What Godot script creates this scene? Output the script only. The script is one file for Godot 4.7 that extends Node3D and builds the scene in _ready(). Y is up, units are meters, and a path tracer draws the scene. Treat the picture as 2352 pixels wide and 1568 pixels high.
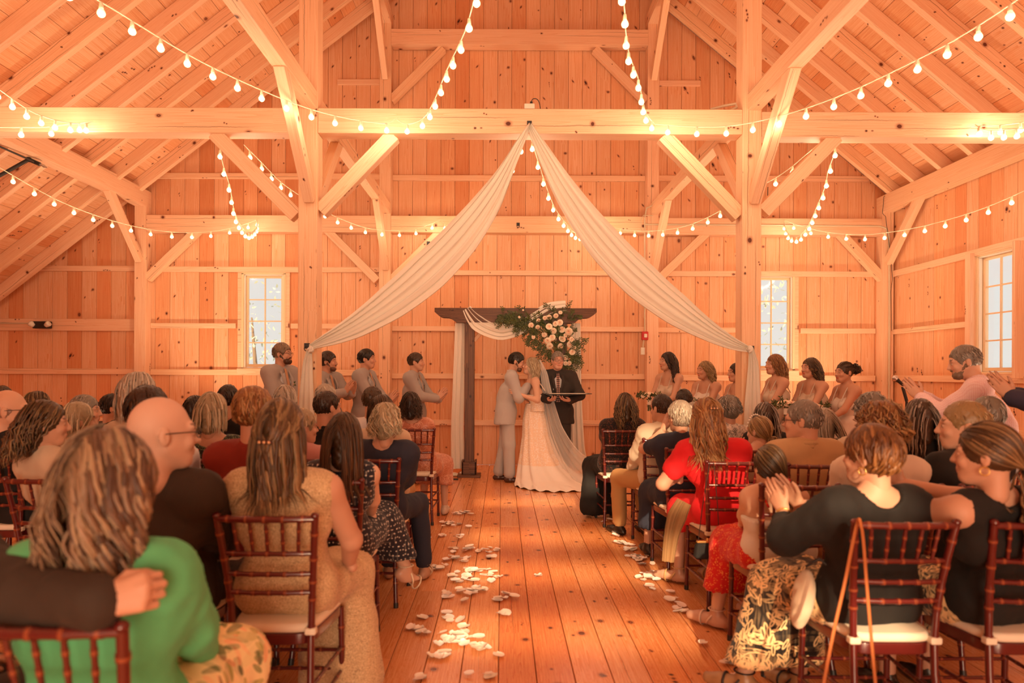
extends Node3D
# A timber-framed barn dressed for a wedding. Camera at the origin (height EYE), looking along -Z; "depth" d means z = -d.
const F := 1568.0
const CX := 1153.0
const CY := 857.0
const EYE := 1.44
const ROLL := 0.0035
const AX := 0.254            # centre line of the frame
const PL := -1.82            # aisle posts
const PR := 2.33
const WALL := 10.75          # back wall boards
var M := {}
var taken := {}
var rng := RandomNumberGenerator.new()

func _ready() -> void:
	rng.seed = 7
	setup_view()
	make_materials()
	build_room()
	build_frame()
	build_windows()
	build_strings()
	build_unseen_uplights()
	build_props()
	build_chairs_and_people()
	build_front_party()
	build_petals()

func setup_view() -> void:
	var cam := Camera3D.new()
	cam.name = "camera"
	cam.projection = Camera3D.PROJECTION_FRUSTUM
	cam.near = 0.05
	cam.far = 200.0
	cam.size = 0.05
	cam.frustum_offset = Vector2(0.05 * 23.0 / F, 0.05 * 73.0 / F)
	cam.position = Vector3(0, EYE, 0)
	cam.rotation.z = ROLL
	var at := CameraAttributesPhysical.new()
	at.frustum_focal_length = 24.0
	at.frustum_focus_distance = 8.5
	at.frustum_near = 0.05
	at.frustum_far = 200.0
	at.exposure_aperture = 2.0
	cam.attributes = at
	add_child(cam)
	cam.projection = Camera3D.PROJECTION_FRUSTUM
	cam.size = 0.05
	var we := WorldEnvironment.new()
	we.name = "world_environment"
	var e := Environment.new()
	e.background_mode = Environment.BG_SKY
	var sk := Sky.new()
	var pm := ProceduralSkyMaterial.new()
	pm.sky_top_color = Color(0.88, 0.90, 0.90)
	pm.sky_horizon_color = Color(0.93, 0.93, 0.90)
	pm.ground_bottom_color = Color(0.45, 0.45, 0.38)
	pm.ground_horizon_color = Color(0.80, 0.82, 0.78)
	pm.sky_energy_multiplier = 1.0
	sk.sky_material = pm
	e.sky = sk
	e.background_energy_multiplier = 0.95
	e.tonemap_mode = Environment.TONE_MAPPER_LINEAR
	e.tonemap_exposure = 1.0
	e.sdfgi_enabled = true
	e.ssao_enabled = true
	e.ssil_enabled = true
	we.environment = e
	add_child(we)
	var sun := DirectionalLight3D.new()
	sun.name = "sun"
	sun.light_color = Color(1.0, 0.86, 0.68)
	sun.light_energy = 2.3
	sun.light_angular_distance = 0.8
	sun.shadow_enabled = true
	sun.basis = Basis.looking_at(Vector3(0.02, -0.42, -1.0))
	add_child(sun)
	unseen_rear_light()

# unseen area lamp behind the camera, placed to light camera-facing surfaces
func unseen_rear_light() -> void:
	var l := AreaLight3D.new()
	l.name = "unseen_rear_area_light"
	l.area_size = Vector2(4.6, 3.3)
	l.area_normalize_energy = true
	l.light_energy = 52.0
	l.light_color = Color(1.0, 0.85, 0.70)
	l.area_range = 40.0
	l.shadow_enabled = true
	l.position = Vector3(0.25, 1.75, 6.9)
	add_child(l)

# ---------- placing ----------
func at(px: float, py: float, d: float) -> Vector3:
	var x := px - CX
	var y := py - CY
	var tx := x + y * ROLL
	var ty := y - x * ROLL
	return Vector3(tx * d / F, EYE - ty * d / F, -d)

func numbered(called: String) -> String:
	var k: int = taken.get(called, 0)
	taken[called] = k + 1
	return called if k == 0 else "%s_%03d" % [called, k]

func thing(called: String, label: String, category: String, where := Vector3.ZERO, turn := 0.0, group := "") -> Node3D:
	var o := Node3D.new()
	o.name = numbered(called)
	add_child(o)
	o.position = where
	o.rotation.y = turn
	tag(o, label, category, group)
	return o

func tag(o: Node, label: String, category := "", group := "", kind := "") -> Node:
	if label != "":
		o.set_meta("label", label)
	if category != "":
		o.set_meta("category", category)
	if group != "":
		o.set_meta("group", group)
	if kind != "":
		o.set_meta("kind", kind)
	return o

func obj(called: String, mesh: Mesh, mat: Material, parent: Node = self) -> MeshInstance3D:
	var o := MeshInstance3D.new()
	o.name = numbered(called) if parent == self else called
	o.mesh = mesh
	o.material_override = mat
	parent.add_child(o, true)
	return o

class MB:
	var v := PackedVector3Array()
	var n := PackedVector3Array()
	var u := PackedVector2Array()
	var c := PackedColorArray()
	var i := PackedInt32Array()
	var col := Color.WHITE

	func put(p: Vector3, nn: Vector3, uv := Vector2.ZERO) -> int:
		v.append(p)
		n.append(nn)
		u.append(uv)
		c.append(col)
		return v.size() - 1

	func quad(a: int, b: int, cc: int, d: int) -> void:
		if a < 0 or b < 0 or cc < 0 or d < 0:
			return
		i.append_array(PackedInt32Array([a, b, cc, a, cc, d]))

	func done() -> ArrayMesh:
		var k := 0
		var m := i.size()
		while k < m:
			var a := i[k]
			var b := i[k + 1]
			var d := i[k + 2]
			if (v[d] - v[a]).cross(v[b] - v[a]).dot(n[a] + n[b] + n[d]) < 0.0:
				i[k + 1] = d
				i[k + 2] = b
			k += 3
		var arr := []
		arr.resize(Mesh.ARRAY_MAX)
		arr[Mesh.ARRAY_VERTEX] = v
		arr[Mesh.ARRAY_NORMAL] = n
		arr[Mesh.ARRAY_TEX_UV] = u
		arr[Mesh.ARRAY_COLOR] = c
		arr[Mesh.ARRAY_INDEX] = i
		var am := ArrayMesh.new()
		am.add_surface_from_arrays(Mesh.PRIMITIVE_TRIANGLES, arr)
		return am

	# a box with softened edges, long axis x; uv runs along the length (scale us per metre), offset uo
	func box(lo: Vector3, hi: Vector3, b: float, xf := Transform3D.IDENTITY, us := Vector2(0.35, 1.0), uo := Vector2.ZERO) -> void:
		var mid := (lo + hi) * 0.5
		var h := (hi - lo) * 0.5
		b = minf(b, minf(h.x, minf(h.y, h.z)) * 0.9)
		var id := {}
		for ax in 3:
			for s in [-1, 1]:
				var nn := Vector3.ZERO
				nn[ax] = s
				var a1 := (ax + 1) % 3
				var a2 := (ax + 2) % 3
				for s1 in [-1, 1]:
					for s2 in [-1, 1]:
						var p := Vector3.ZERO
						p[ax] = s * h[ax]
						p[a1] = s1 * (h[a1] - b)
						p[a2] = s2 * (h[a2] - b)
						var q := p + mid
						var w := q.y * us.y if ax == 2 else q.z * us.y
						if ax == 1:
							w += 0.37
						var uv := Vector2(q.x * us.x, w) + uo
						if ax == 0:
							uv = Vector2(q.z * us.x * 0.2, q.y * us.y) + uo
						var cn := Vector3i.ZERO
						cn[ax] = s
						cn[a1] = s1
						cn[a2] = s2
						id[[ax, cn]] = put(xf * q, (xf.basis * nn).normalized(), uv)
		for ax in 3:
			var a1 := (ax + 1) % 3
			var a2 := (ax + 2) % 3
			for s in [-1, 1]:
				var r := []
				for k in [[-1, -1], [1, -1], [1, 1], [-1, 1]]:
					var cn := Vector3i.ZERO
					cn[ax] = s
					cn[a1] = k[0]
					cn[a2] = k[1]
					r.append(id[[ax, cn]])
				quad(r[0], r[1], r[2], r[3])
			for s1 in [-1, 1]:
				for s2 in [-1, 1]:
					var e := []
					for t in [-1, 1]:
						var cn := Vector3i.ZERO
						cn[ax] = t
						cn[a1] = s1
						cn[a2] = s2
						e.append(id[[a1, cn]])
						e.append(id[[a2, cn]])
					quad(e[0], e[1], e[3], e[2])
		for x in [-1, 1]:
			for y in [-1, 1]:
				for z in [-1, 1]:
					var cn := Vector3i(x, y, z)
					i.append_array(PackedInt32Array([id[[0, cn]], id[[1, cn]], id[[2, cn]]]))

	func tube(path: PackedVector3Array, rad: PackedFloat32Array, sides: int, flat := 1.0, cols := PackedColorArray(), caps := true, up := Vector3.UP) -> void:
		var m := path.size()
		var f0 := v.size()
		var t := (path[1] - path[0]).normalized()
		var nx := t.cross(up)
		if nx.length() < 0.05:
			nx = t.cross(Vector3.RIGHT)
		nx = nx.normalized()
		var run := 0.0
		for k in m:
			var t2 := (path[mini(k + 1, m - 1)] - path[maxi(k - 1, 0)]).normalized()
			nx = (nx - t2 * nx.dot(t2)).normalized()
			var ny := t2.cross(nx)
			if k > 0:
				run += path[k].distance_to(path[k - 1])
			if cols.size() > 0:
				col = cols[k]
			for s in sides:
				var a := TAU * s / sides
				var ca := cos(a)
				var sa := sin(a)
				put(path[k] + (nx * ca + ny * sa * flat) * rad[k], (nx * ca * flat + ny * sa).normalized(), Vector2(float(s) / sides, run))
		for k in m - 1:
			for s in sides:
				var s2 := (s + 1) % sides
				var a := f0 + k * sides
				quad(a + s, a + s2, a + sides + s2, a + sides + s)
		if caps:
			for e in 2:
				var k := 0 if e == 0 else m - 1
				var dirn := (path[0] - path[1]).normalized() if e == 0 else (path[m - 1] - path[m - 2]).normalized()
				if cols.size() > 0:
					col = cols[k]
				var c0 := put(path[k], dirn)
				var first := v.size()
				for s in sides:
					put(v[f0 + k * sides + s], dirn)
				for s in sides:
					i.append_array(PackedInt32Array([c0, first + s, first + (s + 1) % sides]))

	func rod(a: Vector3, b: Vector3, r: float, sides := 8, r2 := -1.0) -> void:
		tube(PackedVector3Array([a, b]), PackedFloat32Array([r, r if r2 < 0.0 else r2]), sides)

	# rows x columns of points, smooth normals
	func sheet(pts: Array, us := 1.0, vs := 1.0, thick := 0.0) -> void:
		var rows := pts.size()
		var cols: int = pts[0].size()
		for side in (2 if thick > 0.0 else 1):
			var f0 := v.size()
			for r in rows:
				for k in cols:
					var dx: Vector3 = pts[r][mini(k + 1, cols - 1)] - pts[r][maxi(k - 1, 0)]
					var dy: Vector3 = pts[mini(r + 1, rows - 1)][k] - pts[maxi(r - 1, 0)][k]
					var nn := dx.cross(dy).normalized()
					if nn.length() < 0.5:
						nn = Vector3.UP
					if side == 1:
						nn = -nn
					put(pts[r][k] + nn * thick * 0.5, nn, Vector2(us * k / (cols - 1), vs * r / (rows - 1)))
			for r in rows - 1:
				for k in cols - 1:
					var a := f0 + r * cols + k
					quad(a, a + 1, a + cols + 1, a + cols)

	# surface of revolution about local y: pairs (radius, height)
	func lathe(prof: Array, sides: int, xf := Transform3D.IDENTITY, cols := PackedColorArray()) -> void:
		var m := prof.size()
		var f0 := v.size()
		for k in m:
			var tg: Vector2 = prof[mini(k + 1, m - 1)] - prof[maxi(k - 1, 0)]
			var nr := Vector2(tg.y, -tg.x).normalized()
			if cols.size() > 0:
				col = cols[k]
			for s in sides + 1:
				var a := TAU * s / sides
				var d := Vector3(cos(a), 0, sin(a))
				put(xf * (d * prof[k].x + Vector3(0, prof[k].y, 0)), (xf.basis * (d * nr.x + Vector3(0, nr.y, 0))).normalized(), Vector2(float(s) / sides, float(k) / m))
		for k in m - 1:
			for s in sides:
				var a := f0 + k * (sides + 1) + s
				quad(a, a + 1, a + sides + 2, a + sides + 1)

	func ball(c0: Vector3, r: Vector3, rings := 6, sides := 8, xf := Transform3D.IDENTITY) -> void:
		var f0 := v.size()
		for k in rings + 1:
			var ph := PI * k / rings
			for s in sides + 1:
				var a := TAU * s / sides
				var d := Vector3(sin(ph) * cos(a), cos(ph), sin(ph) * sin(a))
				put(xf * (c0 + d * r), (xf.basis * (d / r)).normalized(), Vector2(float(s) / sides, float(k) / rings))
		for k in rings:
			for s in sides:
				var a := f0 + k * (sides + 1) + s
				quad(a, a + 1, a + sides + 2, a + sides + 1)

	func add(o: MB, xf: Transform3D, tint := Color.WHITE) -> void:
		var f0 := v.size()
		v.append_array(xf * o.v)
		var nb := Transform3D(xf.basis.orthonormalized(), Vector3.ZERO)
		n.append_array(nb * o.n)
		u.append_array(o.u)
		if tint == Color.WHITE:
			c.append_array(o.c)
		else:
			for q in o.c:
				c.append(Color(q.r * tint.r, q.g * tint.g, q.b * tint.b))
		var flip := xf.basis.determinant() < 0.0
		for k in o.i:
			i.append(k + f0)
		if flip:
			# normals of a mirrored copy: mirror them too
			var q := f0
			while q < v.size():
				n[q] = (xf.basis * o.n[q - f0]).normalized()
				q += 1

# ---------- smooth bodies: distance field on a grid, surface nets ----------
# prims: [a, b, ra, rb, blend] tapered capsule; negative blend cuts away. Or ["e", centre, radii, blend] ellipsoid
func blob(prims: Array, cell: float, col := Color.WHITE, cuts := [], out: MB = null) -> MB:
	var lo := Vector3(1e9, 1e9, 1e9)
	var hi := -lo
	for q in prims:
		if q[0] is String:
			if q[3] >= 0.0:
				lo = lo.min(q[1] - q[2])
				hi = hi.max(q[1] + q[2])
		elif q[4] >= 0.0:
			var r := maxf(q[2], q[3]) * Vector3.ONE
			lo = lo.min(q[0] - r).min(q[1] - r)
			hi = hi.max(q[0] + r).max(q[1] + r)
	lo -= Vector3.ONE * cell * 2.5
	hi += Vector3.ONE * cell * 2.5
	var nx := int((hi.x - lo.x) / cell) + 2
	var ny := int((hi.y - lo.y) / cell) + 2
	var nz := int((hi.z - lo.z) / cell) + 2
	var f := PackedFloat32Array()
	f.resize(nx * ny * nz)
	f.fill(1.0)
	for q in prims:
		var ell: bool = q[0] is String
		var a: Vector3 = q[1] if ell else q[0]
		var b: Vector3 = q[1]
		var ra: float = 0.0 if ell else q[2]
		var rb: float = 0.0 if ell else q[3]
		var er: Vector3 = q[2] if ell else Vector3.ONE
		var inv := Vector3.ONE / er
		var em := minf(er.x, minf(er.y, er.z))
		var bl: float = q[3] if ell else q[4]
		var cut := bl < 0.0
		var kk := maxf(absf(bl), 0.0005)
		var pad := (er if ell else Vector3.ONE * maxf(ra, rb)) + Vector3.ONE * (kk * 0.6 + cell * 2.0)
		var l := (a.min(b) - pad - lo) / cell
		var h := (a.max(b) + pad - lo) / cell
		var x0 := maxi(int(l.x), 0)
		var x1 := mini(int(h.x) + 1, nx - 1)
		var y0 := maxi(int(l.y), 0)
		var y1 := mini(int(h.y) + 1, ny - 1)
		var z0 := maxi(int(l.z), 0)
		var z1 := mini(int(h.z) + 1, nz - 1)
		var ab := b - a
		var il := 1.0 / maxf(ab.length_squared(), 1e-9)
		var dr := rb - ra
		for z in range(z0, z1 + 1):
			for y in range(y0, y1 + 1):
				var id := (z * ny + y) * nx + x0
				var p := lo + Vector3(x0, y, z) * cell
				for x in range(x0, x1 + 1):
					var d: float
					if ell:
						d = (((p - a) * inv).length() - 1.0) * em
						if d > 0.0:
							d *= 1.5
					else:
						var t := clampf((p - a).dot(ab) * il, 0.0, 1.0)
						d = (p - a - ab * t).length() - ra - dr * t
					var g := f[id]
					if cut:
						d = -d
						var hh := maxf(kk - absf(d - g), 0.0)
						f[id] = maxf(d, g) + hh * hh * 0.25 / kk
					else:
						var hh := maxf(kk - absf(d - g), 0.0)
						f[id] = minf(d, g) - hh * hh * 0.25 / kk
					id += 1
					p.x += cell
	for c in cuts:   # [normal, offset]: what lies beyond the plane is cut off
		var nn: Vector3 = c[0]
		var id := 0
		for z in nz:
			for y in ny:
				var base := nn.dot(lo + Vector3(0, y, z) * cell) - float(c[1])
				for x in nx:
					var d := base + nn.x * cell * x
					if d > f[id]:
						f[id] = d
					id += 1
	if out == null:
		out = MB.new()
	var grid := PackedInt32Array()
	grid.resize(nx * ny * nz)
	grid.fill(-1)
	var sy := nx
	var sz := nx * ny
	var lim := cell * 2.8
	for z in nz - 1:
		for y in ny - 1:
			var id := (z * ny + y) * nx
			for x in nx - 1:
				var g := f[id]
				if g < lim and g > -lim:
					var g1 := f[id + 1]
					var g2 := f[id + sy]
					var g3 := f[id + sy + 1]
					var g4 := f[id + sz]
					var g5 := f[id + sz + 1]
					var g6 := f[id + sz + sy]
					var g7 := f[id + sz + sy + 1]
					var s := int(g < 0.0) + int(g1 < 0.0) + int(g2 < 0.0) + int(g3 < 0.0) + int(g4 < 0.0) + int(g5 < 0.0) + int(g6 < 0.0) + int(g7 < 0.0)
					if s > 0 and s < 8:
						var gr := Vector3(g1 + g3 + g5 + g7 - g - g2 - g4 - g6, g2 + g3 + g6 + g7 - g - g1 - g4 - g5, g4 + g5 + g6 + g7 - g - g1 - g2 - g3)
						var mean := (g + g1 + g2 + g3 + g4 + g5 + g6 + g7) * 0.125
						var gl := gr.length()
						var nn := gr / maxf(gl, 1e-9)
						var off := nn * clampf(-mean * 4.0 / maxf(gl, 1e-9), -0.6, 0.6)
						grid[id] = out.v.size()
						out.v.append(lo + (Vector3(x + 0.5, y + 0.5, z + 0.5) + off) * cell)
						out.n.append(nn)
						out.u.append(Vector2.ZERO)
						out.c.append(col)
				id += 1
	for z in range(1, nz - 1):
		for y in range(1, ny - 1):
			var id := (z * ny + y) * nx + 1
			for x in range(1, nx - 1):
				if grid[id] >= 0:
					var s := f[id] < 0.0
					if s != (f[id + 1] < 0.0):
						out.quad(grid[id], grid[id - sy], grid[id - sy - sz], grid[id - sz])
					if s != (f[id + sy] < 0.0):
						out.quad(grid[id], grid[id - 1], grid[id - 1 - sz], grid[id - sz])
					if s != (f[id + sz] < 0.0):
						out.quad(grid[id], grid[id - 1], grid[id - 1 - sy], grid[id - sy])
				id += 1
	return out

# pushes the surface in and out along its normals: folds and creases in cloth, curls in hair
func ruffle(mb: MB, amp: float, freq: Vector3, sd: int) -> MB:
	var ns := FastNoiseLite.new()
	ns.seed = sd
	ns.noise_type = FastNoiseLite.TYPE_SIMPLEX_SMOOTH
	ns.frequency = 1.0
	ns.fractal_octaves = 2
	var e := 0.012
	for k in mb.v.size():
		var p := mb.v[k]
		var q := p * freq
		var h := ns.get_noise_3dv(q)
		var g := Vector3(ns.get_noise_3dv((p + Vector3(e, 0, 0)) * freq) - h, ns.get_noise_3dv((p + Vector3(0, e, 0)) * freq) - h, ns.get_noise_3dv((p + Vector3(0, 0, e)) * freq) - h) * (amp / e)
		var n := mb.n[k]
		mb.v[k] = p + n * h * amp
		mb.n[k] = (n - (g - n * g.dot(n))).normalized()
	return mb

# ---------- materials ----------
func mat(key: String, col: Color, rough := 0.7, tex: Texture2D = null, metal := 0.0) -> StandardMaterial3D:
	var m := StandardMaterial3D.new()
	m.resource_name = key
	m.albedo_color = col
	m.roughness = rough
	m.metallic = metal
	m.vertex_color_use_as_albedo = true
	if tex:
		m.albedo_texture = tex
	M[key] = m
	return m

func lin(r: float, g: float, b: float) -> Color:
	return Color(r, g, b).linear_to_srgb()

func noise(sd: int, freq: float, oct := 3) -> FastNoiseLite:
	var n := FastNoiseLite.new()
	n.seed = sd
	n.noise_type = FastNoiseLite.TYPE_SIMPLEX_SMOOTH
	n.frequency = freq
	n.fractal_octaves = oct
	return n

# boards laid side by side in lanes, grain along u; knots: how many per lane; relative tone around white
func wood(w: int, h: int, sd: int, lanes: int, rings: float, depth: float, knots: int, kr: float, aspect: float, dark: Color, cracks := 0, crack_dark := 0.0) -> ImageTexture:
	var a := noise(sd, 0.018, 2).get_image(w / 16, h)
	a.resize(w, h, Image.INTERPOLATE_CUBIC)
	a.convert(Image.FORMAT_L8)
	var b := noise(sd + 1, 0.16, 2).get_image(w / 32, h)
	b.resize(w, h, Image.INTERPOLATE_CUBIC)
	b.convert(Image.FORMAT_L8)
	var da := a.get_data()
	var db := b.get_data()
	var out := PackedByteArray()
	out.resize(w * h * 3)
	var lut := PackedFloat32Array()
	lut.resize(256)
	for k in 256:
		var ph := fposmod(k / 255.0 * rings, 1.0)
		lut[k] = pow(ph, 3.0) * 0.8 + 0.2 * ph
	var o := 0
	var dr := 1.0 - dark.r
	var dg := 1.0 - dark.g
	var dbb := 1.0 - dark.b
	for k in w * h:
		var t: float = depth * (0.62 * lut[da[k]] + 0.55 * (1.0 - db[k] / 255.0))
		out[o] = int(255.0 * (1.0 - dr * t))
		out[o + 1] = int(255.0 * (1.0 - dg * t))
		out[o + 2] = int(255.0 * (1.0 - dbb * t))
		o += 3
	var r := RandomNumberGenerator.new()
	r.seed = sd
	var lh := h / lanes
	for ln in lanes:
		for q in knots:
			var cx := r.randf() * w
			var cy := ln * lh + lh * r.randf_range(0.12, 0.88)
			var bunch := 1 if r.randf() < 0.6 else r.randi_range(2, 4)
			for s in bunch:
				var rad := kr * (r.randf_range(0.5, 1.5) if bunch == 1 else r.randf_range(0.3, 0.7))
				var kx := cx + (r.randf() - 0.5) * kr * 9.0 * aspect * (1.0 if s > 0 else 0.0)
				var ky := cy + (r.randf() - 0.5) * kr * 2.0 * (1.0 if s > 0 else 0.0)
				var el := r.randf_range(0.7, 1.35)
				var hollow := r.randf() < 0.45
				for y in range(maxi(0, int(ky - rad * 3)), mini(h, int(ky + rad * 3))):
					for x in range(int(kx - rad * 4 * aspect * el), int(kx + rad * 4 * aspect * el)):
						var dx := (x - kx) / (rad * aspect * el)
						var dy := (y - ky) / rad
						var dd := sqrt(dx * dx + dy * dy)
						var t := 0.0
						if dd < 1.0:
							t = 0.95 if not hollow or dd > 0.55 else 0.6
						elif dd < 2.6:
							t = 0.42 * pow((2.6 - dd) / 1.6, 1.6)
						if t > 0.0:
							var id := (y * w + posmod(x, w)) * 3
							out[id] = int(out[id] * (1.0 - 0.62 * t))
							out[id + 1] = int(out[id + 1] * (1.0 - 0.80 * t))
							out[id + 2] = int(out[id + 2] * (1.0 - 0.86 * t))
	# drying checks: thin wandering lines along the grain
	for q in cracks:
		var y := r.randf() * h
		var x0 := r.randf() * w
		var l := int(r.randf_range(0.12, 0.45) * w)
		var wid := r.randf_range(0.8, 1.8)
		for k in l:
			y += r.randfn(0, 0.22)
			var t := crack_dark * sin(PI * k / l)
			for e in range(-2, 3):
				var tt := t * clampf(wid - absf(e), 0.0, 1.0)
				if tt > 0.02:
					var id := (posmod(int(y) + e, h) * w + posmod(int(x0) + k, w)) * 3
					for c in 3:
						out[id + c] = int(out[id + c] * (1.0 - tt * [0.75, 0.85, 0.9][c]))
	return ImageTexture.create_from_image(Image.create_from_data(w, h, false, Image.FORMAT_RGB8, out))

func pattern(w: int, h: int, base: Color) -> Image:
	var im := Image.create_empty(w, h, false, Image.FORMAT_RGB8)
	im.fill(base)
	return im

# a filled ellipse that wraps round the edges
func dot(im: Image, cx: float, cy: float, rx: float, ry: float, ang: float, col: Color, inner := 0.0) -> void:
	var w := im.get_width()
	var h := im.get_height()
	var m := int(maxf(rx, ry)) + 1
	var ca := cos(ang)
	var sa := sin(ang)
	for y in range(int(cy) - m, int(cy) + m + 1):
		for x in range(int(cx) - m, int(cx) + m + 1):
			var dx := x - cx
			var dy := y - cy
			var q := Vector2((dx * ca + dy * sa) / rx, (dy * ca - dx * sa) / ry).length()
			if q < 1.0 and q >= inner:
				im.set_pixel(posmod(x, w), posmod(y, h), col)

func cloth(key: String, col: Color, rough := 0.85, im: Image = null, scale := 1.0, world := false) -> StandardMaterial3D:
	var m := mat(key, col, rough)
	if im:
		m.albedo_texture = ImageTexture.create_from_image(im)
	else:
		m.albedo_texture = M_weave
	m.uv1_triplanar = true
	m.uv1_scale = Vector3.ONE * scale
	m.rim_enabled = im != null or col.get_luminance() > 0.3
	m.rim = 0.25
	m.rim_tint = 0.6
	return m

var M_weave: Texture2D

func make_materials() -> void:
	var white := Color.WHITE
	var pine := wood(1024, 512, 11, 4, 7.0, 0.58, 9, 6.8, 0.29, Color(0.86, 0.60, 0.40))
	mat("pine", lin(0.88, 0.575, 0.372), 0.62, pine)
	var timber := wood(1024, 384, 23, 2, 5.0, 0.34, 6, 7.0, 0.5, Color(0.84, 0.60, 0.42), 7, 0.75)
	mat("timber", lin(0.90, 0.62, 0.415), 0.6, timber)
	var fl := wood(1024, 512, 37, 4, 15.0, 0.62, 6, 8.0, 0.55, Color(0.70, 0.38, 0.17), 10, 0.6)
	var m := mat("floor", lin(0.97, 0.53, 0.25), 0.26, fl)
	m.clearcoat_enabled = true
	m.clearcoat = 0.35
	m.clearcoat_roughness = 0.22
	var st := wood(512, 256, 51, 2, 9.0, 0.9, 4, 5.0, 0.5, Color(0.45, 0.36, 0.30))
	mat("stained", lin(0.235, 0.10, 0.040), 0.5, st)
	m = mat("mahogany", Color.WHITE, 0.28)
	m.clearcoat_enabled = true
	m.clearcoat = 0.6
	m.clearcoat_roughness = 0.12
	mat("cushion", lin(0.78, 0.70, 0.56), 0.8)
	mat("black", lin(0.02, 0.018, 0.016), 0.45)
	mat("iron", lin(0.03, 0.028, 0.027), 0.5)
	mat("steel", lin(0.6, 0.6, 0.6), 0.3, null, 0.9)
	mat("white_plastic", lin(0.8, 0.74, 0.62), 0.45)
	mat("conduit", lin(0.62, 0.50, 0.34), 0.5)
	mat("hose", lin(0.62, 0.52, 0.28), 0.5)
	mat("red", lin(0.55, 0.02, 0.02), 0.4)
	mat("cord", lin(0.82, 0.72, 0.52), 0.5)
	mat("sash", lin(0.84, 0.62, 0.38), 0.5)
	mat("trim_white", lin(0.85, 0.80, 0.70), 0.5)
	mat("gold", lin(0.8, 0.55, 0.2), 0.3, null, 0.9)
	mat("skin", white, 0.55)
	mat("plain", white, 0.7)
	var hs := noise(71, 0.22, 2).get_image(128, 24)
	hs.resize(128, 256, Image.INTERPOLATE_CUBIC)
	hs.convert(Image.FORMAT_RGB8)
	var hd := hs.get_data()
	for k in hd.size():
		hd[k] = 150 + int(hd[k] * 0.41)
	mat("hair", white, 0.42, ImageTexture.create_from_image(Image.create_from_data(128, 256, false, Image.FORMAT_RGB8, hd)))
	M.hair.uv1_scale = Vector3(1.0, 6.0, 1.0)
	mat("train", lin(0.92, 0.84, 0.76), 0.85)
	mat("shoe", white, 0.35)
	mat("leaf", white, 0.5)
	M.leaf.backlight_enabled = true
	M.leaf.backlight = Color(0.25, 0.3, 0.15)
	mat("petal", white, 0.7)
	M.petal.backlight_enabled = true
	M.petal.backlight = Color(0.3, 0.28, 0.25)
	var g := mat("glass", Color(1, 1, 1, 0.06), 0.05)
	g.transparency = BaseMaterial3D.TRANSPARENCY_ALPHA
	g.vertex_color_use_as_albedo = false
	var b := mat("bulb", lin(1.0, 0.85, 0.6), 0.3)
	b.emission_enabled = true
	b.emission = Color(1.0, 0.80, 0.50)
	b.emission_energy_multiplier = 0.75
	b.albedo_color.a = 0.38
	b.transparency = BaseMaterial3D.TRANSPARENCY_ALPHA
	var c := mat("filament", lin(1.0, 0.9, 0.7), 0.3)
	c.emission_enabled = true
	c.emission = Color(1.0, 0.93, 0.78)
	c.emission_energy_multiplier = 4.0
	var le := mat("unseen_lamp_lens", lin(1.0, 0.9, 0.75), 0.3)
	le.emission_enabled = true
	le.emission = Color(1.0, 0.9, 0.75)
	le.emission_energy_multiplier = 2.0
	# sheer cloths
	for e in [["drape", 0.88, lin(0.97, 0.92, 0.82)], ["veil", 0.30, lin(0.95, 0.92, 0.88)], ["tulle", 0.62, lin(0.95, 0.88, 0.80)], ["black_tulle", 0.55, lin(0.02, 0.015, 0.02)]]:
		var s := mat(e[0], Color(e[2].r, e[2].g, e[2].b, e[1]), 0.9)
		s.transparency = BaseMaterial3D.TRANSPARENCY_ALPHA
		s.backlight_enabled = true
		s.backlight = Color(0.55, 0.53, 0.5)
	M.petal_tint = []
	for e in [[0.92, 0.80, 0.68], [0.95, 0.76, 0.66], [0.93, 0.86, 0.82]]:
		var p := mat("petal_%d" % M.petal_tint.size(), lin(e[0], e[1], e[2]), 0.6)
		M.petal_tint.append(p)
	make_cloths()

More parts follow.
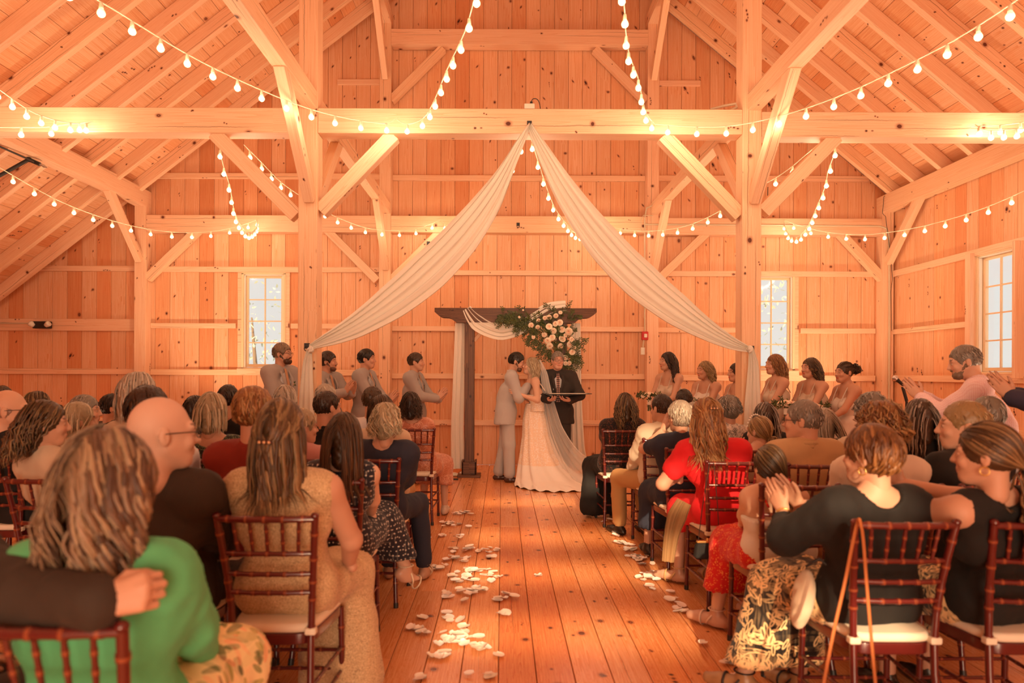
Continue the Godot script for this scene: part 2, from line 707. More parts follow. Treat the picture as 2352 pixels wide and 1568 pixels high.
func make_cloths() -> void:
	var r := RandomNumberGenerator.new()
	r.seed = 99
	var wv := noise(5, 0.35, 3).get_image(256, 256)
	wv.convert(Image.FORMAT_RGB8)
	var d := wv.get_data()
	for k in d.size():
		d[k] = 214 + d[k] / 7
	M_weave = ImageTexture.create_from_image(Image.create_from_data(256, 256, false, Image.FORMAT_RGB8, d))
	var white := Color.WHITE
	for e in [["suit_tan", 0.43, 0.375, 0.345], ["suit_grey", 0.56, 0.52, 0.50], ["suit_charcoal", 0.035, 0.026, 0.022], ["suit_black", 0.010, 0.008, 0.007], ["suit_brown", 0.045, 0.028, 0.018], ["jacket_tan", 0.62, 0.40, 0.20],
		["maroon", 0.26, 0.022, 0.008], ["shirt_white", 0.85, 0.83, 0.84], ["shirt_cream", 0.74, 0.62, 0.46], ["cream_knit", 0.72, 0.56, 0.40], ["green", 0.13, 0.56, 0.24], ["red_dress", 0.80, 0.012, 0.018], ["navy", 0.022, 0.026, 0.05],
		["khaki", 0.55, 0.30, 0.11], ["black_knit", 0.008, 0.006, 0.005], ["navy_jacket", 0.035, 0.03, 0.07], ["satin", 0.70, 0.55, 0.42], ["satin_pale", 0.86, 0.74, 0.64], ["pink_top", 0.62, 0.30, 0.28], ["white_top", 0.90, 0.84, 0.74], ["peach_lace", 0.86, 0.72, 0.58], ["shawl", 0.36, 0.2, 0.08], ["clutch", 0.01, 0.01, 0.01], ["tie_tan", 0.58, 0.30, 0.16]]:
		cloth(e[0], lin(e[1], e[2], e[3]), 0.85, null, 6.0)
	M.satin.roughness = 0.38
	M.satin_pale.roughness = 0.38
	# white dots on navy
	var im := pattern(256, 256, Color(0.10, 0.10, 0.16))
	for k in 60:
		var gx := (k % 8) * 32.0 + 16.0 * float((k / 8) % 2)
		dot(im, gx + r.randf_range(-5, 5), (k / 8) * 32.0 + r.randf_range(-5, 5), 5.2, 5.2, 0, Color(0.95, 0.92, 0.86))
	cloth("polka", white, 0.8, im, 4.6)
	# pale flecks on red
	im = pattern(256, 256, Color(0.78, 0.06, 0.03))
	for k in 170:
		dot(im, r.randf() * 256, r.randf() * 256, r.randf_range(2.5, 5.5), r.randf_range(2, 3.5), r.randf() * 3, Color(0.98, 0.72, 0.35))
	cloth("red_fleck", white, 0.8, im, 4.5)
	# cream leaves, petals and medallions on black
	im = pattern(512, 512, Color(0.09, 0.06, 0.05))
	var cream := Color(0.95, 0.80, 0.58)
	for k in 9:
		var p := Vector2(r.randf() * 512, r.randf() * 512)
		dot(im, p.x, p.y, 58, 58, 0, cream, 0.92)
		for s in 10:
			var an := TAU * s / 10
			dot(im, p.x + cos(an) * 28, p.y + sin(an) * 28, 24, 7, an, cream)
		dot(im, p.x, p.y, 8, 8, 0, Color(0.09, 0.06, 0.05))
	for k in 150:
		var p := Vector2(r.randf() * 512, r.randf() * 512)
		var an := r.randf() * TAU
		dot(im, p.x, p.y, 24, 9, an, cream)
		dot(im, p.x, p.y, 16, 3, an, Color(0.09, 0.06, 0.05))
		dot(im, p.x + cos(an + 1.2) * 20, p.y + sin(an + 1.2) * 20, 11, 6, an + 1.2, cream)
	cloth("leaf_print", white, 0.85, im, 1.7)
	# dark floral
	im = pattern(256, 256, Color(0.07, 0.09, 0.07))
	for k in 900:
		dot(im, r.randf() * 256, r.randf() * 256, r.randf_range(1.5, 3.5), 1.4, r.randf() * 3, Color(0.55, 0.62, 0.42))
	for k in 26:
		var q: Color = Color(0.75, 0.12, 0.08) if k % 3 else Color(0.86, 0.76, 0.70)
		dot(im, r.randf() * 256, r.randf() * 256, 9, 6, r.randf() * 3, q)
	cloth("floral_dark", white, 0.85, im, 3.0)
	# nubby oatmeal knit
	im = pattern(256, 256, Color(0.80, 0.68, 0.52))
	for k in 2600:
		var q: Color = [Color(0.62, 0.50, 0.36), Color(0.94, 0.83, 0.66), Color(0.72, 0.60, 0.45), Color(0.52, 0.43, 0.32)][k % 4]
		dot(im, r.randf() * 256, r.randf() * 256, r.randf_range(1.4, 3.6), 1.6, r.randf() * 3, q)
	var bo := cloth("boucle", white, 0.95, im, 5.5)
	bo.heightmap_enabled = true
	bo.heightmap_texture = bo.albedo_texture
	bo.heightmap_scale = 0.3
	# black lace over skin
	im = pattern(256, 256, Color(0.06, 0.035, 0.035))
	for k in 260:
		dot(im, r.randf() * 256, r.randf() * 256, r.randf_range(3, 7), 3, r.randf() * 3, Color(0.50, 0.27, 0.17))
	for k in 160:
		dot(im, r.randf() * 256, r.randf() * 256, 10, 3, r.randf() * 3, Color(0.05, 0.03, 0.035))
	cloth("lace_black", white, 0.85, im, 5.0)
	# leafy print on cream
	im = pattern(256, 256, Color(0.92, 0.84, 0.62))
	for k in 60:
		dot(im, r.randf() * 256, r.randf() * 256, r.randf_range(10, 26), r.randf_range(5, 9), r.randf() * 3, [Color(0.42, 0.47, 0.22), Color(0.66, 0.62, 0.32), Color(0.93, 0.66, 0.48), Color(0.30, 0.36, 0.18)][k % 4])
	cloth("leafy", white, 0.85, im, 2.6)
	# sequins in swirls
	im = pattern(512, 512, Color(0.72, 0.44, 0.33))
	for k in 46:
		var p := Vector2(r.randf() * 512, r.randf() * 512)
		var an := r.randf() * TAU
		for s in 60:
			p += Vector2(cos(an), sin(an)) * 4.0
			an += 0.07
			dot(im, p.x, p.y, 2.4, 2.4, 0, Color(0.98, 0.84, 0.74) if s % 2 else Color(0.88, 0.62, 0.5))
	cloth("sequin", white, 0.42, im, 3.2)
	# fine check
	im = pattern(64, 64, Color(0.96, 0.90, 0.92))
	for y in 64:
		for x in 64:
			var k := int(x % 8 < 3) + int(y % 8 < 3)
			if k > 0:
				im.set_pixel(x, y, Color(0.90, 0.76, 0.78) if k == 1 else Color(0.82, 0.60, 0.63))
	cloth("check", white, 0.8, im, 12.0)
	# black and white swirls
	im = pattern(256, 256, Color(0.90, 0.85, 0.80))
	for k in 90:
		var q := r.randf_range(7, 22)
		dot(im, r.randf() * 256, r.randf() * 256, q, q * 0.7, r.randf() * 3, Color(0.12, 0.11, 0.13), 0.72)
	cloth("swirl", white, 0.8, im, 7.0)
	# woven tie
	im = pattern(64, 64, Color(0.14, 0.08, 0.08))
	for k in 16:
		dot(im, (k % 4) * 16 + 8, (k / 4) * 16 + 8, 5.5, 5.5, 0.78, Color(0.78, 0.58, 0.52))
	cloth("tie_check", white, 0.6, im, 9.0)
	# bridal lace
	im = pattern(512, 512, Color(0.96, 0.86, 0.76))
	for k in 240:
		var p := Vector2(r.randf() * 512, r.randf() * 512)
		for s in 5:
			var an := TAU * s / 5 + k
			dot(im, p.x + cos(an) * 9, p.y + sin(an) * 9, 8, 4.5, an, Color(1.0, 0.96, 0.92))
			dot(im, p.x + cos(an) * 16, p.y + sin(an) * 16, 5, 2.5, an + 0.6, Color(0.90, 0.77, 0.66))
	var la := cloth("bridal_lace", white, 0.8, im, 2.6)
	la.heightmap_enabled = true
	la.heightmap_texture = la.albedo_texture
	la.heightmap_scale = 0.3

# ---------- the barn ----------
func roof_l(x: float) -> float:   # underside of the rafters
	return 4.27 + 0.78 * (x + 5.44)

func roof_r(x: float) -> float:
	return 4.205 + 0.83 * (5.89 - x)

func roof_y(x: float) -> float:
	return minf(roof_l(x), roof_r(x))

func tone() -> Color:
	var t := rng.randf()
	var k := rng.randf_range(0.92, 1.04)
	if t < 0.62:
		return Color(k, k * 0.985, k * 0.97)
	if t < 0.86:
		return Color(k * 0.96, k * 0.85, k * 0.74)
	return Color(k * 0.88, k * 0.66, k * 0.50)

# a board or timber whose long axis is local x
func board(called: String, parent: Node, mid: Vector3, bx: Vector3, by: Vector3, l: float, w: float, t: float, mt: Material, us: Vector2, uo: Vector2, tint: Color, bevel := 0.004, slope := 0.0) -> MeshInstance3D:
	var mb := MB.new()
	mb.col = tint
	mb.box(Vector3(-l / 2, -t / 2, -w / 2), Vector3(l / 2, t / 2, w / 2), bevel, Transform3D.IDENTITY, us, uo)
	if slope != 0.0:
		for k in mb.v.size():
			if mb.v[k].x > 0.0:
				mb.v[k].x += slope * mb.v[k].z
	var o := obj(called, mb.done(), mt, parent)
	o.transform = Transform3D(Basis(bx, by, bx.cross(by)), mid)
	return o

func beam(called: String, a: Vector3, b: Vector3, w: float, h: float, label := "", parent: Node = self, up := Vector3.UP, mt := "timber", bevel := 0.006) -> MeshInstance3D:
	var x := (b - a).normalized()
	if absf(x.dot(up)) > 0.99:
		up = Vector3(0, 0, 1)
	var z := x.cross(up).normalized()
	var y := z.cross(x)
	var k := rng.randf_range(0.96, 1.04)
	var o := board(called, parent, (a + b) / 2, x, y, a.distance_to(b), w, h, M[mt], Vector2(0.25, 1.6), Vector2(rng.randf(), rng.randf()), Color(k, k * rng.randf_range(0.97, 1.0), k * rng.randf_range(0.94, 1.0)), bevel)
	if parent == self:
		tag(o, label, "", "", "structure")
	return o

# upright boards that fill x0..x1 of a wall; "along" is the wall's horizontal direction, "face" points into the room
func boarding(parent: Node, org: Vector3, along: Vector3, face: Vector3, x0: float, x1: float, y0: float, top: Callable, backing: MB) -> void:
	var n := maxi(1, int(round((x1 - x0) / 0.228)))
	var w := (x1 - x0) / n
	for k in n:
		var xa := x0 + k * w
		var m := xa + w / 2
		var ta: float = top.call(xa)
		var tb: float = top.call(xa + w)
		var tm := (ta + tb) / 2
		var up := Vector3.UP
		var lane := rng.randi_range(0, 3)
		board("board", parent, org + along * m + up * ((tm + y0) / 2) + face * (-0.011 + rng.randf_range(-0.0015, 0.0015)), up, face, tm - y0, w - 0.003, 0.022, M.pine, Vector2(0.156, 1.087), Vector2(rng.randf(), lane * 0.25 + 0.125 - 0.37), tone(), 0.004, (tb - ta) / w * signf(up.cross(face).dot(along)))
	var tl: float = top.call(x0)
	var tr: float = top.call(x1)
	var bx := MB.new()
	bx.box(Vector3(x0, y0, -0.06), Vector3(x1, (tl + tr) / 2, -0.026), 0.001)
	for k in bx.v.size():
		if bx.v[k].y > (y0 + (tl + tr) / 2) / 2:
			bx.v[k].y += (tr - tl) / (x1 - x0) * (bx.v[k].x - (x0 + x1) / 2)
	backing.add(bx, Transform3D(Basis(along, Vector3.UP, along.cross(Vector3.UP) if along.cross(Vector3.UP).dot(face) > 0 else -along.cross(Vector3.UP)), org))

const WL := [-4.08, -3.42]    # openings of the back wall's windows
const WR := [3.93, 4.58]
const WY := [1.50, 3.00]
const RD := [[8.06, 8.72], [6.1, 6.76], [4.3, 4.96], [2.4, 3.06], [0.4, 1.06]]   # right wall's windows, by depth
const XR := 6.08
const XL := -8.7
const ZB := -7.0              # far end behind the camera

func build_room() -> void:
	var up := Vector3.UP
	# floor
	var fl := MB.new()
	fl.box(Vector3(XL - 0.1, -0.2, -WALL - 0.1), Vector3(XR + 0.1, -0.03, -ZB + 0.1), 0.001)
	var floor_o := obj("floor", fl.done(), M.pine)
	tag(floor_o, "glossy orange pine plank floor running towards the altar", "", "", "structure")
	var side := MB.new()
	var w := 0.181
	var x := XL
	var col := 0
	while x < XR:
		var inner := x > -1.75 and x < 2.35
		var d := ZB + rng.randf_range(-2.0, 0.0)
		while d < WALL:
			var l := rng.randf_range(3.0, 4.6)
			var a := maxf(d, ZB)
			var b := minf(d + l, WALL - 0.001)
			if b > a + 0.02:
				var t := tone()
				t = Color(t.r, t.g * 0.97, t.b * 0.95)
				var uo := Vector2(rng.randf(), rng.randi_range(0, 3) * 0.25 + 0.125 - 0.37)
				var us := Vector2(0.34, 1.38)
				if inner and b > 1.2:
					board("plank", floor_o, Vector3(x + w / 2, -0.014 + rng.randf_range(-0.0006, 0.0006), -(a + b) / 2), Vector3(0, 0, -1), up, b - a - 0.002, w - 0.0028, 0.028, M.floor, us, uo, t, 0.003)
				else:
					side.col = t
					side.box(Vector3(-(b - a) / 2 + 0.001, -0.014, -w / 2 + 0.0014), Vector3((b - a) / 2 - 0.001, 0.014, w / 2 - 0.0014), 0.003, Transform3D(Basis(Vector3(0, 0, -1), up, Vector3(1, 0, 0)), Vector3(x + w / 2, -0.014, -(a + b) / 2)), us, uo)
			d += l
		x += w
		col += 1
	tag(obj("planks_under_seats", side.done(), M.floor, floor_o), "", "", "", "stuff")
	# back wall
	var wb := thing("wall_back", "tall gable wall of knotty upright pine boards behind the arch", "")
	tag(wb, "", "", "", "structure")
	var sh := MB.new()
	var o := Vector3(0, 0, -WALL)
	var ax := Vector3(1, 0, 0)
	var fz := Vector3(0, 0, 1)
	var top := func(q): return roof_y(q) + 0.2
	var low := func(_q): return WY[0]
	boarding(wb, o, ax, fz, XL, WL[0], 0.0, top, sh)
	boarding(wb, o, ax, fz, WL[0], WL[1], 0.0, low, sh)
	boarding(wb, o, ax, fz, WL[0], WL[1], WY[1], top, sh)
	boarding(wb, o, ax, fz, WL[1], 0.36, 0.0, top, sh)
	boarding(wb, o, ax, fz, 0.36, WR[0], 0.0, top, sh)
	boarding(wb, o, ax, fz, WR[0], WR[1], 0.0, low, sh)
	boarding(wb, o, ax, fz, WR[0], WR[1], WY[1], top, sh)
	boarding(wb, o, ax, fz, WR[1], XR, 0.0, top, sh)
	obj("added_backing", sh.done(), M.pine, wb)  # added layer behind the boards, keeps light from leaking through the gaps
	# right wall
	var wr := thing("wall_right", "side wall of upright pine boards with windows", "")
	tag(wr, "", "", "", "structure")
	sh = MB.new()
	o = Vector3(XR, 0, 0)
	ax = Vector3(0, 0, -1)
	fz = Vector3(-1, 0, 0)
	var eave := func(_q): return 4.25
	var lowr := func(_q): return 1.46
	var edge := ZB
	for k in range(RD.size() - 1, -1, -1):
		boarding(wr, o, ax, fz, edge, RD[k][0], 0.0, eave, sh)
		boarding(wr, o, ax, fz, RD[k][0], RD[k][1], 0.0, lowr, sh)
		boarding(wr, o, ax, fz, RD[k][0], RD[k][1], 2.96, eave, sh)
		edge = RD[k][1]
	boarding(wr, o, ax, fz, edge, WALL, 0.0, eave, sh)
	obj("added_backing", sh.done(), M.pine, wr)  # same added layer against light leaks on this wall
	# left wall of the lean-to and the wall behind the camera: outside the frame
	var pl := MB.new()
	pl.box(Vector3(XL - 0.1, 0, -WALL), Vector3(XL, roof_l(XL) + 0.25, -ZB), 0.005)
	tag(obj("wall_left", pl.done(), M.pine), "low outer wall of the lean-to", "", "", "structure")
	pl = MB.new()
	# unseen: doorway below, four slots placed to cast light bands on the floor
	for q in [[XL, -2.1, 0.0, 99.0], [-2.1, -0.55, 3.4, 99.0], [-0.55, 1.35, 3.4, 4.42], [-0.55, 1.35, 4.68, 4.90], [-0.55, 1.35, 5.16, 5.36], [-0.55, 1.35, 5.62, 6.04], [-0.55, 1.35, 6.30, 99.0], [1.35, 2.6, 3.4, 99.0], [2.6, XR, 0.0, 99.0]]:
		var n := 12
		for k in n:
			var xa: float = lerpf(q[0], q[1], float(k) / n)
			var xb: float = lerpf(q[0], q[1], float(k + 1) / n)
			pl.box(Vector3(xa, q[2], -ZB), Vector3(xb, minf(q[3], maxf(roof_y(xa), roof_y(xb)) + 0.12), -ZB + 0.1), 0.001)
	tag(obj("wall_front", pl.done(), M.pine), "unseen gable wall behind the seats, doorway and slots placed to let light in", "", "", "structure")
	# roof: two slopes of boards on rafters
	for s in 2:
		var ce := thing("ceiling_left" if s == 0 else "ceiling_right", "board roof on rafters over the %s" % ["lean-to side", "window wall side"][s], "")
		tag(ce, "", "", "", "structure")
		var xe := XL if s == 0 else XR + 0.05
		var sl: float = 0.78 if s == 0 else -0.83
		var dirv := Vector3(1, sl, 0).normalized() if s == 0 else Vector3(-1, -sl, 0).normalized()
		var nrm := Vector3(dirv.y, -dirv.x, 0) if s == 0 else Vector3(-dirv.y, dirv.x, 0)   # points down into the room
		if nrm.y > 0:
			nrm = -nrm
		var foot := Vector3(xe, (roof_l(xe) if s == 0 else roof_r(xe)), 0)
		var ridge := Vector3(0.36, 8.79, 0)
		var l := (ridge - foot).dot(dirv)
		var nb := int(l / 0.238) + 1
		for k in nb:
			var run := (k + 0.5) * 0.238
			var p := foot + dirv * run - nrm * (0.17 + 0.012)
			var cutsd := [ZB - 0.1]
			var d0 := 10.4 - 0.61 * rng.randi_range(0, 2) - 1.22
			while d0 > 4.5:
				cutsd.insert(1, d0)
				d0 -= 0.61 * rng.randi_range(2, 4)
			cutsd.append(WALL + 0.05)
			for j in cutsd.size() - 1:
				var a: float = cutsd[j]
				var b: float = cutsd[j + 1]
				board("roof_board", ce, p + Vector3(0, 0, -(a + b) / 2), Vector3(0, 0, -1), nrm, b - a - 0.002, 0.235, 0.024, M.pine, Vector2(0.156, 1.087), Vector2(rng.randf(), rng.randi_range(0, 3) * 0.25 + 0.125 - 0.37), tone(), 0.003)
		var deck := MB.new()
		deck.box(Vector3(-0.05, 0, -WALL - 0.1), Vector3(l + 0.15, 0.05, -ZB + 0.1), 0.001)
		var od := obj("roof_deck", deck.done(), M.pine, ce)
		od.transform = Transform3D(Basis(dirv, -nrm, dirv.cross(-nrm)), foot - nrm * 0.2)
		if dirv.cross(-nrm).z < 0:
			od.transform = Transform3D(Basis(dirv, -nrm, dirv.cross(-nrm)), foot - nrm * 0.2 + Vector3(0, 0, -WALL - ZB))
		var d := 10.42
		while d > ZB:
			var p := foot + dirv * (l / 2) - nrm * 0.085
			beam("rafter", p - dirv * (l / 2 - 0.02) + Vector3(0, 0, -d), p + dirv * (l / 2) + Vector3(0, 0, -d), 0.088, 0.17, "", ce, -nrm)
			d -= 0.61
	# girts on the back wall
	var yy := func(py): return EYE + (CY - py) * 10.6 / F
	for q in [[404, PL + 0.09, PR - 0.09, 0.09], [624, PL + 0.09, PR - 0.09, 0.08], [754, PL + 0.09, PR - 0.09, 0.08], [864, PL + 0.09, PR - 0.09, 0.085], [972, PL + 0.09, PR - 0.09, 0.085],
		[182, -2.6, PL - 0.09, 0.085], [182, PR + 0.09, 3.1, 0.085], [401, -5.5, PL - 0.09, 0.09], [403, PR + 0.09, 5.75, 0.09],
		[617, -7.4, -5.7, 0.085], [618, -5.52, PL - 0.09, 0.085], [748, XL, -5.7, 0.19], [749, -5.52, WL[0] - 0.1, 0.08], [749, WL[1] + 0.1, PL - 0.09, 0.08], [856, XL, -5.7, 0.09], [857, -5.52, PL - 0.09, 0.09], [970, XL, -5.7, 0.09], [970, -5.52, PL - 0.09, 0.09],
		[624, PR + 0.09, 5.86, 0.085], [755, PR + 0.09, WR[0] - 0.1, 0.08], [756, WR[1] + 0.1, 5.86, 0.08], [866, PR + 0.09, 5.86, 0.09], [974, PR + 0.09, 5.86, 0.09]]:
		var y: float = yy.call(q[0])
		beam("girt", Vector3(q[1], y, -WALL + 0.022), Vector3(q[2], y, -WALL + 0.022), 0.044, q[3], "", wb, up)
	# girts on the right wall
	for q in [[3.0, 7.0, 10.6, 0.095], [2.10, 8.82, 10.6, 0.075], [2.10, 6.86, 7.9, 0.075], [1.385, ZB, 10.6, 0.09], [3.0, ZB, 7.0, 0.095], [0.75, ZB, 10.6, 0.09]]:
		beam("girt", Vector3(XR - 0.022, q[0], -q[1]), Vector3(XR - 0.022, q[0], -q[2]), 0.044, q[3], "", wr, up)
	for k in RD.size():
		for s in [0, 1]:
			var dd: float = RD[k][0] - 0.13 if s == 0 else RD[k][1] + 0.06
			beam("stud", Vector3(XR - 0.05, 1.4, -dd), Vector3(XR - 0.05, 3.0, -dd), 0.1 if s == 1 else 0.19, 0.1 if s == 1 else 0.05, "", wr)

func build_frame() -> void:
	var dn := ["in front of the altar", "against the back wall", "behind the seats"]
	var fd := [6.47, 10.655, -2.0]
	var pw := 0.18
	for k in 3:
		var d: float = fd[k]
		for s in 2:
			var x: float = [PL, PR][s]
			beam("post", Vector3(x, 0, -d), Vector3(x, 6.86, -d), pw, pw, "tall square timber post on the %s side of the aisle, %s" % [["lean-to", "window wall"][s], dn[k]])
			var xo: float = [-5.61, 5.97][s]
			beam("post", Vector3(xo, 0, -d), Vector3(xo, 4.02, -d), pw, pw, "outer timber post on the %s side, %s" % [["lean-to", "window wall"][s], dn[k]])
		var yt: float = [3.797, 3.745, 3.8][k]
		var ht: float = [0.235, 0.26, 0.235][k]
		beam("tie_beam", Vector3(PL + pw / 2, yt, -d), Vector3(PR - pw / 2, yt, -d), pw, ht, "broad tie beam across the aisle, %s" % dn[k])
		beam("tie_beam", Vector3(-5.52, yt, -d), Vector3(PL - pw / 2, yt, -d), pw, ht, "tie beam over the lean-to side seats, %s" % dn[k])
		beam("tie_beam", Vector3(PR + pw / 2, yt - 0.02, -d), Vector3(5.88, yt - 0.02, -d), pw, ht, "tie beam over the window side seats, %s" % dn[k])
	beam("collar_beam", Vector3(PL + 0.09, 6.63, -10.63), Vector3(PR - 0.09, 6.63, -10.63), 0.2, 0.24, "cracked collar beam high on the gable wall")
	# beams that run along the hall
	for s in 2:
		var x: float = [-1.80, 2.35][s]
		var sd: String = ["lean-to side", "window side"][s]
		beam("floor_beam", Vector3(x, 3.985, 7.0), Vector3(x, 3.985, -6.38), 0.125, 0.165, "long beam running from the front post towards the camera, %s" % sd)
		beam("floor_beam", Vector3(x, 3.985, -6.56), Vector3(x, 3.985, -10.56), 0.125, 0.165, "long beam between front post and gable wall, %s" % sd)
		beam("purlin", Vector3([PL, PR][s], 6.95, 7.0), Vector3([PL, PR][s], 6.95, -10.74), 0.18, 0.2, "roof purlin on top of the aisle posts, %s" % sd)
		var xo: float = [-5.61, 5.97][s]
		beam("eave_plate", Vector3(xo, [4.14, 4.08][s], 7.0), Vector3(xo, [4.14, 4.08][s], -10.74), 0.18, 0.26, "heavy eave plate carrying the rafters, %s" % sd)
		# knee braces along the hall
		for q in [[x, 6.38, -1.0, 3.92, "front post to the long beam towards the camera"], [x, 6.56, 1.0, 3.92, "front post to the long beam behind it"], [x, 10.56, -1.0, 3.92, "gable post to the long beam"], [xo, 10.56, -1.0, 4.03, "outer corner post to the eave plate"], [xo, 6.38, -1.0, 4.03, "outer front post to the eave plate"]]:
			var a := Vector3(q[0], q[3] - 0.86, -q[1])
			var b := Vector3(q[0], q[3] + 0.02, -(q[1] + q[2] * 0.86))
			brace(a, b, 0.095, 0.13, "knee brace from %s, %s" % [q[4], sd])
		brace(Vector3([PL, PR][s], 6.0, -10.56), Vector3([PL, PR][s], 6.86, -9.7), 0.095, 0.13, "knee brace under the roof purlin at the gable, %s" % sd)
	# braces in the plane of the frames, measured on the picture
	for q in [[6.47, 683, 497, 495, 308, "front post and tie beam over the lean-to side"], [6.47, 737, 487, 905, 312, "front post and tie beam, lean-to side of the aisle"], [6.47, 1697, 497, 1522, 314, "front post and tie beam, window side of the aisle"], [6.47, 1750, 488, 1918, 316, "front post and tie beam over the window side"],
		[10.655, 339, 640, 456, 528, "outer gable post and wall tie beside the left window"], [10.655, 867, 645, 750, 527, "gable post and wall tie, outer face, lean-to side"], [10.655, 898, 645, 1014, 530, "gable post and wall tie with iron ring, lean-to side"], [10.655, 1483, 642, 1372, 530, "gable post and wall tie behind the drape"],
		[10.655, 1513, 640, 1628, 530, "gable post and wall tie, outer face, window side"], [10.655, 2035, 650, 1925, 532, "corner post and wall tie above the bridesmaids"], [10.655, 898, 232, 1018, 112, "gable post and collar beam, lean-to side"], [10.655, 1484, 234, 1366, 114, "gable post and collar beam, window side"]]:
		brace(at(q[1], q[2], q[0]), at(q[3], q[4], q[0]), 0.11, 0.135 if q[0] < 7.0 else 0.125, "diagonal brace between " + q[5])

func brace(a: Vector3, b: Vector3, w: float, h: float, label: String) -> void:
	var up := Vector3.UP
	beam("knee_brace", a, b, w, h, label, self, up)

func window_unit(called: String, label: String, c: Vector3, turn: float, w: float, h: float) -> void:
	var t := thing(called, label, "", c, turn)
	tag(t, "", "", "", "structure")
	var mb := MB.new()
	for s in [-1, 1]:
		mb.box(Vector3(s * w / 2 - 0.02, -h / 2, -0.12), Vector3(s * w / 2 + 0.02, h / 2, 0.03), 0.003)
		mb.box(Vector3(-w / 2 - 0.02, s * h / 2 - 0.02, -0.12), Vector3(w / 2 + 0.02, s * h / 2 + 0.02, 0.03), 0.003)
	obj("jamb", mb.done(), M.sash, t)
	mb = MB.new()
	for s in [-1, 1]:
		mb.box(Vector3(s * (w / 2 + 0.035) - 0.045, -h / 2 - 0.05, 0), Vector3(s * (w / 2 + 0.035) + 0.045, h / 2 + 0.06, 0.022), 0.003)
	mb.box(Vector3(-w / 2 - 0.08, -h / 2 - 0.09, 0), Vector3(w / 2 + 0.08, -h / 2, 0.05), 0.004)
	obj("trim", mb.done(), M.timber, t)
	mb = MB.new()
	for s in [-1, 1]:
		mb.box(Vector3(s * (w / 2 - 0.02) - 0.016, -h / 2 + 0.02, -0.03), Vector3(s * (w / 2 - 0.02) + 0.016, h / 2 - 0.02, 0.012), 0.002)
	mb.box(Vector3(-w / 2 + 0.02, h / 2 - 0.036, -0.03), Vector3(w / 2 - 0.02, h / 2 - 0.004, 0.012), 0.002)
	obj("stop", mb.done(), M.trim_white, t)
	var iw := w - 0.14
	var ih := h - 0.14
	mb = MB.new()
	for s in [-1, 1]:
		mb.box(Vector3(s * (iw / 2 + 0.022) - 0.024, -ih / 2 - 0.045, -0.075), Vector3(s * (iw / 2 + 0.022) + 0.024, ih / 2 + 0.045, -0.035), 0.004)
		mb.box(Vector3(-iw / 2, s * (ih / 2 + 0.022) - 0.024, -0.075), Vector3(iw / 2, s * (ih / 2 + 0.022) + 0.024, -0.035), 0.004)
	var sash := obj("sash", mb.done(), M.sash, t)
	mb = MB.new()
	mb.box(Vector3(-0.009, -ih / 2, -0.068), Vector3(0.009, ih / 2, -0.042), 0.002)
	obj("muntin", mb.done(), M.sash, sash)
	for k in 3:
		mb = MB.new()
		var y := -ih / 2 + ih * (k + 1) / 4.0
		mb.box(Vector3(-iw / 2, y - 0.009, -0.067), Vector3(iw / 2, y + 0.009, -0.043), 0.002)
		obj("muntin", mb.done(), M.sash, sash)
	for r in 4:
		for q in 2:
			mb = MB.new()
			var x0 := -iw / 2 + q * iw / 2
			var y0 := -ih / 2 + r * ih / 4
			mb.sheet([[Vector3(x0, y0, -0.055), Vector3(x0 + iw / 2, y0, -0.055)], [Vector3(x0, y0 + ih / 4, -0.055), Vector3(x0 + iw / 2, y0 + ih / 4, -0.055)]])
			obj("pane", mb.done(), M.glass, sash)

func build_windows() -> void:
	var ym: float = (WY[0] + WY[1]) / 2
	window_unit("window_1", "eight-pane window behind the bearded groomsman", Vector3((WL[0] + WL[1]) / 2, ym, -WALL), 0.0, WL[1] - WL[0], WY[1] - WY[0])
	window_unit("window_2", "eight-pane window behind the bridesmaids, part hidden by the post", Vector3((WR[0] + WR[1]) / 2, ym, -WALL), 0.0, WR[1] - WR[0], WY[1] - WY[0])
	for k in RD.size():
		window_unit("window_%d" % (k + 3), "eight-pane window in the side wall%s" % ["" if k == 0 else ", number %d towards the camera, out of the picture" % k], Vector3(XR, 2.21, -(RD[k][0] + RD[k][1]) / 2), -PI / 2, 0.66, 1.5)
	# outdoors
	var g := MB.new()
	g.box(Vector3(-60, -0.5, -70), Vector3(60, -0.35, 60), 0.01)
	var lawn := obj("lawn", g.done(), M.plain)
	tag(lawn, "pale grass outside the windows", "lawn", "", "structure")
	for q in [[-6.2, 17.0, 1.0, "young tree with thin leaves outside the window behind the bearded groomsman"], [6.9, 16.0, 1.35, "leafy tree outside the window behind the bridesmaids"]]:
		var t := thing("tree", q[3], "tree", Vector3(q[0], -0.4, -q[1]))
		var mb := MB.new()
		mb.col = Color(0.25, 0.17, 0.1)
		mb.tube(PackedVector3Array([Vector3.ZERO, Vector3(0.1, 1.5, 0), Vector3(0, 3.2, 0.1)]), PackedFloat32Array([0.09, 0.07, 0.02]), 8)
		obj("trunk", mb.done(), M.plain, t)
		mb = MB.new()
		for k in 330:
			var p := Vector3(rng.randfn(0, 0.75), 2.6 * q[2] + rng.randfn(0, 0.7), rng.randfn(0, 0.7))
			var a := Vector3(rng.randfn(), rng.randfn(), rng.randfn()).normalized() * 0.07
			var b := Vector3(rng.randfn(), rng.randfn(), rng.randfn()).normalized() * 0.03
			mb.col = Color(0.55, 0.62, 0.46) * rng.randf_range(0.8, 1.3)
			mb.sheet([[p - a, p - a * 0.2 + b], [p - a * 0.2 - b, p + a]])
		tag(obj("foliage", mb.done(), M.leaf, t), "", "", "", "stuff")

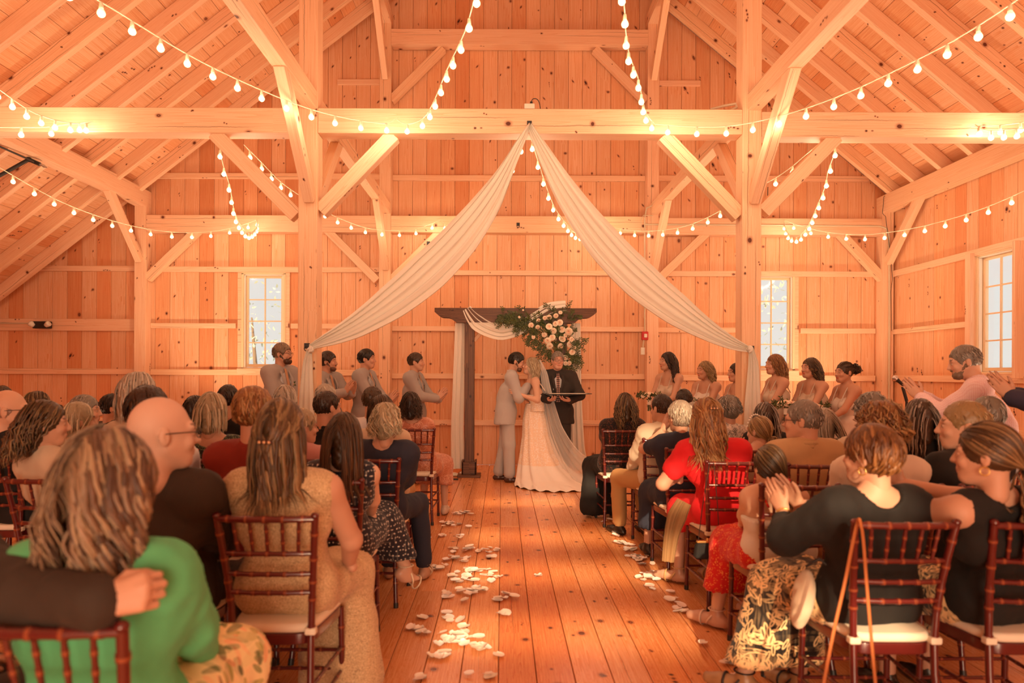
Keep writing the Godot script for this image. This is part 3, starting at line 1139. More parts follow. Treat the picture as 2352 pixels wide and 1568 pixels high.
func build_strings() -> void:
	var gl := MB.new()   # a pear-shaped globe hanging down from its neck at the origin
	gl.lathe([Vector2(0.011, 0.0), Vector2(0.013, -0.008), Vector2(0.022, -0.022), Vector2(0.027, -0.036), Vector2(0.026, -0.048), Vector2(0.019, -0.059), Vector2(0.009, -0.065), Vector2(0.0005, -0.066)], 12)
	var globe := gl.done()
	var sk := MB.new()
	sk.lathe([Vector2(0.0005, 0.037), Vector2(0.010, 0.036), Vector2(0.012, 0.03), Vector2(0.014, 0.012), Vector2(0.015, -0.004), Vector2(0.012, -0.006)], 10)
	var sock := sk.done()
	var fb := MB.new()
	fb.ball(Vector3(0, -0.037, 0), Vector3(0.013, 0.015, 0.013), 8, 10)
	var core := fb.done()
	var S := [
		["from the tie beam up to the upper left corner", 13, [[120, -25, 3.7], [247, 42, 4.1], [441, 155, 4.8], [594, 226, 5.4], [711, 270, 5.8], [808, 293, 6.1], [889, 302, 6.25], [912, 290, 6.3]]],
		["rising steeply left of the aisle to the top of the picture", 11, [[1120, -60, 3.9], [1091, 22, 4.3], [1068, 97, 4.6], [1040, 155, 4.95], [1019, 200, 5.3], [1004, 237, 5.55], [979, 284, 6.0], [954, 300, 6.2], [932, 304, 6.27], [912, 294, 6.3]]],
		["rising steeply right of the aisle to the top of the picture", 11, [[1405, -60, 3.9], [1432, 22, 4.3], [1437, 95, 4.6], [1446, 152, 4.95], [1465, 200, 5.3], [1473, 237, 5.55], [1482, 276, 5.95], [1497, 297, 6.2], [1506, 306, 6.3]]],
		["from the tie beam up to the upper right corner", 13, [[1503, 304, 6.3], [1594, 310, 6.2], [1682, 308, 6.1], [1803, 284, 5.7], [1945, 236, 5.2], [2129, 152, 4.5], [2240, 92, 4.1], [2360, 15, 3.7]]],
		["sloping down to the far left of the tie beam", 8, [[-60, 195, 5.4], [0, 228, 5.6], [70, 275, 5.85], [139, 298, 6.1], [186, 303, 6.25], [213, 299, 6.3]]],
		["level along the far left end of the tie beam", 4, [[-60, 312, 6.0], [33, 312, 6.1], [105, 311, 6.2], [165, 303, 6.28], [213, 298, 6.3]]],
		["sagging at the far right end of the tie beam, upper line", 5, [[2230, 309, 6.3], [2257, 308, 6.28], [2300, 306, 6.2], [2352, 300, 6.05], [2420, 280, 5.7]]],
		["sagging at the far right end of the tie beam, lower line", 6, [[2240, 304, 6.3], [2260, 317, 6.25], [2293, 319, 6.2], [2325, 316, 6.1], [2420, 312, 5.9]]],
		["dropping steeply to the wall tie above the left window", 15, [[505, 345, 6.62], [506, 370, 6.8], [517, 411, 7.05], [528, 445, 7.3], [538, 500, 7.85], [552, 530, 8.4], [566, 546, 8.9], [578, 546, 9.3], [590, 532, 9.9], [590, 514, 10.45]]],
		["low along the lean-to side to the left edge", 14, [[590, 516, 10.45], [551, 530, 10.3], [488, 543, 10.0], [415, 546, 9.6], [336, 538, 9.2], [244, 516, 8.6], [138, 477, 7.9], [26, 417, 7.2], [-60, 365, 6.8]]],
		["passing behind the left front post to the wall tie", 15, [[560, 350, 6.62], [604, 393, 7.1], [641, 430, 7.6], [680, 458, 8.1], [735, 492, 8.7], [787, 517, 9.2], [850, 537, 9.7], [929, 541, 10.1], [970, 533, 10.3], [1011, 517, 10.45]]],
		["behind the left swag of the drape", 14, [[1011, 517, 10.45], [1026, 528, 10.3], [1046, 541, 9.9], [1063, 545, 9.4], [1087, 540, 8.8], [1117, 507, 8.1], [1142, 463, 7.6], [1174, 401, 7.05], [1190, 363, 6.8], [1212, 325, 6.62]]],
		["inside the peak of the drape, falling to the right", 14, [[1217, 325, 6.62], [1224, 350, 6.8], [1250, 430, 7.35], [1272, 487, 7.9], [1297, 523, 8.5], [1322, 548, 9.3], [1345, 548, 9.9], [1365, 530, 10.3], [1375, 518, 10.45]]],
		["passing behind the right front post to the wall tie", 15, [[1375, 518, 10.45], [1404, 532, 10.3], [1451, 541, 10.0], [1504, 542, 9.6], [1570, 533, 9.1], [1635, 508, 8.6], [1690, 475, 8.0], [1752, 441, 7.5], [1803, 411, 7.1], [1848, 375, 6.8], [1896, 335, 6.62]]],
		["dropping steeply to the wall tie above the bridesmaids", 15, [[1917, 345, 6.62], [1917, 368, 6.8], [1902, 410, 7.1], [1894, 447, 7.4], [1876, 490, 7.9], [1857, 530, 8.6], [1835, 555, 9.2], [1815, 553, 9.7], [1805, 538, 10.1], [1800, 520, 10.45]]],
		["low along the window side to the right edge", 13, [[1803, 517, 10.45], [1832, 528, 10.3], [1894, 544, 9.9], [1969, 551, 9.4], [2046, 546, 8.9], [2138, 529, 8.3], [2247, 498, 7.6], [2352, 455, 7.0], [2420, 420, 6.7]]]]
	for q in S:
		var pts := PackedVector3Array()
		for p in q[2]:
			pts.append(at(p[0], p[1], p[2]))
		light_string(q[0], q[1], pts, globe, sock, core)
	# strings go on out of view above the camera, to light the near rows
	for q in [[-2.6, -4.8, "first"], [-0.6, -1.6, "second"], [0.9, 1.9, "third"], [2.9, 5.0, "fourth"]]:
		light_string("out of view over the rear seats, %s from the lean-to side" % q[2], 12, PackedVector3Array([Vector3(q[0], 3.66, -3.5), Vector3(lerpf(q[0], q[1], 0.5), 3.45, -0.8), Vector3(q[1], 3.7, 1.9)]), globe, sock, core)

# unseen lamps on the floor, placed to light the roof from below; hidden behind the guests or outside the frame
func build_unseen_uplights() -> void:
	for q in [[-4.6, 9.5, "behind the lean-to side guests, near the gable wall"], [4.9, 9.7, "behind the bridesmaids, near the right corner"], [-5.2, 5.2, "beside the lean-to side rows, out of the picture"], [5.3, 4.6, "beside the window side rows, out of the picture"], [-4.2, -1.6, "in the rear left part of the barn, out of the picture"], [4.4, -1.6, "in the rear right part of the barn, out of the picture"]]:
		var t := thing("unseen_floor_uplight", "unseen small black floor lamp placed to light the roof, " + q[2], "lamp", Vector3(q[0], 0, -q[1]))
		var mb := MB.new()
		mb.lathe([Vector2(0.0005, 0.0), Vector2(0.10, 0.0), Vector2(0.11, 0.02), Vector2(0.10, 0.16), Vector2(0.105, 0.17), Vector2(0.09, 0.17), Vector2(0.085, 0.15)], 20)
		obj("housing", mb.done(), M.black, t)
		mb = MB.new()
		mb.lathe([Vector2(0.085, 0.15), Vector2(0.04, 0.156), Vector2(0.0005, 0.157)], 20)
		obj("lens", mb.done(), M.unseen_lamp_lens, t)
		var l := SpotLight3D.new()
		l.name = "uplight"
		l.light_color = Color(1.0, 0.86, 0.70)
		l.light_energy = UPLIGHT
		l.light_size = 0.08
		l.spot_angle = 62.0
		l.spot_angle_attenuation = 0.8
		l.spot_range = 25.0
		l.spot_attenuation = 2.0
		l.shadow_enabled = true
		t.add_child(l)
		l.position = Vector3(0, 0.18, 0)
		l.basis = Basis.looking_at(Vector3(-q[0] * 0.05, 1.0, 0.0), Vector3(0, 0, 1))

const UPLIGHT := 7.0

func spline(pts: PackedVector3Array, n: int) -> PackedVector3Array:
	var c := Curve3D.new()
	for k in pts.size():
		var t := (pts[mini(k + 1, pts.size() - 1)] - pts[maxi(k - 1, 0)]) / 6.0
		c.add_point(pts[k], -t, t)
	var out := PackedVector3Array()
	var l := c.get_baked_length()
	for k in n:
		out.append(c.sample_baked(l * k / (n - 1.0), true))
	return out

const BULB_POWER := 0.045
func light_string(where: String, n: int, pts: PackedVector3Array, globe: Mesh, sock: Mesh, core: Mesh) -> void:
	var t := thing("string_light", "string of globe bulbs " + where, "string lights", Vector3.ZERO, 0.0)
	var up := Vector3(0, 0.075, 0)
	var fine := spline(pts, n * 4 + 1)
	var path := PackedVector3Array()
	var rad := PackedFloat32Array()
	for p in fine:
		path.append(p + up)
		rad.append(0.0042)
	var mb := MB.new()
	mb.tube(path, rad, 6)
	obj("cord", mb.done(), M.cord, t)
	for k in n:
		var p := fine[k * 4 + 2]
		var b := obj("bulb", globe, M.bulb, t)
		b.position = p + Vector3(0, 0.042, 0)
		b.scale = Vector3.ONE * 0.86
		obj("socket", sock, M.cord, b)
		obj("filament", core, M.filament, b)
		var l := OmniLight3D.new()
		l.name = "bulb_light"
		l.light_color = Color(1.0, 0.87, 0.72)
		l.light_energy = BULB_POWER
		l.light_size = 0.02
		l.omni_range = 20.0
		l.omni_attenuation = 2.0
		l.shadow_enabled = true
		t.add_child(l, true)
		l.position = p + Vector3(0, -0.002, 0)

# ---------- chairs ----------
const MAHOG := Color(0.095, 0.010, 0.008)
const RING := Color(0.26, 0.06, 0.024)

# a turned stick with bamboo-like nodes at the given fractions of its length
func stick(mb: MB, pts: PackedVector3Array, r: float, nodes: Array, sides := 9, r_end := -1.0) -> void:
	var l := 0.0
	var acc := [0.0]
	for k in range(1, pts.size()):
		l += pts[k].distance_to(pts[k - 1])
		acc.append(l)
	var stops := [[0.0, 1.0, 0], [1.0, 1.0, 0]]
	for k in range(1, pts.size() - 1):
		stops.append([acc[k] / l, 1.0, 0])
	for f in nodes:
		var e: float = 0.006 / l
		for q in [[-2.2, 1.0, 0], [-1.1, 1.22, 0], [-0.5, 1.22, 1], [0.0, 1.02, 1], [0.5, 1.22, 1], [1.1, 1.22, 0], [2.2, 1.0, 0]]:
			stops.append([f + q[0] * e, q[1], q[2]])
	stops.sort_custom(func(a, b): return a[0] < b[0])
	var path := PackedVector3Array()
	var rad := PackedFloat32Array()
	var cols := PackedColorArray()
	for s in stops:
		var want: float = clampf(s[0], 0.0, 1.0) * l
		var k := 1
		while k < pts.size() - 1 and acc[k] < want:
			k += 1
		var t: float = (want - acc[k - 1]) / maxf(acc[k] - acc[k - 1], 1e-6)
		path.append(pts[k - 1].lerp(pts[k], t))
		rad.append(lerpf(r, r_end if r_end > 0.0 else r, clampf(s[0], 0, 1)) * s[1])
		cols.append(RING if s[2] == 1 else MAHOG)
	for k in range(1, path.size()):
		if path[k].distance_to(path[k - 1]) < 1e-5:
			path[k] += (pts[pts.size() - 1] - pts[0]).normalized() * 1e-4
	mb.tube(path, rad, sides, 1.0, cols)

func make_chair() -> Node3D:
	var t := thing("chiavari_chair", "", "chair")
	var st := func(called: String, pts: Array, r: float, nodes: Array, re := -1.0) -> MeshInstance3D:
		var mb := MB.new()
		stick(mb, PackedVector3Array(pts), r, nodes, 9, re)
		return obj(called, mb.done(), M.mahogany, t)
	for s in [-1.0, 1.0]:
		var mb := MB.new()
		var pp := PackedVector3Array([Vector3(s * 0.165, 0.0, 0.245), Vector3(s * 0.152, 0.24, 0.196), Vector3(s * 0.149, 0.45, 0.178), Vector3(s * 0.160, 0.66, 0.197), Vector3(s * 0.182, 0.905, 0.250)])
		stick(mb, spline(pp, 9), 0.0135, [0.16, 0.26, 0.52, 0.645, 0.72, 0.82, 0.93], 10)
		mb.col = MAHOG
		mb.ball(Vector3(s * 0.182, 0.912, 0.2515), Vector3(0.0165, 0.013, 0.0165), 6, 10)
		var p := obj("rear_post", mb.done(), M.mahogany, t)
		mb = MB.new()
		mb.rod(Vector3(s * 0.1655, 0.0, 0.246), Vector3(s * 0.164, 0.03, 0.240), 0.0152, 9)
		obj("foot_cap", mb.done(), M.black, p)
		var f: MeshInstance3D = st.call("front_leg", [Vector3(s * 0.182, 0.0, -0.195), Vector3(s * 0.180, 0.25, -0.185), Vector3(s * 0.178, 0.43, -0.18)], 0.0125, [0.36, 0.58, 0.8])
		mb = MB.new()
		mb.rod(Vector3(s * 0.182, 0.0, -0.195), Vector3(s * 0.182, 0.03, -0.194), 0.0142, 9)
		obj("foot_cap", mb.done(), M.black, f)
		for y in [0.155, 0.255]:
			st.call("stretcher", [Vector3(s * 0.181, y, -0.188), Vector3(s * (0.156 if y > 0.2 else 0.158), y, 0.205)], 0.0075, [0.2, 0.4, 0.6, 0.8])
		mb = MB.new()
		mb.box(Vector3(-0.022, -0.014, -0.017), Vector3(0.022, 0.014, 0.017), 0.006, Transform3D(Basis.IDENTITY, Vector3(s * 0.149, 0.462, 0.182)))
		obj("cushion_strap", mb.done(), M.cushion, t)
	for y in [0.16, 0.24]:
		st.call("stretcher", [Vector3(-0.18, y, -0.188), Vector3(0.18, y, -0.188)], 0.0075, [0.25, 0.5, 0.75])
	st.call("stretcher", [Vector3(-0.157, 0.2, 0.205), Vector3(0.157, 0.2, 0.205)], 0.0085, [0.25, 0.5, 0.75])
	# gently bowed rails
	for q in [["top_rail", 0.900, 0.180, 0.249, 0.0125], ["cross_rail", 0.765, 0.168, 0.216, 0.0095], ["cross_rail", 0.685, 0.162, 0.202, 0.0095], ["cross_rail", 0.612, 0.157, 0.192, 0.0095]]:
		st.call(q[0], [Vector3(-q[2], q[1], q[3]), Vector3(-q[2] * 0.4, q[1], q[3] + 0.014), Vector3(q[2] * 0.4, q[1], q[3] + 0.014), Vector3(q[2], q[1], q[3])], q[4], [0.12, 0.31, 0.5, 0.69, 0.88])
	for k in 5:
		var fx := (k - 2) / 2.0
		st.call("spindle", [Vector3(fx * 0.122, 0.895, 0.255 - absf(fx) * 0.004), Vector3(fx * 0.112, 0.768, 0.225 - absf(fx) * 0.004)], 0.0068, [0.32, 0.68])
	# seat: frame and cushion share a rounded trapezoid outline
	var outline := []
	for k in 40:
		var a := TAU * k / 40
		var ca := cos(a)
		var sa := sin(a)
		var x := signf(ca) * pow(absf(ca), 0.35)
		var z := signf(sa) * pow(absf(sa), 0.35)
		outline.append(Vector2(x * (0.172 - 0.022 * z), z * 0.19 - 0.008 + (1.0 - x * x) * (-0.018 if z < 0 else 0.0)))
	for q in [["seat_frame", "mahogany", 0.405, 0.450, 1.0, 0.006], ["seat_cushion", "cushion", 0.450, 0.487, 1.03, 0.014]]:
		var mb := MB.new()
		mb.col = MAHOG if q[0] == "seat_frame" else Color.WHITE
		var b: float = q[5]
		var rows := []
		for lv in [[q[2], 0.0, -1], [q[2], 1.0 - b / 0.19, -1], [q[2] + b * 0.4, 1.0 - b * 0.25 / 0.19, 0], [q[2] + b, 1.0, 1], [q[3] - b, 1.0, 1], [q[3] - b * 0.3, 1.0 - b * 0.3 / 0.19, 1], [q[3], 1.0 - b / 0.19, 2], [q[3] + (0.006 if q[0] == "seat_cushion" else 0.0), 0.5, 2], [q[3] + (0.008 if q[0] == "seat_cushion" else 0.0), 0.0, 2]]:
			var row := []
			for k in 41:
				var p: Vector2 = outline[k % 40] * float(q[4]) * maxf(lv[1], 0.001)
				row.append(Vector3(p.x, lv[0], p.y))
			rows.append(row)
		rows.reverse()
		mb.sheet(rows)
		obj(q[0], mb.done(), M[q[1]], t)
	return t

var chair0: Node3D
func place_chair(x: float, d: float, turn: float, label: String) -> Node3D:
	var t: Node3D
	if chair0 == null:
		chair0 = make_chair()
		t = chair0
	else:
		t = chair0.duplicate()
		t.name = numbered("chiavari_chair")
		add_child(t)
	t.position = Vector3(x, 0, -(d - 0.25))
	t.position.z = -d - 0.25
	t.rotation.y = turn
	tag(t, label, "chair", "dark mahogany wedding chairs with cream cushions")
	return t

# ---------- drape, arch, flowers, fittings ----------
# a gathered cloth hung along a path: half width and fold depth per point
func cloth_run(pts: PackedVector3Array, half: PackedFloat32Array, across: Array, folds: int, depth: PackedFloat32Array, cols: int, sd: int) -> MB:
	var rows := []
	var r := RandomNumberGenerator.new()
	r.seed = sd
	var ph := []
	for k in 4:
		ph.append(r.randf() * TAU)
	for k in pts.size():
		var tg := (pts[mini(k + 1, pts.size() - 1)] - pts[maxi(k - 1, 0)]).normalized()
		var ac: Vector3 = across[k]
		ac = (ac - tg * ac.dot(tg)).normalized()
		var nn := tg.cross(ac)
		var row := []
		for c in cols:
			var u := float(c) / (cols - 1) * 2.0 - 1.0
			var f: float = sin(u * folds * PI * 0.5 + ph[0] + k * 0.03) * 0.6 + sin(u * folds * PI * 1.13 + ph[1] - k * 0.05) * 0.4 + 0.3 * sin(u * 3.0 + ph[2] + k * 0.11)
			row.append(pts[k] + ac * (u + 0.05 * sin(u * folds * 2.0 + ph[3])) * half[k] + nn * f * depth[k] * 0.65)
		rows.append(row)
	var mb := MB.new()
	mb.sheet(rows, 1.0, 4.0, 0.002)
	return mb

func run_of(pts: Array, n: int) -> Array:   # [position, half width, fold depth] interpolated to n rows
	var p := PackedVector3Array()
	for q in pts:
		p.append(q[0])
	var fine := spline(p, n)
	var hw := PackedFloat32Array()
	var dp := PackedFloat32Array()
	for k in n:
		var best := 0
		var t := 0.0
		var bd := 1e9
		for j in p.size() - 1:
			var ab := p[j + 1] - p[j]
			var tt := clampf((fine[k] - p[j]).dot(ab) / ab.length_squared(), 0, 1)
			var dd := fine[k].distance_to(p[j] + ab * tt)
			if dd < bd:
				bd = dd
				best = j
				t = tt
		hw.append(lerpf(pts[best][1], pts[best + 1][1], t))
		dp.append(lerpf(pts[best][2], pts[best + 1][2], t))
	return [fine, hw, dp]

func same(v: Vector3, n: int) -> Array:
	var a := []
	for k in n:
		a.append(v)
	return a

func build_drapes() -> void:
	var d := 6.28
	var up := Vector3(0.2, 1, 0.1)
	for s in 2:
		var t := thing("ceiling_drape", ["sheer cream drape swagged from the tie beam to the left post, with tail", "sheer cream drape swagged from the tie beam to the right post, with tail"][s], "drape", Vector3.ZERO, 0.0, "sheer drapes swagged from the tie beam")
		var q: Array
		if s == 0:
			q = [[at(1216, 288, 6.30), 0.03, 0.012], [at(1196, 325, 6.22), 0.06, 0.02], [at(1134, 445, 6.12), 0.125, 0.03], [at(1062, 545, 6.08), 0.165, 0.035], [at(985, 625, 6.08), 0.18, 0.035], [at(900, 695, 6.1), 0.155, 0.03], [at(812, 752, 6.15), 0.105, 0.025], [at(745, 783, 6.2), 0.055, 0.02], [at(712, 797, 6.26), 0.024, 0.014]]
		else:
			q = [[at(1217, 288, 6.30), 0.03, 0.012], [at(1240, 335, 6.22), 0.06, 0.02], [at(1305, 450, 6.12), 0.115, 0.03], [at(1385, 558, 6.08), 0.155, 0.035], [at(1470, 645, 6.08), 0.165, 0.035], [at(1555, 713, 6.1), 0.14, 0.03], [at(1635, 765, 6.15), 0.085, 0.025], [at(1692, 793, 6.2), 0.05, 0.02], [at(1722, 803, 6.26), 0.024, 0.014]]
		var r := run_of(q, 48)
		obj("swag", cloth_run(r[0], r[1], same(up, 48), 9, r[2], 34, 3 + s).done(), M.drape, t)
		var x := 711.0 if s == 0 else 1725.0
		var tail := [[at(x, 800, 6.27), 0.02, 0.012], [at(x - [5, -5][s], 835, 6.31), 0.045, 0.02], [at(x - [8, -4][s], 930, 6.33), 0.072, 0.02], [at(x - [10, -3][s], 1100, 6.33), 0.095, 0.022], [at(x - [10, -3][s], 1206, 6.33), 0.105, 0.022]]
		r = run_of(tail, 26)
		obj("tail", cloth_run(r[0], r[1], same(Vector3.RIGHT, 26), 6, r[2], 26, 8 + s).done(), M.drape, t)
		var mb := MB.new()
		var kp := at(x + [3, -3][s], 802, 6.24)
		mb.ball(kp, Vector3(0.03, 0.034, 0.028), 8, 12)
		ruffle(mb, 0.012, Vector3.ONE * 40.0, 4)
		obj("knot", mb.done(), M.drape, t)
		hook("black iron hook plate on the %s front post holding the drape" % ["left", "right"][s], at([705, 1726][s], [794, 800][s], 6.375), 0.05)
	hook("black iron hook plate on the tie beam at the peak of the drape", at(1216, 283, 6.375), 0.045)
	hook("small black ring plate on the wall tie in the middle bay", at(1190, 515, 10.52), 0.05)
	hook("small black ring plate on the left diagonal brace of the wall", at(984, 558, 10.58), 0.05)
	hook("small black ring plate on the right diagonal brace beside the drape", at(1395, 557, 10.58), 0.05)

func hook(label: String, p: Vector3, s: float) -> void:
	var t := thing("hook_plate", label, "hook", p)
	var mb := MB.new()
	mb.box(Vector3(-s / 2, -s / 2, -0.004), Vector3(s / 2, s / 2, 0.006), 0.002)
	obj("plate", mb.done(), M.iron, t)
	mb = MB.new()
	var path := PackedVector3Array()
	var rad := PackedFloat32Array()
	for k in 17:
		var a := TAU * k / 16
		path.append(Vector3(sin(a) * s * 0.42, -s * 0.55 + cos(a) * s * 0.42, 0.014))
		rad.append(0.004)
	mb.tube(path, rad, 6)
	obj("ring", mb.done(), M.iron, t)

func build_arch() -> void:
	var d := 9.55
	var t := thing("wedding_arch", "dark stained timber wedding arch with scrolled beam ends", "arch")
	var pl := at(1079, 740, d)
	var prx := at(1290, 740, d).x
	for s in 2:
		var x: float = [pl.x, prx][s]
		var p := beam("post", Vector3(x, 0.02, -d), Vector3(x, 2.18, -d), 0.138, 0.138, "", t, Vector3.UP, "stained")
		var mb := MB.new()
		mb.box(Vector3(-0.16, 0, -0.13), Vector3(0.16, 0.035, 0.16), 0.005)
		mb.box(Vector3(-0.10, 0.035, 0.075), Vector3(0.10, 0.21, 0.10), 0.005)
		for e in [-1, 1]:
			mb.box(Vector3(e * 0.09 - 0.012, 0.035, -0.1), Vector3(e * 0.09 + 0.012, 0.23, 0.1), 0.005)
		var b := obj("base", mb.done(), M.stained, t)
		b.position = Vector3(x, 0, -d)
	# the beam's outline: square top, ogee ends
	var y0 := at(1180, 742, d).y
	var y1 := at(1180, 709, d).y
	var xl := at(1000, 720, d).x
	var xr := at(1368, 720, d).x
	var pg := PackedVector2Array([Vector2(xl, y1), Vector2(xr, y1)])
	for k in 9:
		var u := k / 8.0
		pg.append(Vector2(xr - 0.30 * u, y1 - 0.055 - (y1 - y0 - 0.055) * (u + 0.16 * sin(TAU * u))))
	for k in 9:
		var u := 1.0 - k / 8.0
		pg.append(Vector2(xl + 0.30 * u, y1 - 0.055 - (y1 - y0 - 0.055) * (u + 0.16 * sin(TAU * u))))
	for z in [0.075, -0.115]:
		var c := CSGPolygon3D.new()
		c.name = "cross_beam"
		c.polygon = pg
		c.depth = 0.04
		c.material = M.stained_flat
		c.position = Vector3(0, 0, -d + z + 0.04)
		t.add_child(c, true)
	for s in 2:
		var x: float = [pl.x, prx][s]
		var e := 1.0 if s == 0 else -1.0
		beam("brace", Vector3(x + e * 0.06, y0 - 0.25, -d), Vector3(x + e * 0.30, y0 + 0.02, -d), 0.035, 0.05, "", t, Vector3.UP, "timber")
	# its cloths
	var f := 9.44
	var cl := thing("arch_drape", "cream chiffon wound over the wedding arch and hanging down both sides", "drape")
	var r := run_of([[at(1072, 708, f), 0.06, 0.02], [at(1098, 740, f), 0.12, 0.025], [at(1150, 762, f), 0.11, 0.03], [at(1205, 745, f), 0.10, 0.03], [at(1260, 712, f), 0.10, 0.02], [at(1300, 705, f), 0.09, 0.02]], 34)
	obj("swag", cloth_run(r[0], r[1], same(Vector3(0.15, 1, 0.0), 34), 7, r[2], 26, 21).done(), M.drape, cl)
	r = run_of([[at(1057, 742, 9.6), 0.075, 0.02], [at(1054, 860, 9.6), 0.085, 0.025], [at(1050, 980, 9.6), 0.09, 0.025], [at(1052, 1076, 9.6), 0.10, 0.025]], 26)
	obj("hanging_panel", cloth_run(r[0], r[1], same(Vector3.RIGHT, 26), 5, r[2], 22, 22).done(), M.drape, cl)
	r = run_of([[at(1322, 742, 9.62), 0.065, 0.02], [at(1322, 900, 9.62), 0.08, 0.025], [at(1326, 1030, 9.62), 0.10, 0.03], [at(1334, 1078, 9.62), 0.12, 0.03]], 26)
	obj("hanging_panel", cloth_run(r[0], r[1], same(Vector3.RIGHT, 26), 5, r[2], 22, 23).done(), M.drape, cl)
	var g := MB.new()
	var rows := []
	for k in 6:
		var row := []
		for j in 18:
			var u := j / 17.0
			var v := k / 5.0
			row.append(Vector3(lerpf(at(1318, 1080, 9.5).x, at(1366, 1080, 9.5).x, u), 0.012 + 0.05 * absf(sin(u * 9.0 + v * 2.0)) * sin(PI * v) * (1.0 - u * 0.6), lerpf(-9.66, -9.38 - 0.1 * u, v)))
		rows.append(row)
	g.sheet(rows, 1, 1, 0.002)
	obj("pooled_end", g.done(), M.drape, cl)
	rows = []
	for k in 5:
		var row := []
		for j in 14:
			var u := j / 13.0
			var v := k / 4.0
			row.append(Vector3(lerpf(at(1014, 1078, 9.7).x, at(1066, 1078, 9.7).x, u), 0.012 + 0.05 * absf(sin(u * 8.0 + v)) * sin(PI * v) * u, lerpf(-9.75, -9.52, v)))
		rows.append(row)
	g = MB.new()
	g.sheet(rows, 1, 1, 0.002)
	obj("pooled_end", g.done(), M.drape, cl)
	var vent := MB.new()
	for k in 9:
		vent.box(Vector3(-0.14, 0.001, -0.05 + k * 0.0115), Vector3(0.14, 0.007, -0.045 + k * 0.0115), 0.001)
	vent.box(Vector3(-0.15, 0.0, -0.058), Vector3(0.15, 0.003, 0.055), 0.001)
	var vt := obj("floor_vent", vent.done(), M.black)
	vt.position = at(1028, 1083, 9.3) * Vector3(1, 0, 1) + Vector3(0, 0, 0.05)
	tag(vt, "small black floor register beside the foot of the arch drape", "floor vent")

# a rose seen from its open face, facing +z, radius 1
func rose_mesh() -> ArrayMesh:
	var mb := MB.new()
	for ring in 4:
		var n: int = [3, 5, 6, 7][ring]
		var rr: float = [0.22, 0.45, 0.70, 0.98][ring]
		var zz: float = [0.55, 0.48, 0.34, 0.12][ring]
		for k in n:
			var a := TAU * k / n + ring * 0.7
			var rows := []
			for i in 5:
				var row := []
				for j in 6:
					var u := (j / 5.0 - 0.5) * (2.6 / n) * 3.6
					var v := i / 4.0
					var rad := rr * (0.25 + 0.75 * v) + 0.10 * v * v
					var h := zz - 0.42 * (1.0 - v) - 0.20 * pow(v, 4.0) * (0.4 + ring * 0.35) + 0.03 * cos(u * 5.0)
					row.append(Vector3(cos(a + u) * rad, sin(a + u) * rad, h))
				rows.append(row)
			var t: float = [0.0, 0.3, 0.7, 1.0][ring]
			mb.col = Color(0.90, 0.60, 0.42).lerp(Color(0.93, 0.80, 0.62), t)
			mb.sheet(rows)
	return mb.done()

# a leaf from the origin along +y, length 1
func leaf(mb: MB, xf: Transform3D, w: float) -> void:
	var rows := []
	for k in 4:
		var v := k / 3.0
		var hw := w * sin(PI * pow(v, 0.8)) * 0.5 + 0.002
		var c := Vector3(0, v, -0.12 * v * v)
		rows.append([xf * (c - Vector3(hw, 0, -hw * 0.4)), xf * c, xf * (c + Vector3(hw, 0, hw * 0.4))])
	mb.sheet(rows)

# a leafy sprig that starts at p and bends along dir
func sprig(mb: MB, p: Vector3, dir: Vector3, n: int, step: float, ll: float, r: RandomNumberGenerator) -> void:
	var path := PackedVector3Array([p])
	var rad := PackedFloat32Array([0.003])
	var green := Color(0.035, 0.060, 0.016).lerp(Color(0.10, 0.12, 0.03), r.randf())
	for k in n:
		dir = (dir + Vector3(r.randfn(0, 0.16), r.randfn(0, 0.14) - 0.07, r.randfn(0, 0.14))).normalized()
		p += dir * step
		path.append(p)
		rad.append(0.0022)
		for s in [-1.0, 1.0]:
			var side: Vector3 = dir.cross(Vector3(0, 0, 1)).normalized() * float(s)
			var y: Vector3 = (dir * 0.7 + side * r.randf_range(0.6, 1.1) + Vector3(0, 0, r.randf_range(-0.1, 0.5))).normalized()
			var x: Vector3 = y.cross(Vector3(r.randfn(0, 0.4), r.randfn(0, 0.3), 1)).normalized()
			var z: Vector3 = x.cross(y)
			var l := ll * r.randf_range(0.7, 1.2)
			mb.col = green * r.randf_range(0.75, 1.35)
			leaf(mb, Transform3D(Basis(x * l, y * l, z * l), p), 0.42)
	mb.col = Color(0.08, 0.07, 0.03)
	mb.tube(path, rad, 4)

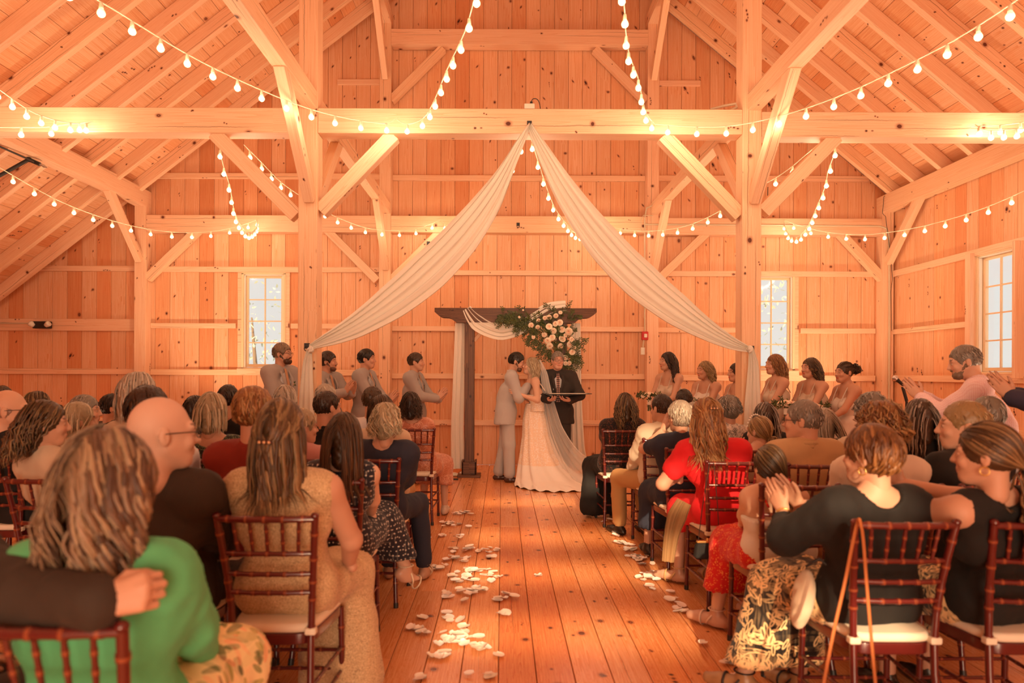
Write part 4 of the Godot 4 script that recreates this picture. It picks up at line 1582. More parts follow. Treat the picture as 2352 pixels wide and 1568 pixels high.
func build_flowers() -> void:
	var t := thing("flower_garland", "large asymmetric garland of ivory roses and dark greenery on the arch", "flowers")
	var r := RandomNumberGenerator.new()
	r.seed = 5
	var rm := rose_mesh()
	var sc := 220.0 / 2029.0
	for q in [[580, 350, 26], [985, 428, 45], [1210, 360, 56], [1355, 325, 52], [830, 525, 58], [970, 568, 48], [1210, 545, 68], [1340, 490, 58], [1435, 465, 66], [1300, 645, 66], [1480, 605, 72], [1625, 655, 80], [1105, 727, 54], [1275, 775, 66], [1495, 805, 74], [875, 775, 40], [1180, 850, 64], [1225, 970, 68], [1455, 970, 64], [1655, 930, 66], [1700, 1090, 62], [1545, 1220, 62], [1640, 1335, 52], [1560, 735, 44], [1690, 820, 50], [1740, 1010, 50], [1120, 370, 44], [660, 200, 20], [1450, 250, 40], [1560, 1330, 45]]:
		var p := at(1130 + q[0] * sc, 690 + q[1] * sc, 9.36 + r.randf_range(-0.03, 0.03))
		var o := obj("rose", rm, M.petal, t)
		var s: float = q[2] * sc * 9.3 / F
		o.transform = Transform3D((Basis(Vector3.UP, r.randf_range(-0.5, 0.5)) * Basis(Vector3.RIGHT, r.randf_range(-0.5, 0.4)) * Basis(Vector3.BACK, r.randf() * TAU)).scaled(Vector3.ONE * s), p)
	var mb := MB.new()
	# greenery: where a sprig starts (picture), where it points, how long
	for q in [[900, 420, -1.0, 0.05, 9, 30], [760, 400, -1.0, -0.1, 9, 26], [600, 330, -1.0, -0.15, 8, 20], [480, 330, -0.9, -0.25, 8, 16], [330, 330, -0.8, -0.5, 6, 10], [300, 380, -0.9, -0.7, 6, 8], [650, 450, -0.7, -0.8, 7, 12], [900, 560, -0.8, -0.6, 8, 14], [1000, 340, -0.3, 1.0, 5, 6], [1250, 280, -0.2, 1.0, 5, 7], [1200, 260, 0.5, 1.0, 4, 5], [620, 260, -0.5, 1.0, 4, 5], [300, 240, 0.1, 1.0, 3, 3], [1580, 300, 0.1, 1.0, 6, 7], [1780, 330, 0.2, 1.0, 4, 4], [1650, 400, 0.7, 0.3, 5, 9],
		[900, 750, -0.9, -0.5, 5, 12], [950, 820, -0.6, -0.9, 6, 12], [1050, 850, -0.4, -1.0, 6, 10], [1150, 1000, -0.5, -0.9, 7, 12], [1200, 1050, -0.5, -1.0, 6, 8], [1750, 800, 0.8, -0.6, 6, 10], [1780, 900, 0.7, -0.8, 6, 9], [1780, 1100, 0.6, -0.9, 7, 9], [1750, 1200, 0.6, -0.7, 6, 8], [1600, 1250, 0.1, -1.0, 5, 10], [1640, 1400, 0.1, -1.0, 4, 8], [1700, 1300, 0.4, -0.9, 4, 6], [1250, 700, 0.0, 0.2, 6, 40], [1400, 900, 0.1, -0.3, 6, 36], [1550, 700, 0.2, 0.1, 6, 34], [1300, 450, 0.0, 0.1, 6, 34], [1000, 640, -0.1, 0.0, 6, 26], [1650, 1100, 0.2, -0.6, 6, 24], [1100, 480, -0.3, 0.3, 6, 28]]:
		var mid: bool = int(q[5]) > 20
		for k in int(q[5] * (0.55 if mid else 0.8)):
			var p := at(1130 + (q[0] + r.randfn(0, 60)) * sc, 690 + (q[1] + r.randfn(0, 50)) * sc, (9.43 if mid else 9.40) + r.randf_range(-0.03, 0.06))
			sprig(mb, p, Vector3(q[2] + r.randfn(0, 0.35), q[3] + r.randfn(0, 0.3), r.randf_range(-0.1, 0.35)).normalized(), maxi(3, int(q[4]) - r.randi_range(0, 3)), 0.024, 0.036, r)
	tag(obj("greenery", mb.done(), M.leaf, t), "", "", "", "stuff")

func pipe_path(pts: Array, r: float, sides := 8) -> ArrayMesh:
	var p := PackedVector3Array(pts)
	var rad := PackedFloat32Array()
	for k in p.size():
		rad.append(r)
	var mb := MB.new()
	mb.tube(p, rad, sides)
	return mb.done()

func single(called: String, label: String, category: String, mesh: Mesh, m: Material) -> MeshInstance3D:
	var o := obj(called, mesh, m)
	tag(o, label, category)
	return o

func build_props() -> void:
	var sf := mat("stained_flat", lin(0.20, 0.082, 0.032), 0.5)
	sf.albedo_texture = M.stained.albedo_texture
	sf.uv1_triplanar = true
	sf.uv1_scale = Vector3(0.5, 2, 0.5)
	build_drapes()
	build_arch()
	build_flowers()
	# emergency light on the wide girt
	var t := thing("emergency_light", "black twin-head emergency light on the girt at the far left", "emergency light", at(97, 746, 10.60))
	var mb := MB.new()
	mb.box(Vector3(-0.13, -0.055, -0.05), Vector3(0.13, 0.055, 0.05), 0.012)
	obj("housing", mb.done(), M.black, t)
	for s in [-1.0, 1.0]:
		mb = MB.new()
		mb.lathe([Vector2(0.0005, 0.05), Vector2(0.042, 0.045), Vector2(0.046, 0.02), Vector2(0.03, -0.03), Vector2(0.0005, -0.035)], 12, Transform3D(Basis(Vector3(0, 0, 1), s * -0.9), Vector3(s * 0.115, 0.0, 0.06)))
		obj("lamp_head", mb.done(), M.white_plastic, t)
	var y := at(20, 742, 10.66).y
	single("conduit", "pale conduit along the girt to the emergency light at the far left", "conduit", pipe_path([Vector3(XL + 0.05, y, -10.67), Vector3(at(72, 742, 10.67).x, y, -10.67)], 0.011), M.conduit)
	# fire alarm, outlet and conduits by the right gable post
	t = thing("fire_alarm_strobe", "red fire alarm strobe on the gable post above the bridesmaids", "fire alarm", at(1481, 771, 10.54))
	mb = MB.new()
	mb.box(Vector3(-0.05, -0.066, -0.02), Vector3(0.05, 0.066, 0.028), 0.008)
	obj("housing", mb.done(), M.red, t)
	mb = MB.new()
	mb.box(Vector3(-0.018, -0.03, 0.028), Vector3(0.030, 0.03, 0.044), 0.008)
	obj("strobe_lens", mb.done(), M.white_plastic, t)
	t = thing("switch_box", "small cream switch box under the red fire alarm", "switch", at(1476, 806, 10.54))
	mb = MB.new()
	mb.box(Vector3(-0.03, -0.055, -0.02), Vector3(0.03, 0.055, 0.022), 0.005)
	obj("box", mb.done(), M.white_plastic, t)
	mb = MB.new()
	mb.box(Vector3(-0.006, -0.012, 0.022), Vector3(0.006, 0.012, 0.034), 0.003)
	obj("toggle", mb.done(), M.trim_white, t)
	single("conduit", "thin conduit down the gable post from the long beam to the fire alarm", "conduit", pipe_path([at(1600, 385, 9.9), at(1520, 462, 10.3), at(1485, 478, 10.53), at(1481, 500, 10.53), at(1481, 640, 10.53), at(1481, 762, 10.53), at(1476, 800, 10.53)], 0.011), M.conduit)
	single("conduit", "cream conduit along the wall tie and down the corner post by the microphone", "conduit", pipe_path([at(1482, 515, 10.535), at(1760, 517, 10.535), at(2020, 519, 10.535), at(2036, 524, 10.535), at(2042, 540, 10.535), at(2043, 700, 10.535), at(2042, 905, 10.535), at(2042, 1060, 10.535)], 0.014), M.conduit)
	single("cable", "dark cable looping from the eave plate down the right corner", "cable", pipe_path([at(2040, 442, 10.50), at(2030, 452, 10.50), at(2027, 490, 10.50), at(2034, 497, 10.50), at(2047, 600, 10.50), at(2050, 640, 10.50), at(2046, 670, 10.50), at(2048, 760, 10.50)], 0.004, 5), M.black)
	single("cable", "pale slack cable loop hanging beside the right gable post", "cable", pipe_path([at(1500, 495, 10.52), at(1478, 494, 10.5), at(1472, 505, 10.5), at(1473, 525, 10.5), at(1478, 535, 10.52)], 0.006, 5), M.conduit)
	single("cable", "cream hose coiled on top of the tie beam beside the right front post", "cable", pipe_path([at(1632, 251, 6.5), at(1662, 243, 6.5), at(1690, 238, 6.48), at(1692, 246, 6.46), at(1678, 253, 6.46)], 0.012, 6), M.conduit)
	# plug strip on top of the tie beam
	t = thing("outlet_box", "small cream outlet box with black plug on top of the tie beam", "outlet", at(1216, 246, 6.45))
	mb = MB.new()
	mb.box(Vector3(-0.05, -0.025, -0.03), Vector3(0.05, 0.025, 0.03), 0.005)
	obj("box", mb.done(), M.white_plastic, t)
	mb = MB.new()
	mb.box(Vector3(0.005, 0.02, -0.012), Vector3(0.03, 0.052, 0.012), 0.004)
	var pts := PackedVector3Array([Vector3(0.017, 0.05, 0), Vector3(0.03, 0.075, 0), Vector3(0.06, 0.08, 0), Vector3(0.085, 0.06, 0), Vector3(0.098, 0.02, 0), Vector3(0.105, -0.025, 0)])
	var rd := PackedFloat32Array([0.005, 0.005, 0.005, 0.005, 0.005, 0.005])
	mb.tube(spline(pts, 14), PackedFloat32Array([0.004, 0.004, 0.004, 0.004, 0.004, 0.004, 0.004, 0.004, 0.004, 0.004, 0.004, 0.004, 0.004, 0.004]), 6)
	obj("plug", mb.done(), M.black, t)
	# sprinkler pipes beside the rafters
	sprinkler("black sprinkler pipe with elbow under the left roof near the knee brace", at(545, 18, 9.05), at(482, 62, 9.05), at(489, 86, 8.95))
	sprinkler("black sprinkler pipe with elbow under the right roof behind the long beam", at(1820, -8, 9.0), at(1943, 84, 9.0), at(1932, 106, 8.9))
	sprinkler("black sprinkler pipe above the eave plate at the far left", at(-40, 425, 7.9), at(66, 366, 8.2), at(100, 381, 8.2))
	single("pipe", "thin black pipe under the left eave plate", "pipe", pipe_path([at(-20, 328, 7.6), at(96, 379, 8.3)], 0.012), M.black)
	single("hose", "yellowish pipe strapped along a rafter of the left roof", "pipe", pipe_path([at(-60, 212, 7.75), at(0, 172, 7.78), at(125, 88, 8.0), at(260, -6, 8.2)], 0.019), M.hose)
	single("hose", "yellowish pipe strapped along a rafter of the right roof", "pipe", pipe_path([at(2120, -20, 7.9), at(2240, 72, 7.8), at(2352, 158, 7.7), at(2420, 210, 7.6)], 0.019), M.hose)
	# a small red handle behind the right front post
	t = thing("hanging_tool", "thin black stick with a red end behind the right front post", "tool", at(1763, 455, 10.45))
	mb = MB.new()
	mb.rod(Vector3(0, 0, 0), Vector3(0.005, 0.17, 0), 0.006)
	obj("handle", mb.done(), M.black, t)
	mb = MB.new()
	mb.box(Vector3(-0.04, -0.06, -0.01), Vector3(0.02, 0.0, 0.01), 0.006)
	obj("end", mb.done(), M.red, t)
	# microphone
	t = thing("microphone_stand", "black microphone on a stand in front of the right corner", "microphone", at(2072, 905, 6.2) * Vector3(1, 0, 1))
	var b := at(2072, 905, 6.2) * Vector3(1, 0, 1)
	var head := at(2056, 868, 6.2) - b
	var tail := at(2085, 893, 6.2) - b
	mb = MB.new()
	mb.tube(PackedVector3Array([tail, tail.lerp(head, 0.65), head.lerp(tail, 0.12)]), PackedFloat32Array([0.011, 0.015, 0.019]), 10)
	obj("handle", mb.done(), M.black, t)
	mb = MB.new()
	mb.ball(head, Vector3(0.026, 0.026, 0.026), 10, 14)
	obj("grille", mb.done(), M.steel, t)
	mb = MB.new()
	mb.rod(tail.lerp(head, 0.4) + Vector3(0, -0.02, 0), Vector3(0.03, 1.2, 0.02), 0.014)
	mb.rod(Vector3(0.03, 1.2, 0.02), Vector3(0.0, 0.03, 0), 0.011)
	mb.lathe([Vector2(0.0005, 0.03), Vector2(0.05, 0.028), Vector2(0.14, 0.012), Vector2(0.145, 0.0)], 20)
	obj("stand", mb.done(), M.black, t)

func sprinkler(label: String, a: Vector3, b: Vector3, c: Vector3) -> void:
	var t := thing("sprinkler_pipe", label, "sprinkler")
	obj("pipe", pipe_path([a, b], 0.021), M.black, t)
	var mb := MB.new()
	mb.ball(b, Vector3(0.032, 0.032, 0.032), 8, 10)
	mb.rod(b, b.lerp(c, 0.75), 0.024)
	obj("elbow", mb.done(), M.black, t)
	mb = MB.new()
	mb.rod(b.lerp(c, 0.75), c, 0.012)
	mb.rod(c, c + (c - b) * 0.25, 0.02, 8, 0.004)
	obj("head", mb.done(), M.steel, t)

func build_petals() -> void:
	# cupped petal, about 45 mm
	var r := RandomNumberGenerator.new()
	r.seed = 31
	var kinds := []
	for k in 3:
		var mb := MB.new()
		var rows := []
		for i in 5:
			var row := []
			for j in 7:
				var u := (j / 6.0 - 0.5) * 2.0
				var v := i / 4.0
				var w := 0.024 * pow(sin(PI * (0.12 + 0.80 * v)), 0.6) * (0.9 + 0.1 * k)
				row.append(Vector3(u * w, 0.002 + 0.005 * u * u * (0.5 + 0.5 * k) + 0.004 * v * v * (1.0 + 0.3 * sin(u * 3.0 + k)), (v - 0.5) * 0.052))
			rows.append(row)
		mb.sheet(rows, 1, 1, 0.0012)
		kinds.append(mb.done())
	# where they lie on the picture: centre, spread, how many
	var n := 0
	for q in [[1062, 1178, 20, 4, 12], [1035, 1205, 26, 6, 12], [1050, 1236, 60, 10, 8], [1055, 1265, 40, 6, 10], [1120, 1268, 26, 5, 7], [1055, 1285, 24, 6, 10], [1130, 1282, 14, 3, 3], [1005, 1306, 14, 5, 7], [1085, 1312, 24, 9, 16], [1128, 1325, 22, 8, 8], [1062, 1335, 24, 9, 14], [1085, 1360, 34, 9, 12], [1030, 1372, 30, 10, 6], [1155, 1372, 20, 9, 7], [1160, 1412, 22, 5, 3], [975, 1420, 12, 3, 1], [1035, 1422, 18, 9, 5], [1060, 1460, 45, 10, 8], [970, 1452, 22, 8, 6], [1035, 1472, 35, 12, 16], [1090, 1488, 22, 8, 7], [1015, 1510, 22, 8, 6], [1145, 1508, 10, 3, 1], [1085, 1548, 10, 3, 1], [1130, 1555, 16, 4, 2], [975, 1560, 20, 5, 3], [1235, 1325, 3, 3, 2],
		[1413, 1226, 9, 5, 5], [1430, 1246, 12, 5, 6], [1450, 1262, 14, 5, 7], [1462, 1280, 22, 6, 12], [1475, 1293, 12, 4, 4], [1500, 1325, 20, 10, 20], [1490, 1350, 10, 3, 2], [1545, 1380, 12, 8, 4], [1570, 1405, 20, 8, 5], [1625, 1481, 8, 3, 1], [1665, 1530, 14, 8, 3], [1680, 1556, 22, 5, 4], [1395, 1195, 8, 3, 2], [1725, 1370, 8, 3, 1], [1615, 1315, 12, 3, 2], [955, 1290, 8, 5, 2], [1500, 1168, 12, 4, 2]]:
		for k in q[4]:
			var px: float = q[0] + r.randfn(0, 0.6) * q[2]
			var py: float = q[1] + r.randfn(0, 0.6) * q[3]
			var d := EYE * F / (py - CY)
			var p := at(px, py, d)
			var o: MeshInstance3D = obj("rose_petal", kinds[r.randi() % 3], M.petal_tint[n % 3])
			o.transform = Transform3D((Basis(Vector3.UP, r.randf() * TAU) * Basis(Vector3.RIGHT, r.randfn(0, 0.10)) * Basis(Vector3.BACK, r.randfn(0, 0.10))).scaled(Vector3.ONE * r.randf_range(0.85, 1.4)), Vector3(p.x, 0.004 + r.randf() * 0.012, p.z))
			tag(o, "loose pale blush rose petal lying on the aisle floorboards", "petal", "rose petals scattered along the aisle")
			n += 1

# ---------- people ----------
# local space of a figure: origin on the floor below the pelvis, facing -z, +x is the figure's right
const SKIN := Color(0.55, 0.295, 0.195)
var heads := {}
var hands := {}

# head around the midpoint between the ears, facing -z; feature tints are relative to the skin
func head_shape(fem: bool, hc: float) -> MB:
	var key := [fem, hc]
	if heads.has(key):
		return heads[key]
	var j := 0.9 if fem else 1.0
	var p := [["e", Vector3(0, 0.03, 0.012), Vector3(0.075, 0.095, 0.095), 0.0], ["e", Vector3(0, -0.03, -0.032), Vector3(0.061, 0.088, 0.066), 0.03],
		[Vector3(-0.022 * j, -0.088, -0.064), Vector3(0.022 * j, -0.088, -0.064), 0.021, 0.021, 0.025], [Vector3(-0.052 * j, -0.045, -0.005), Vector3(-0.024 * j, -0.088, -0.055), 0.017, 0.016, 0.03], [Vector3(0.052 * j, -0.045, -0.005), Vector3(0.024 * j, -0.088, -0.055), 0.017, 0.016, 0.03],
		[Vector3(-0.04, 0.026, -0.078), Vector3(0.04, 0.026, -0.078), 0.014, 0.014, 0.018], ["e", Vector3(-0.038, -0.028, -0.070), Vector3(0.022, 0.020, 0.018), 0.02], ["e", Vector3(0.038, -0.028, -0.070), Vector3(0.022, 0.020, 0.018), 0.02],
		["e", Vector3(-0.031, 0.006, -0.103), Vector3(0.017, 0.011, 0.014), -0.012], ["e", Vector3(0.031, 0.006, -0.103), Vector3(0.017, 0.011, 0.014), -0.012],
		[Vector3(0, 0.016, -0.092), Vector3(0, -0.026, -0.112), 0.007, 0.0105, 0.012], [Vector3(-0.011, -0.029, -0.100), Vector3(0.011, -0.029, -0.100), 0.008, 0.008, 0.008],
		[Vector3(-0.017, -0.055, -0.091), Vector3(0.017, -0.055, -0.091), 0.0075, 0.0075, 0.006], [Vector3(-0.014, -0.066, -0.089), Vector3(0.014, -0.066, -0.089), 0.008, 0.008, 0.005],
		["e", Vector3(-0.031, 0.005, -0.083), Vector3(0.0125, 0.0105, 0.0115), 0.002], ["e", Vector3(0.031, 0.005, -0.083), Vector3(0.0125, 0.0105, 0.0115), 0.002]]
	for s in [-1.0, 1.0]:
		p.append(["e", Vector3(s * 0.079, -0.004, 0.014), Vector3(0.010, 0.031, 0.018), 0.008])
		p.append(["e", Vector3(s * 0.090, -0.002, 0.008), Vector3(0.007, 0.018, 0.009), -0.004])
	p.append([Vector3(0, -0.05, 0.028), Vector3(0, -0.145, 0.030), 0.047 if fem else 0.055, 0.047 if fem else 0.056, 0.03])
	var mb := blob(p, hc)
	for k in mb.v.size():
		var q := mb.v[k]
		var c := Color.WHITE
		if q.z < -0.075:
			var ax := absf(q.x)
			if q.y > -0.072 and q.y < -0.048 and ax < 0.021 and q.z < -0.09:
				c = Color(0.92, 0.42, 0.40) if fem else Color(0.85, 0.62, 0.58)
			elif ax > 0.012 and ax < 0.052 and absf(q.y - 0.031 - 0.004 * sin(ax * 60.0)) < 0.0055:
				c = Color(0.30, 0.24, 0.22)
			elif Vector2(ax - 0.031, (q.y - 0.005) * 1.25).length() < 0.0095 and q.z < -0.085:
				c = Color(1.05, 1.35, 1.6) if Vector2(ax - 0.031, q.y - 0.005).length() > 0.0048 else Color(0.14, 0.12, 0.14)
				if q.y > 0.0105:
					c = Color(0.25, 0.18, 0.16)
			elif ax < 0.05 and ax > 0.02 and q.y < -0.01 and q.y > -0.05:
				c = Color(1.0, 0.86, 0.84)
		mb.c[k] = c
	heads[key] = mb
	return mb

# right hand, wrist at the origin, fingers towards -z, palm down, thumb towards -x
func hand_shape(pose: String, cell := 0.0055) -> MB:
	var key := [pose, cell]
	if hands.has(key):
		return hands[key]
	var curl: float = {"flat": 0.10, "soft": 0.42, "grip": 0.85, "fist": 1.42}[pose]
	var p := [[Vector3(0, 0, 0.05), Vector3(0, 0, -0.005), 0.026, 0.025, 0.01]]
	for k in 4:
		var x: float = [-0.031, -0.010, 0.011, 0.030][k]
		var kn := Vector3(x, 0.003 - 0.004 * absf(k - 1.2), [-0.088, -0.093, -0.088, -0.078][k])
		p.append([Vector3(x * 0.55, 0, -0.008), kn, 0.019, 0.0125, 0.014])
		var a := curl * 0.75
		var dirn := Vector3(x * 0.9, 0, -1).normalized()
		var q := kn
		for s in 3:
			var l: float = [0.043, 0.027, 0.021][s] * [0.95, 1.06, 1.0, 0.80][k]
			var dd := (dirn * cos(a) + Vector3(0, -1, 0) * sin(a)).normalized()
			p.append([q, q + dd * l, 0.0098 - 0.0008 * s, 0.0092 - 0.0009 * s, 0.003])
			q += dd * l
			a += curl
	var tc := minf(curl, 0.9)
	var t0 := Vector3(-0.018, -0.006, -0.022)
	var t1 := Vector3(-0.047, -0.012 - 0.012 * tc, -0.050)
	var t2 := t1 + Vector3(-0.016 + 0.022 * tc, -0.006 - 0.010 * tc, -0.030)
	p.append([t0, t1, 0.017, 0.0125, 0.012])
	p.append([t1, t2, 0.0118, 0.0105, 0.003])
	p.append([t2, t2 + Vector3(-0.004 + 0.016 * tc, -0.004, -0.024), 0.0105, 0.008, 0.003])
	hands[key] = blob(p, cell)
	return hands[key]

func put_hand(mb: MB, wrist: Vector3, f: Vector3, n: Vector3, left: bool, pose: String, col: Color, s := 1.0, cell := 0.0055) -> void:
	f = f.normalized()
	n = (n - f * n.dot(f)).normalized()
	var z := -f
	var y := -n
	var x := y.cross(z)
	var b := Basis(x, y, z)
	if left:
		b = Basis(-x, y, z)
	mb.add(hand_shape(pose, cell), Transform3D(b.scaled_local(Vector3.ONE * s), wrist), col)

func elbow(s: Vector3, w: Vector3, l1: float, l2: float, pole: Vector3) -> Array:
	var d := w - s
	var l := minf(d.length(), (l1 + l2) * 0.995)
	w = s + d.normalized() * l
	var a := (l1 * l1 - l2 * l2 + l * l) / (2.0 * l)
	var h := sqrt(maxf(l1 * l1 - a * a, 0.0))
	var n := d.normalized()
	var u := (pole - n * pole.dot(n)).normalized()
	return [s + n * a + u * h, w]

# o: options. Returns the figure's root; its parts are body, top, bottom, shoes, hair and extras
func person(label: String, o: Dictionary) -> Node3D:
	var fem: bool = o.get("fem", false)
	var sit: bool = o.get("sit", true)
	var s: float = o.get("s", 1.0)
	var wd: float = o.get("wide", 1.0)
	var cell: float = o.get("cell", 0.021)
	var near: bool = cell < 0.0138
	cell = maxf(cell, minf(0.0042 * float(o.d), 0.0185))
	var skin: Color = o.get("skin", SKIN)
	var root := thing("person", label, "person", Vector3(o.x, 0, -o.d), deg_to_rad(o.get("yaw", 0.0)))
	if o.has("group"):
		root.set_meta("group", o.group)
	var lean: Vector3 = o.get("lean", Vector3.ZERO)      # how far the head end shifts
	var base := 0.475 if sit else 0.0
	var yo := func(y: float) -> float: return base + (y - base) * s
	var hip: float = yo.call(0.58 if sit else 0.95)
	var ch: float = yo.call(0.88 if sit else 1.24)
	var sh: float = yo.call(1.015 if sit else 1.425)
	var nk: float = yo.call(1.075 if sit else 1.49)
	var hd: float = yo.call(1.235 if sit else 1.635)
	var sft := func(y: float) -> Vector3: return lean * clampf((y - hip) / (hd - hip), 0.0, 1.0)
	var P := Vector3(0, hip, 0.02)
	var C: Vector3 = Vector3(0, ch, 0.03) + sft.call(ch)
	var N: Vector3 = Vector3(0, nk, 0.025) + sft.call(nk)
	var H: Vector3 = Vector3(0, hd, -0.005) + sft.call(hd)
	var sw: float = (0.158 if fem else 0.178) * wd * lerpf(1.0, s, 0.6)
	var S := [Vector3(-sw, sh - 0.012, 0.03) + sft.call(sh), Vector3(sw, sh - 0.012, 0.03) + sft.call(sh)]
	var ua := 0.285 * s
	var fa := 0.25 * s
	# arms: [left, right] wrist, pole, finger direction, palm normal, hand pose
	var arms: Array = o.get("arms", [])
	if arms.is_empty():
		var y := 0.62 if sit else 0.93
		var z := -0.27 if sit else -0.13
		arms = [[Vector3(-0.09, y, z), Vector3(-0.6, -0.3, 0.6), Vector3(0.5, -0.1, -0.8), Vector3(0, -1, 0.1), "soft"], [Vector3(0.09, y, z), Vector3(0.6, -0.3, 0.6), Vector3(-0.5, -0.1, -0.8), Vector3(0, -1, 0.1), "soft"]]
	var E := []
	var W := []
	for k in 2:
		var r := elbow(S[k], Vector3(arms[k][0].x, yo.call(arms[k][0].y), arms[k][0].z), ua, fa, arms[k][1])
		E.append(r[0])
		W.append(r[1])
	# legs
	var knee := [Vector3(-0.10, 0.50, -0.42), Vector3(0.10, 0.50, -0.42)]
	var ank := [Vector3(-0.11, 0.09, -0.40), Vector3(0.11, 0.09, -0.40)]
	var hj := [Vector3(-0.085, hip - 0.03, 0.0), Vector3(0.085, hip - 0.03, 0.0)]
	if not sit:
		knee = [Vector3(-0.09, 0.50 * s, -0.015), Vector3(0.09, 0.50 * s, -0.015)]
		ank = [Vector3(-0.10, 0.09, 0.02), Vector3(0.10, 0.09, 0.02)]
	if o.has("knee"):
		knee = o.knee
		ank = o.ank
	var legs_bare: bool = o.get("legs_bare", fem)
	# --- skin
	var p := []
	var sleeve: int = o.get("sleeve", 2)
	var ar := 0.90 if fem else 1.0
	ar *= o.get("arm_w", 1.0)
	if sleeve < 2 or o.get("bare", false):
		for k in 2:
			p.append([S[k], E[k], 0.052 * ar, 0.041 * ar, 0.03])
	for k in 2:
		p.append([E[k], W[k], 0.041 * ar, 0.027 * ar, 0.02])
	if o.get("bare", false):   # back and chest show above the dress
		p.append([C + Vector3(-0.07 * wd, 0.02, 0), C + Vector3(0.07 * wd, 0.02, 0), 0.088, 0.088, 0.04])
		p.append([S[0] * Vector3(0.8, 1, 1) + S[1] * Vector3(0.2, 0, 0), S[1] * Vector3(0.8, 1, 1) + S[0] * Vector3(0.2, 0, 0), 0.055, 0.055, 0.05])
		for k in 2:
			p.append([N + Vector3(0, -0.01, 0.008), S[k], 0.040, 0.046, 0.05])
	p.append([N + Vector3(0, 0.03, 0), C + Vector3(0, 0.08, -0.01), 0.048, 0.07, 0.03])
	if legs_bare:
		for k in 2:
			p.append([knee[k], ank[k], 0.052, 0.034, 0.03])
			p.append([knee[k] + (hj[k] - knee[k]) * 0.3, knee[k], 0.062, 0.055, 0.03])
	var body := blob(p, cell * (0.9 if cell < 0.0145 else 1.0), skin)
	var fine: bool = o.get("fine", false)
	var hs: float = o.get("hs", 1.0) * lerpf(1.0, s, 0.5)
	var hb := Basis(Vector3.UP, deg_to_rad(o.get("hyaw", 0.0))) * Basis(Vector3.RIGHT, deg_to_rad(o.get("pitch", 0.0))) * Basis(Vector3.BACK, deg_to_rad(o.get("roll", 0.0)))
	var hx := Transform3D(hb.scaled_local(Vector3.ONE * hs), H)
	body.add(head_shape(fem, (0.0052 if o.d < 3.2 else 0.0070) if fine else 0.011), hx, skin)
	for k in 2:
		put_hand(body, W[k], arms[k][2], arms[k][3], k == 0, arms[k][4], skin, (0.92 if fem else 1.0) * lerpf(1.0, s, 0.6), 0.0055 if o.d < 3.2 else (0.008 if o.d > 6.9 else 0.0095))
	obj("body", body.done(), M.skin, root)
	# --- top
	var g: float = o.get("loose", 0.008)
	if o.has("top"):
		p = [[P + Vector3(-0.07 * wd, 0, 0), P + Vector3(0.07 * wd, 0, 0), (0.118 if fem else 0.112) + g, (0.118 if fem else 0.112) + g, 0.06],
			[P + Vector3(-0.05 * wd, 0.16 * s, 0.008), P + Vector3(0.05 * wd, 0.16 * s, 0.008), (0.090 if fem else 0.104) + g, (0.090 if fem else 0.104) + g, 0.07],
			[C + Vector3(-0.075 * wd, 0, 0), C + Vector3(0.075 * wd, 0, 0), (0.099 if fem else 0.108) + g, (0.099 if fem else 0.108) + g, 0.07]]
		if o.get("neck", 0) < 2:
			p.append([S[0] * Vector3(0.82, 1, 1), S[1] * Vector3(0.82, 1, 1), 0.058 + g, 0.058 + g, 0.06])
			for k in 2:
				p.append([N + Vector3(0, -0.015, 0.012), S[k] * Vector3(0.9, 1, 1) + Vector3(0, 0.004, 0), 0.046 + g * 0.5, 0.050 + g, 0.05])
		if o.get("skirt_of_jacket", false):
			for k in 2:
				p.append([S[k] * Vector3(0.55, 1, 1) + Vector3(0, 0.030, 0), S[k] + Vector3(0, 0.016, 0), 0.050 + g, 0.050 + g, 0.03])
		if fem:
			p.append(["e", C + Vector3(-0.07, -0.01, -0.085), Vector3(0.062, 0.06, 0.055), 0.04])
			p.append(["e", C + Vector3(0.07, -0.01, -0.085), Vector3(0.062, 0.06, 0.055), 0.04])
		var pf: float = o.get("puff", 0.0)
		for k in 2:
			if sleeve >= 1:
				var e: Vector3 = S[k].lerp(E[k], 0.55) if sleeve == 1 else E[k]
				p.append([S[k], e, 0.060 * ar + g + pf, (0.054 if sleeve == 1 else 0.048) * ar + g + pf, 0.045])
			if sleeve >= 2:
				p.append([E[k], E[k].lerp(W[k], 0.94 if sleeve == 2 else 0.5), 0.048 * ar + g + pf, 0.036 * ar + g + pf * 0.6, 0.03])
		if o.get("skirt_of_jacket", false):
			p.append([P + Vector3(-0.07 * wd, 0, 0), P + Vector3(-0.085 * wd, -0.16 if not sit else -0.03, 0.02), 0.12 + g, 0.125 + g, 0.05])
			p.append([P + Vector3(0.07 * wd, 0, 0), P + Vector3(0.085 * wd, -0.16 if not sit else -0.03, 0.02), 0.12 + g, 0.125 + g, 0.05])
		match o.get("neck", 0):
			1:   # scooped
				p.append(["e", N + Vector3(0, 0.03, 0.0), Vector3(0.085 * o.get("scoop", 1.0), 0.085 * o.get("scoop", 1.0), 0.16), -0.012])
			3:   # strappy: shoulders left bare
				pass
		if o.has("vneck"):
			p.append([Vector3(0, nk - 0.01, -0.13) + sft.call(nk), Vector3(0, hip + 0.14 * s, -0.165), 0.078, 0.014, -0.006])
		var cuts := []
		if o.get("neck", 0) >= 2:
			cuts.append([Vector3(0, 1, 0), ch + o.get("topline", 0.05)])
		if not sit and not o.get("skirt_of_jacket", false):
			cuts.append([Vector3(0, -1, 0), -(hip + (0.05 if o.get("no_bottom", false) else -0.08))])
		if o.get("skirt_of_jacket", false):
			cuts.append([Vector3(0, -1, 0), -(hip - (0.17 if not sit else 0.09))])
		var tb := blob(p, cell, Color.WHITE, cuts)
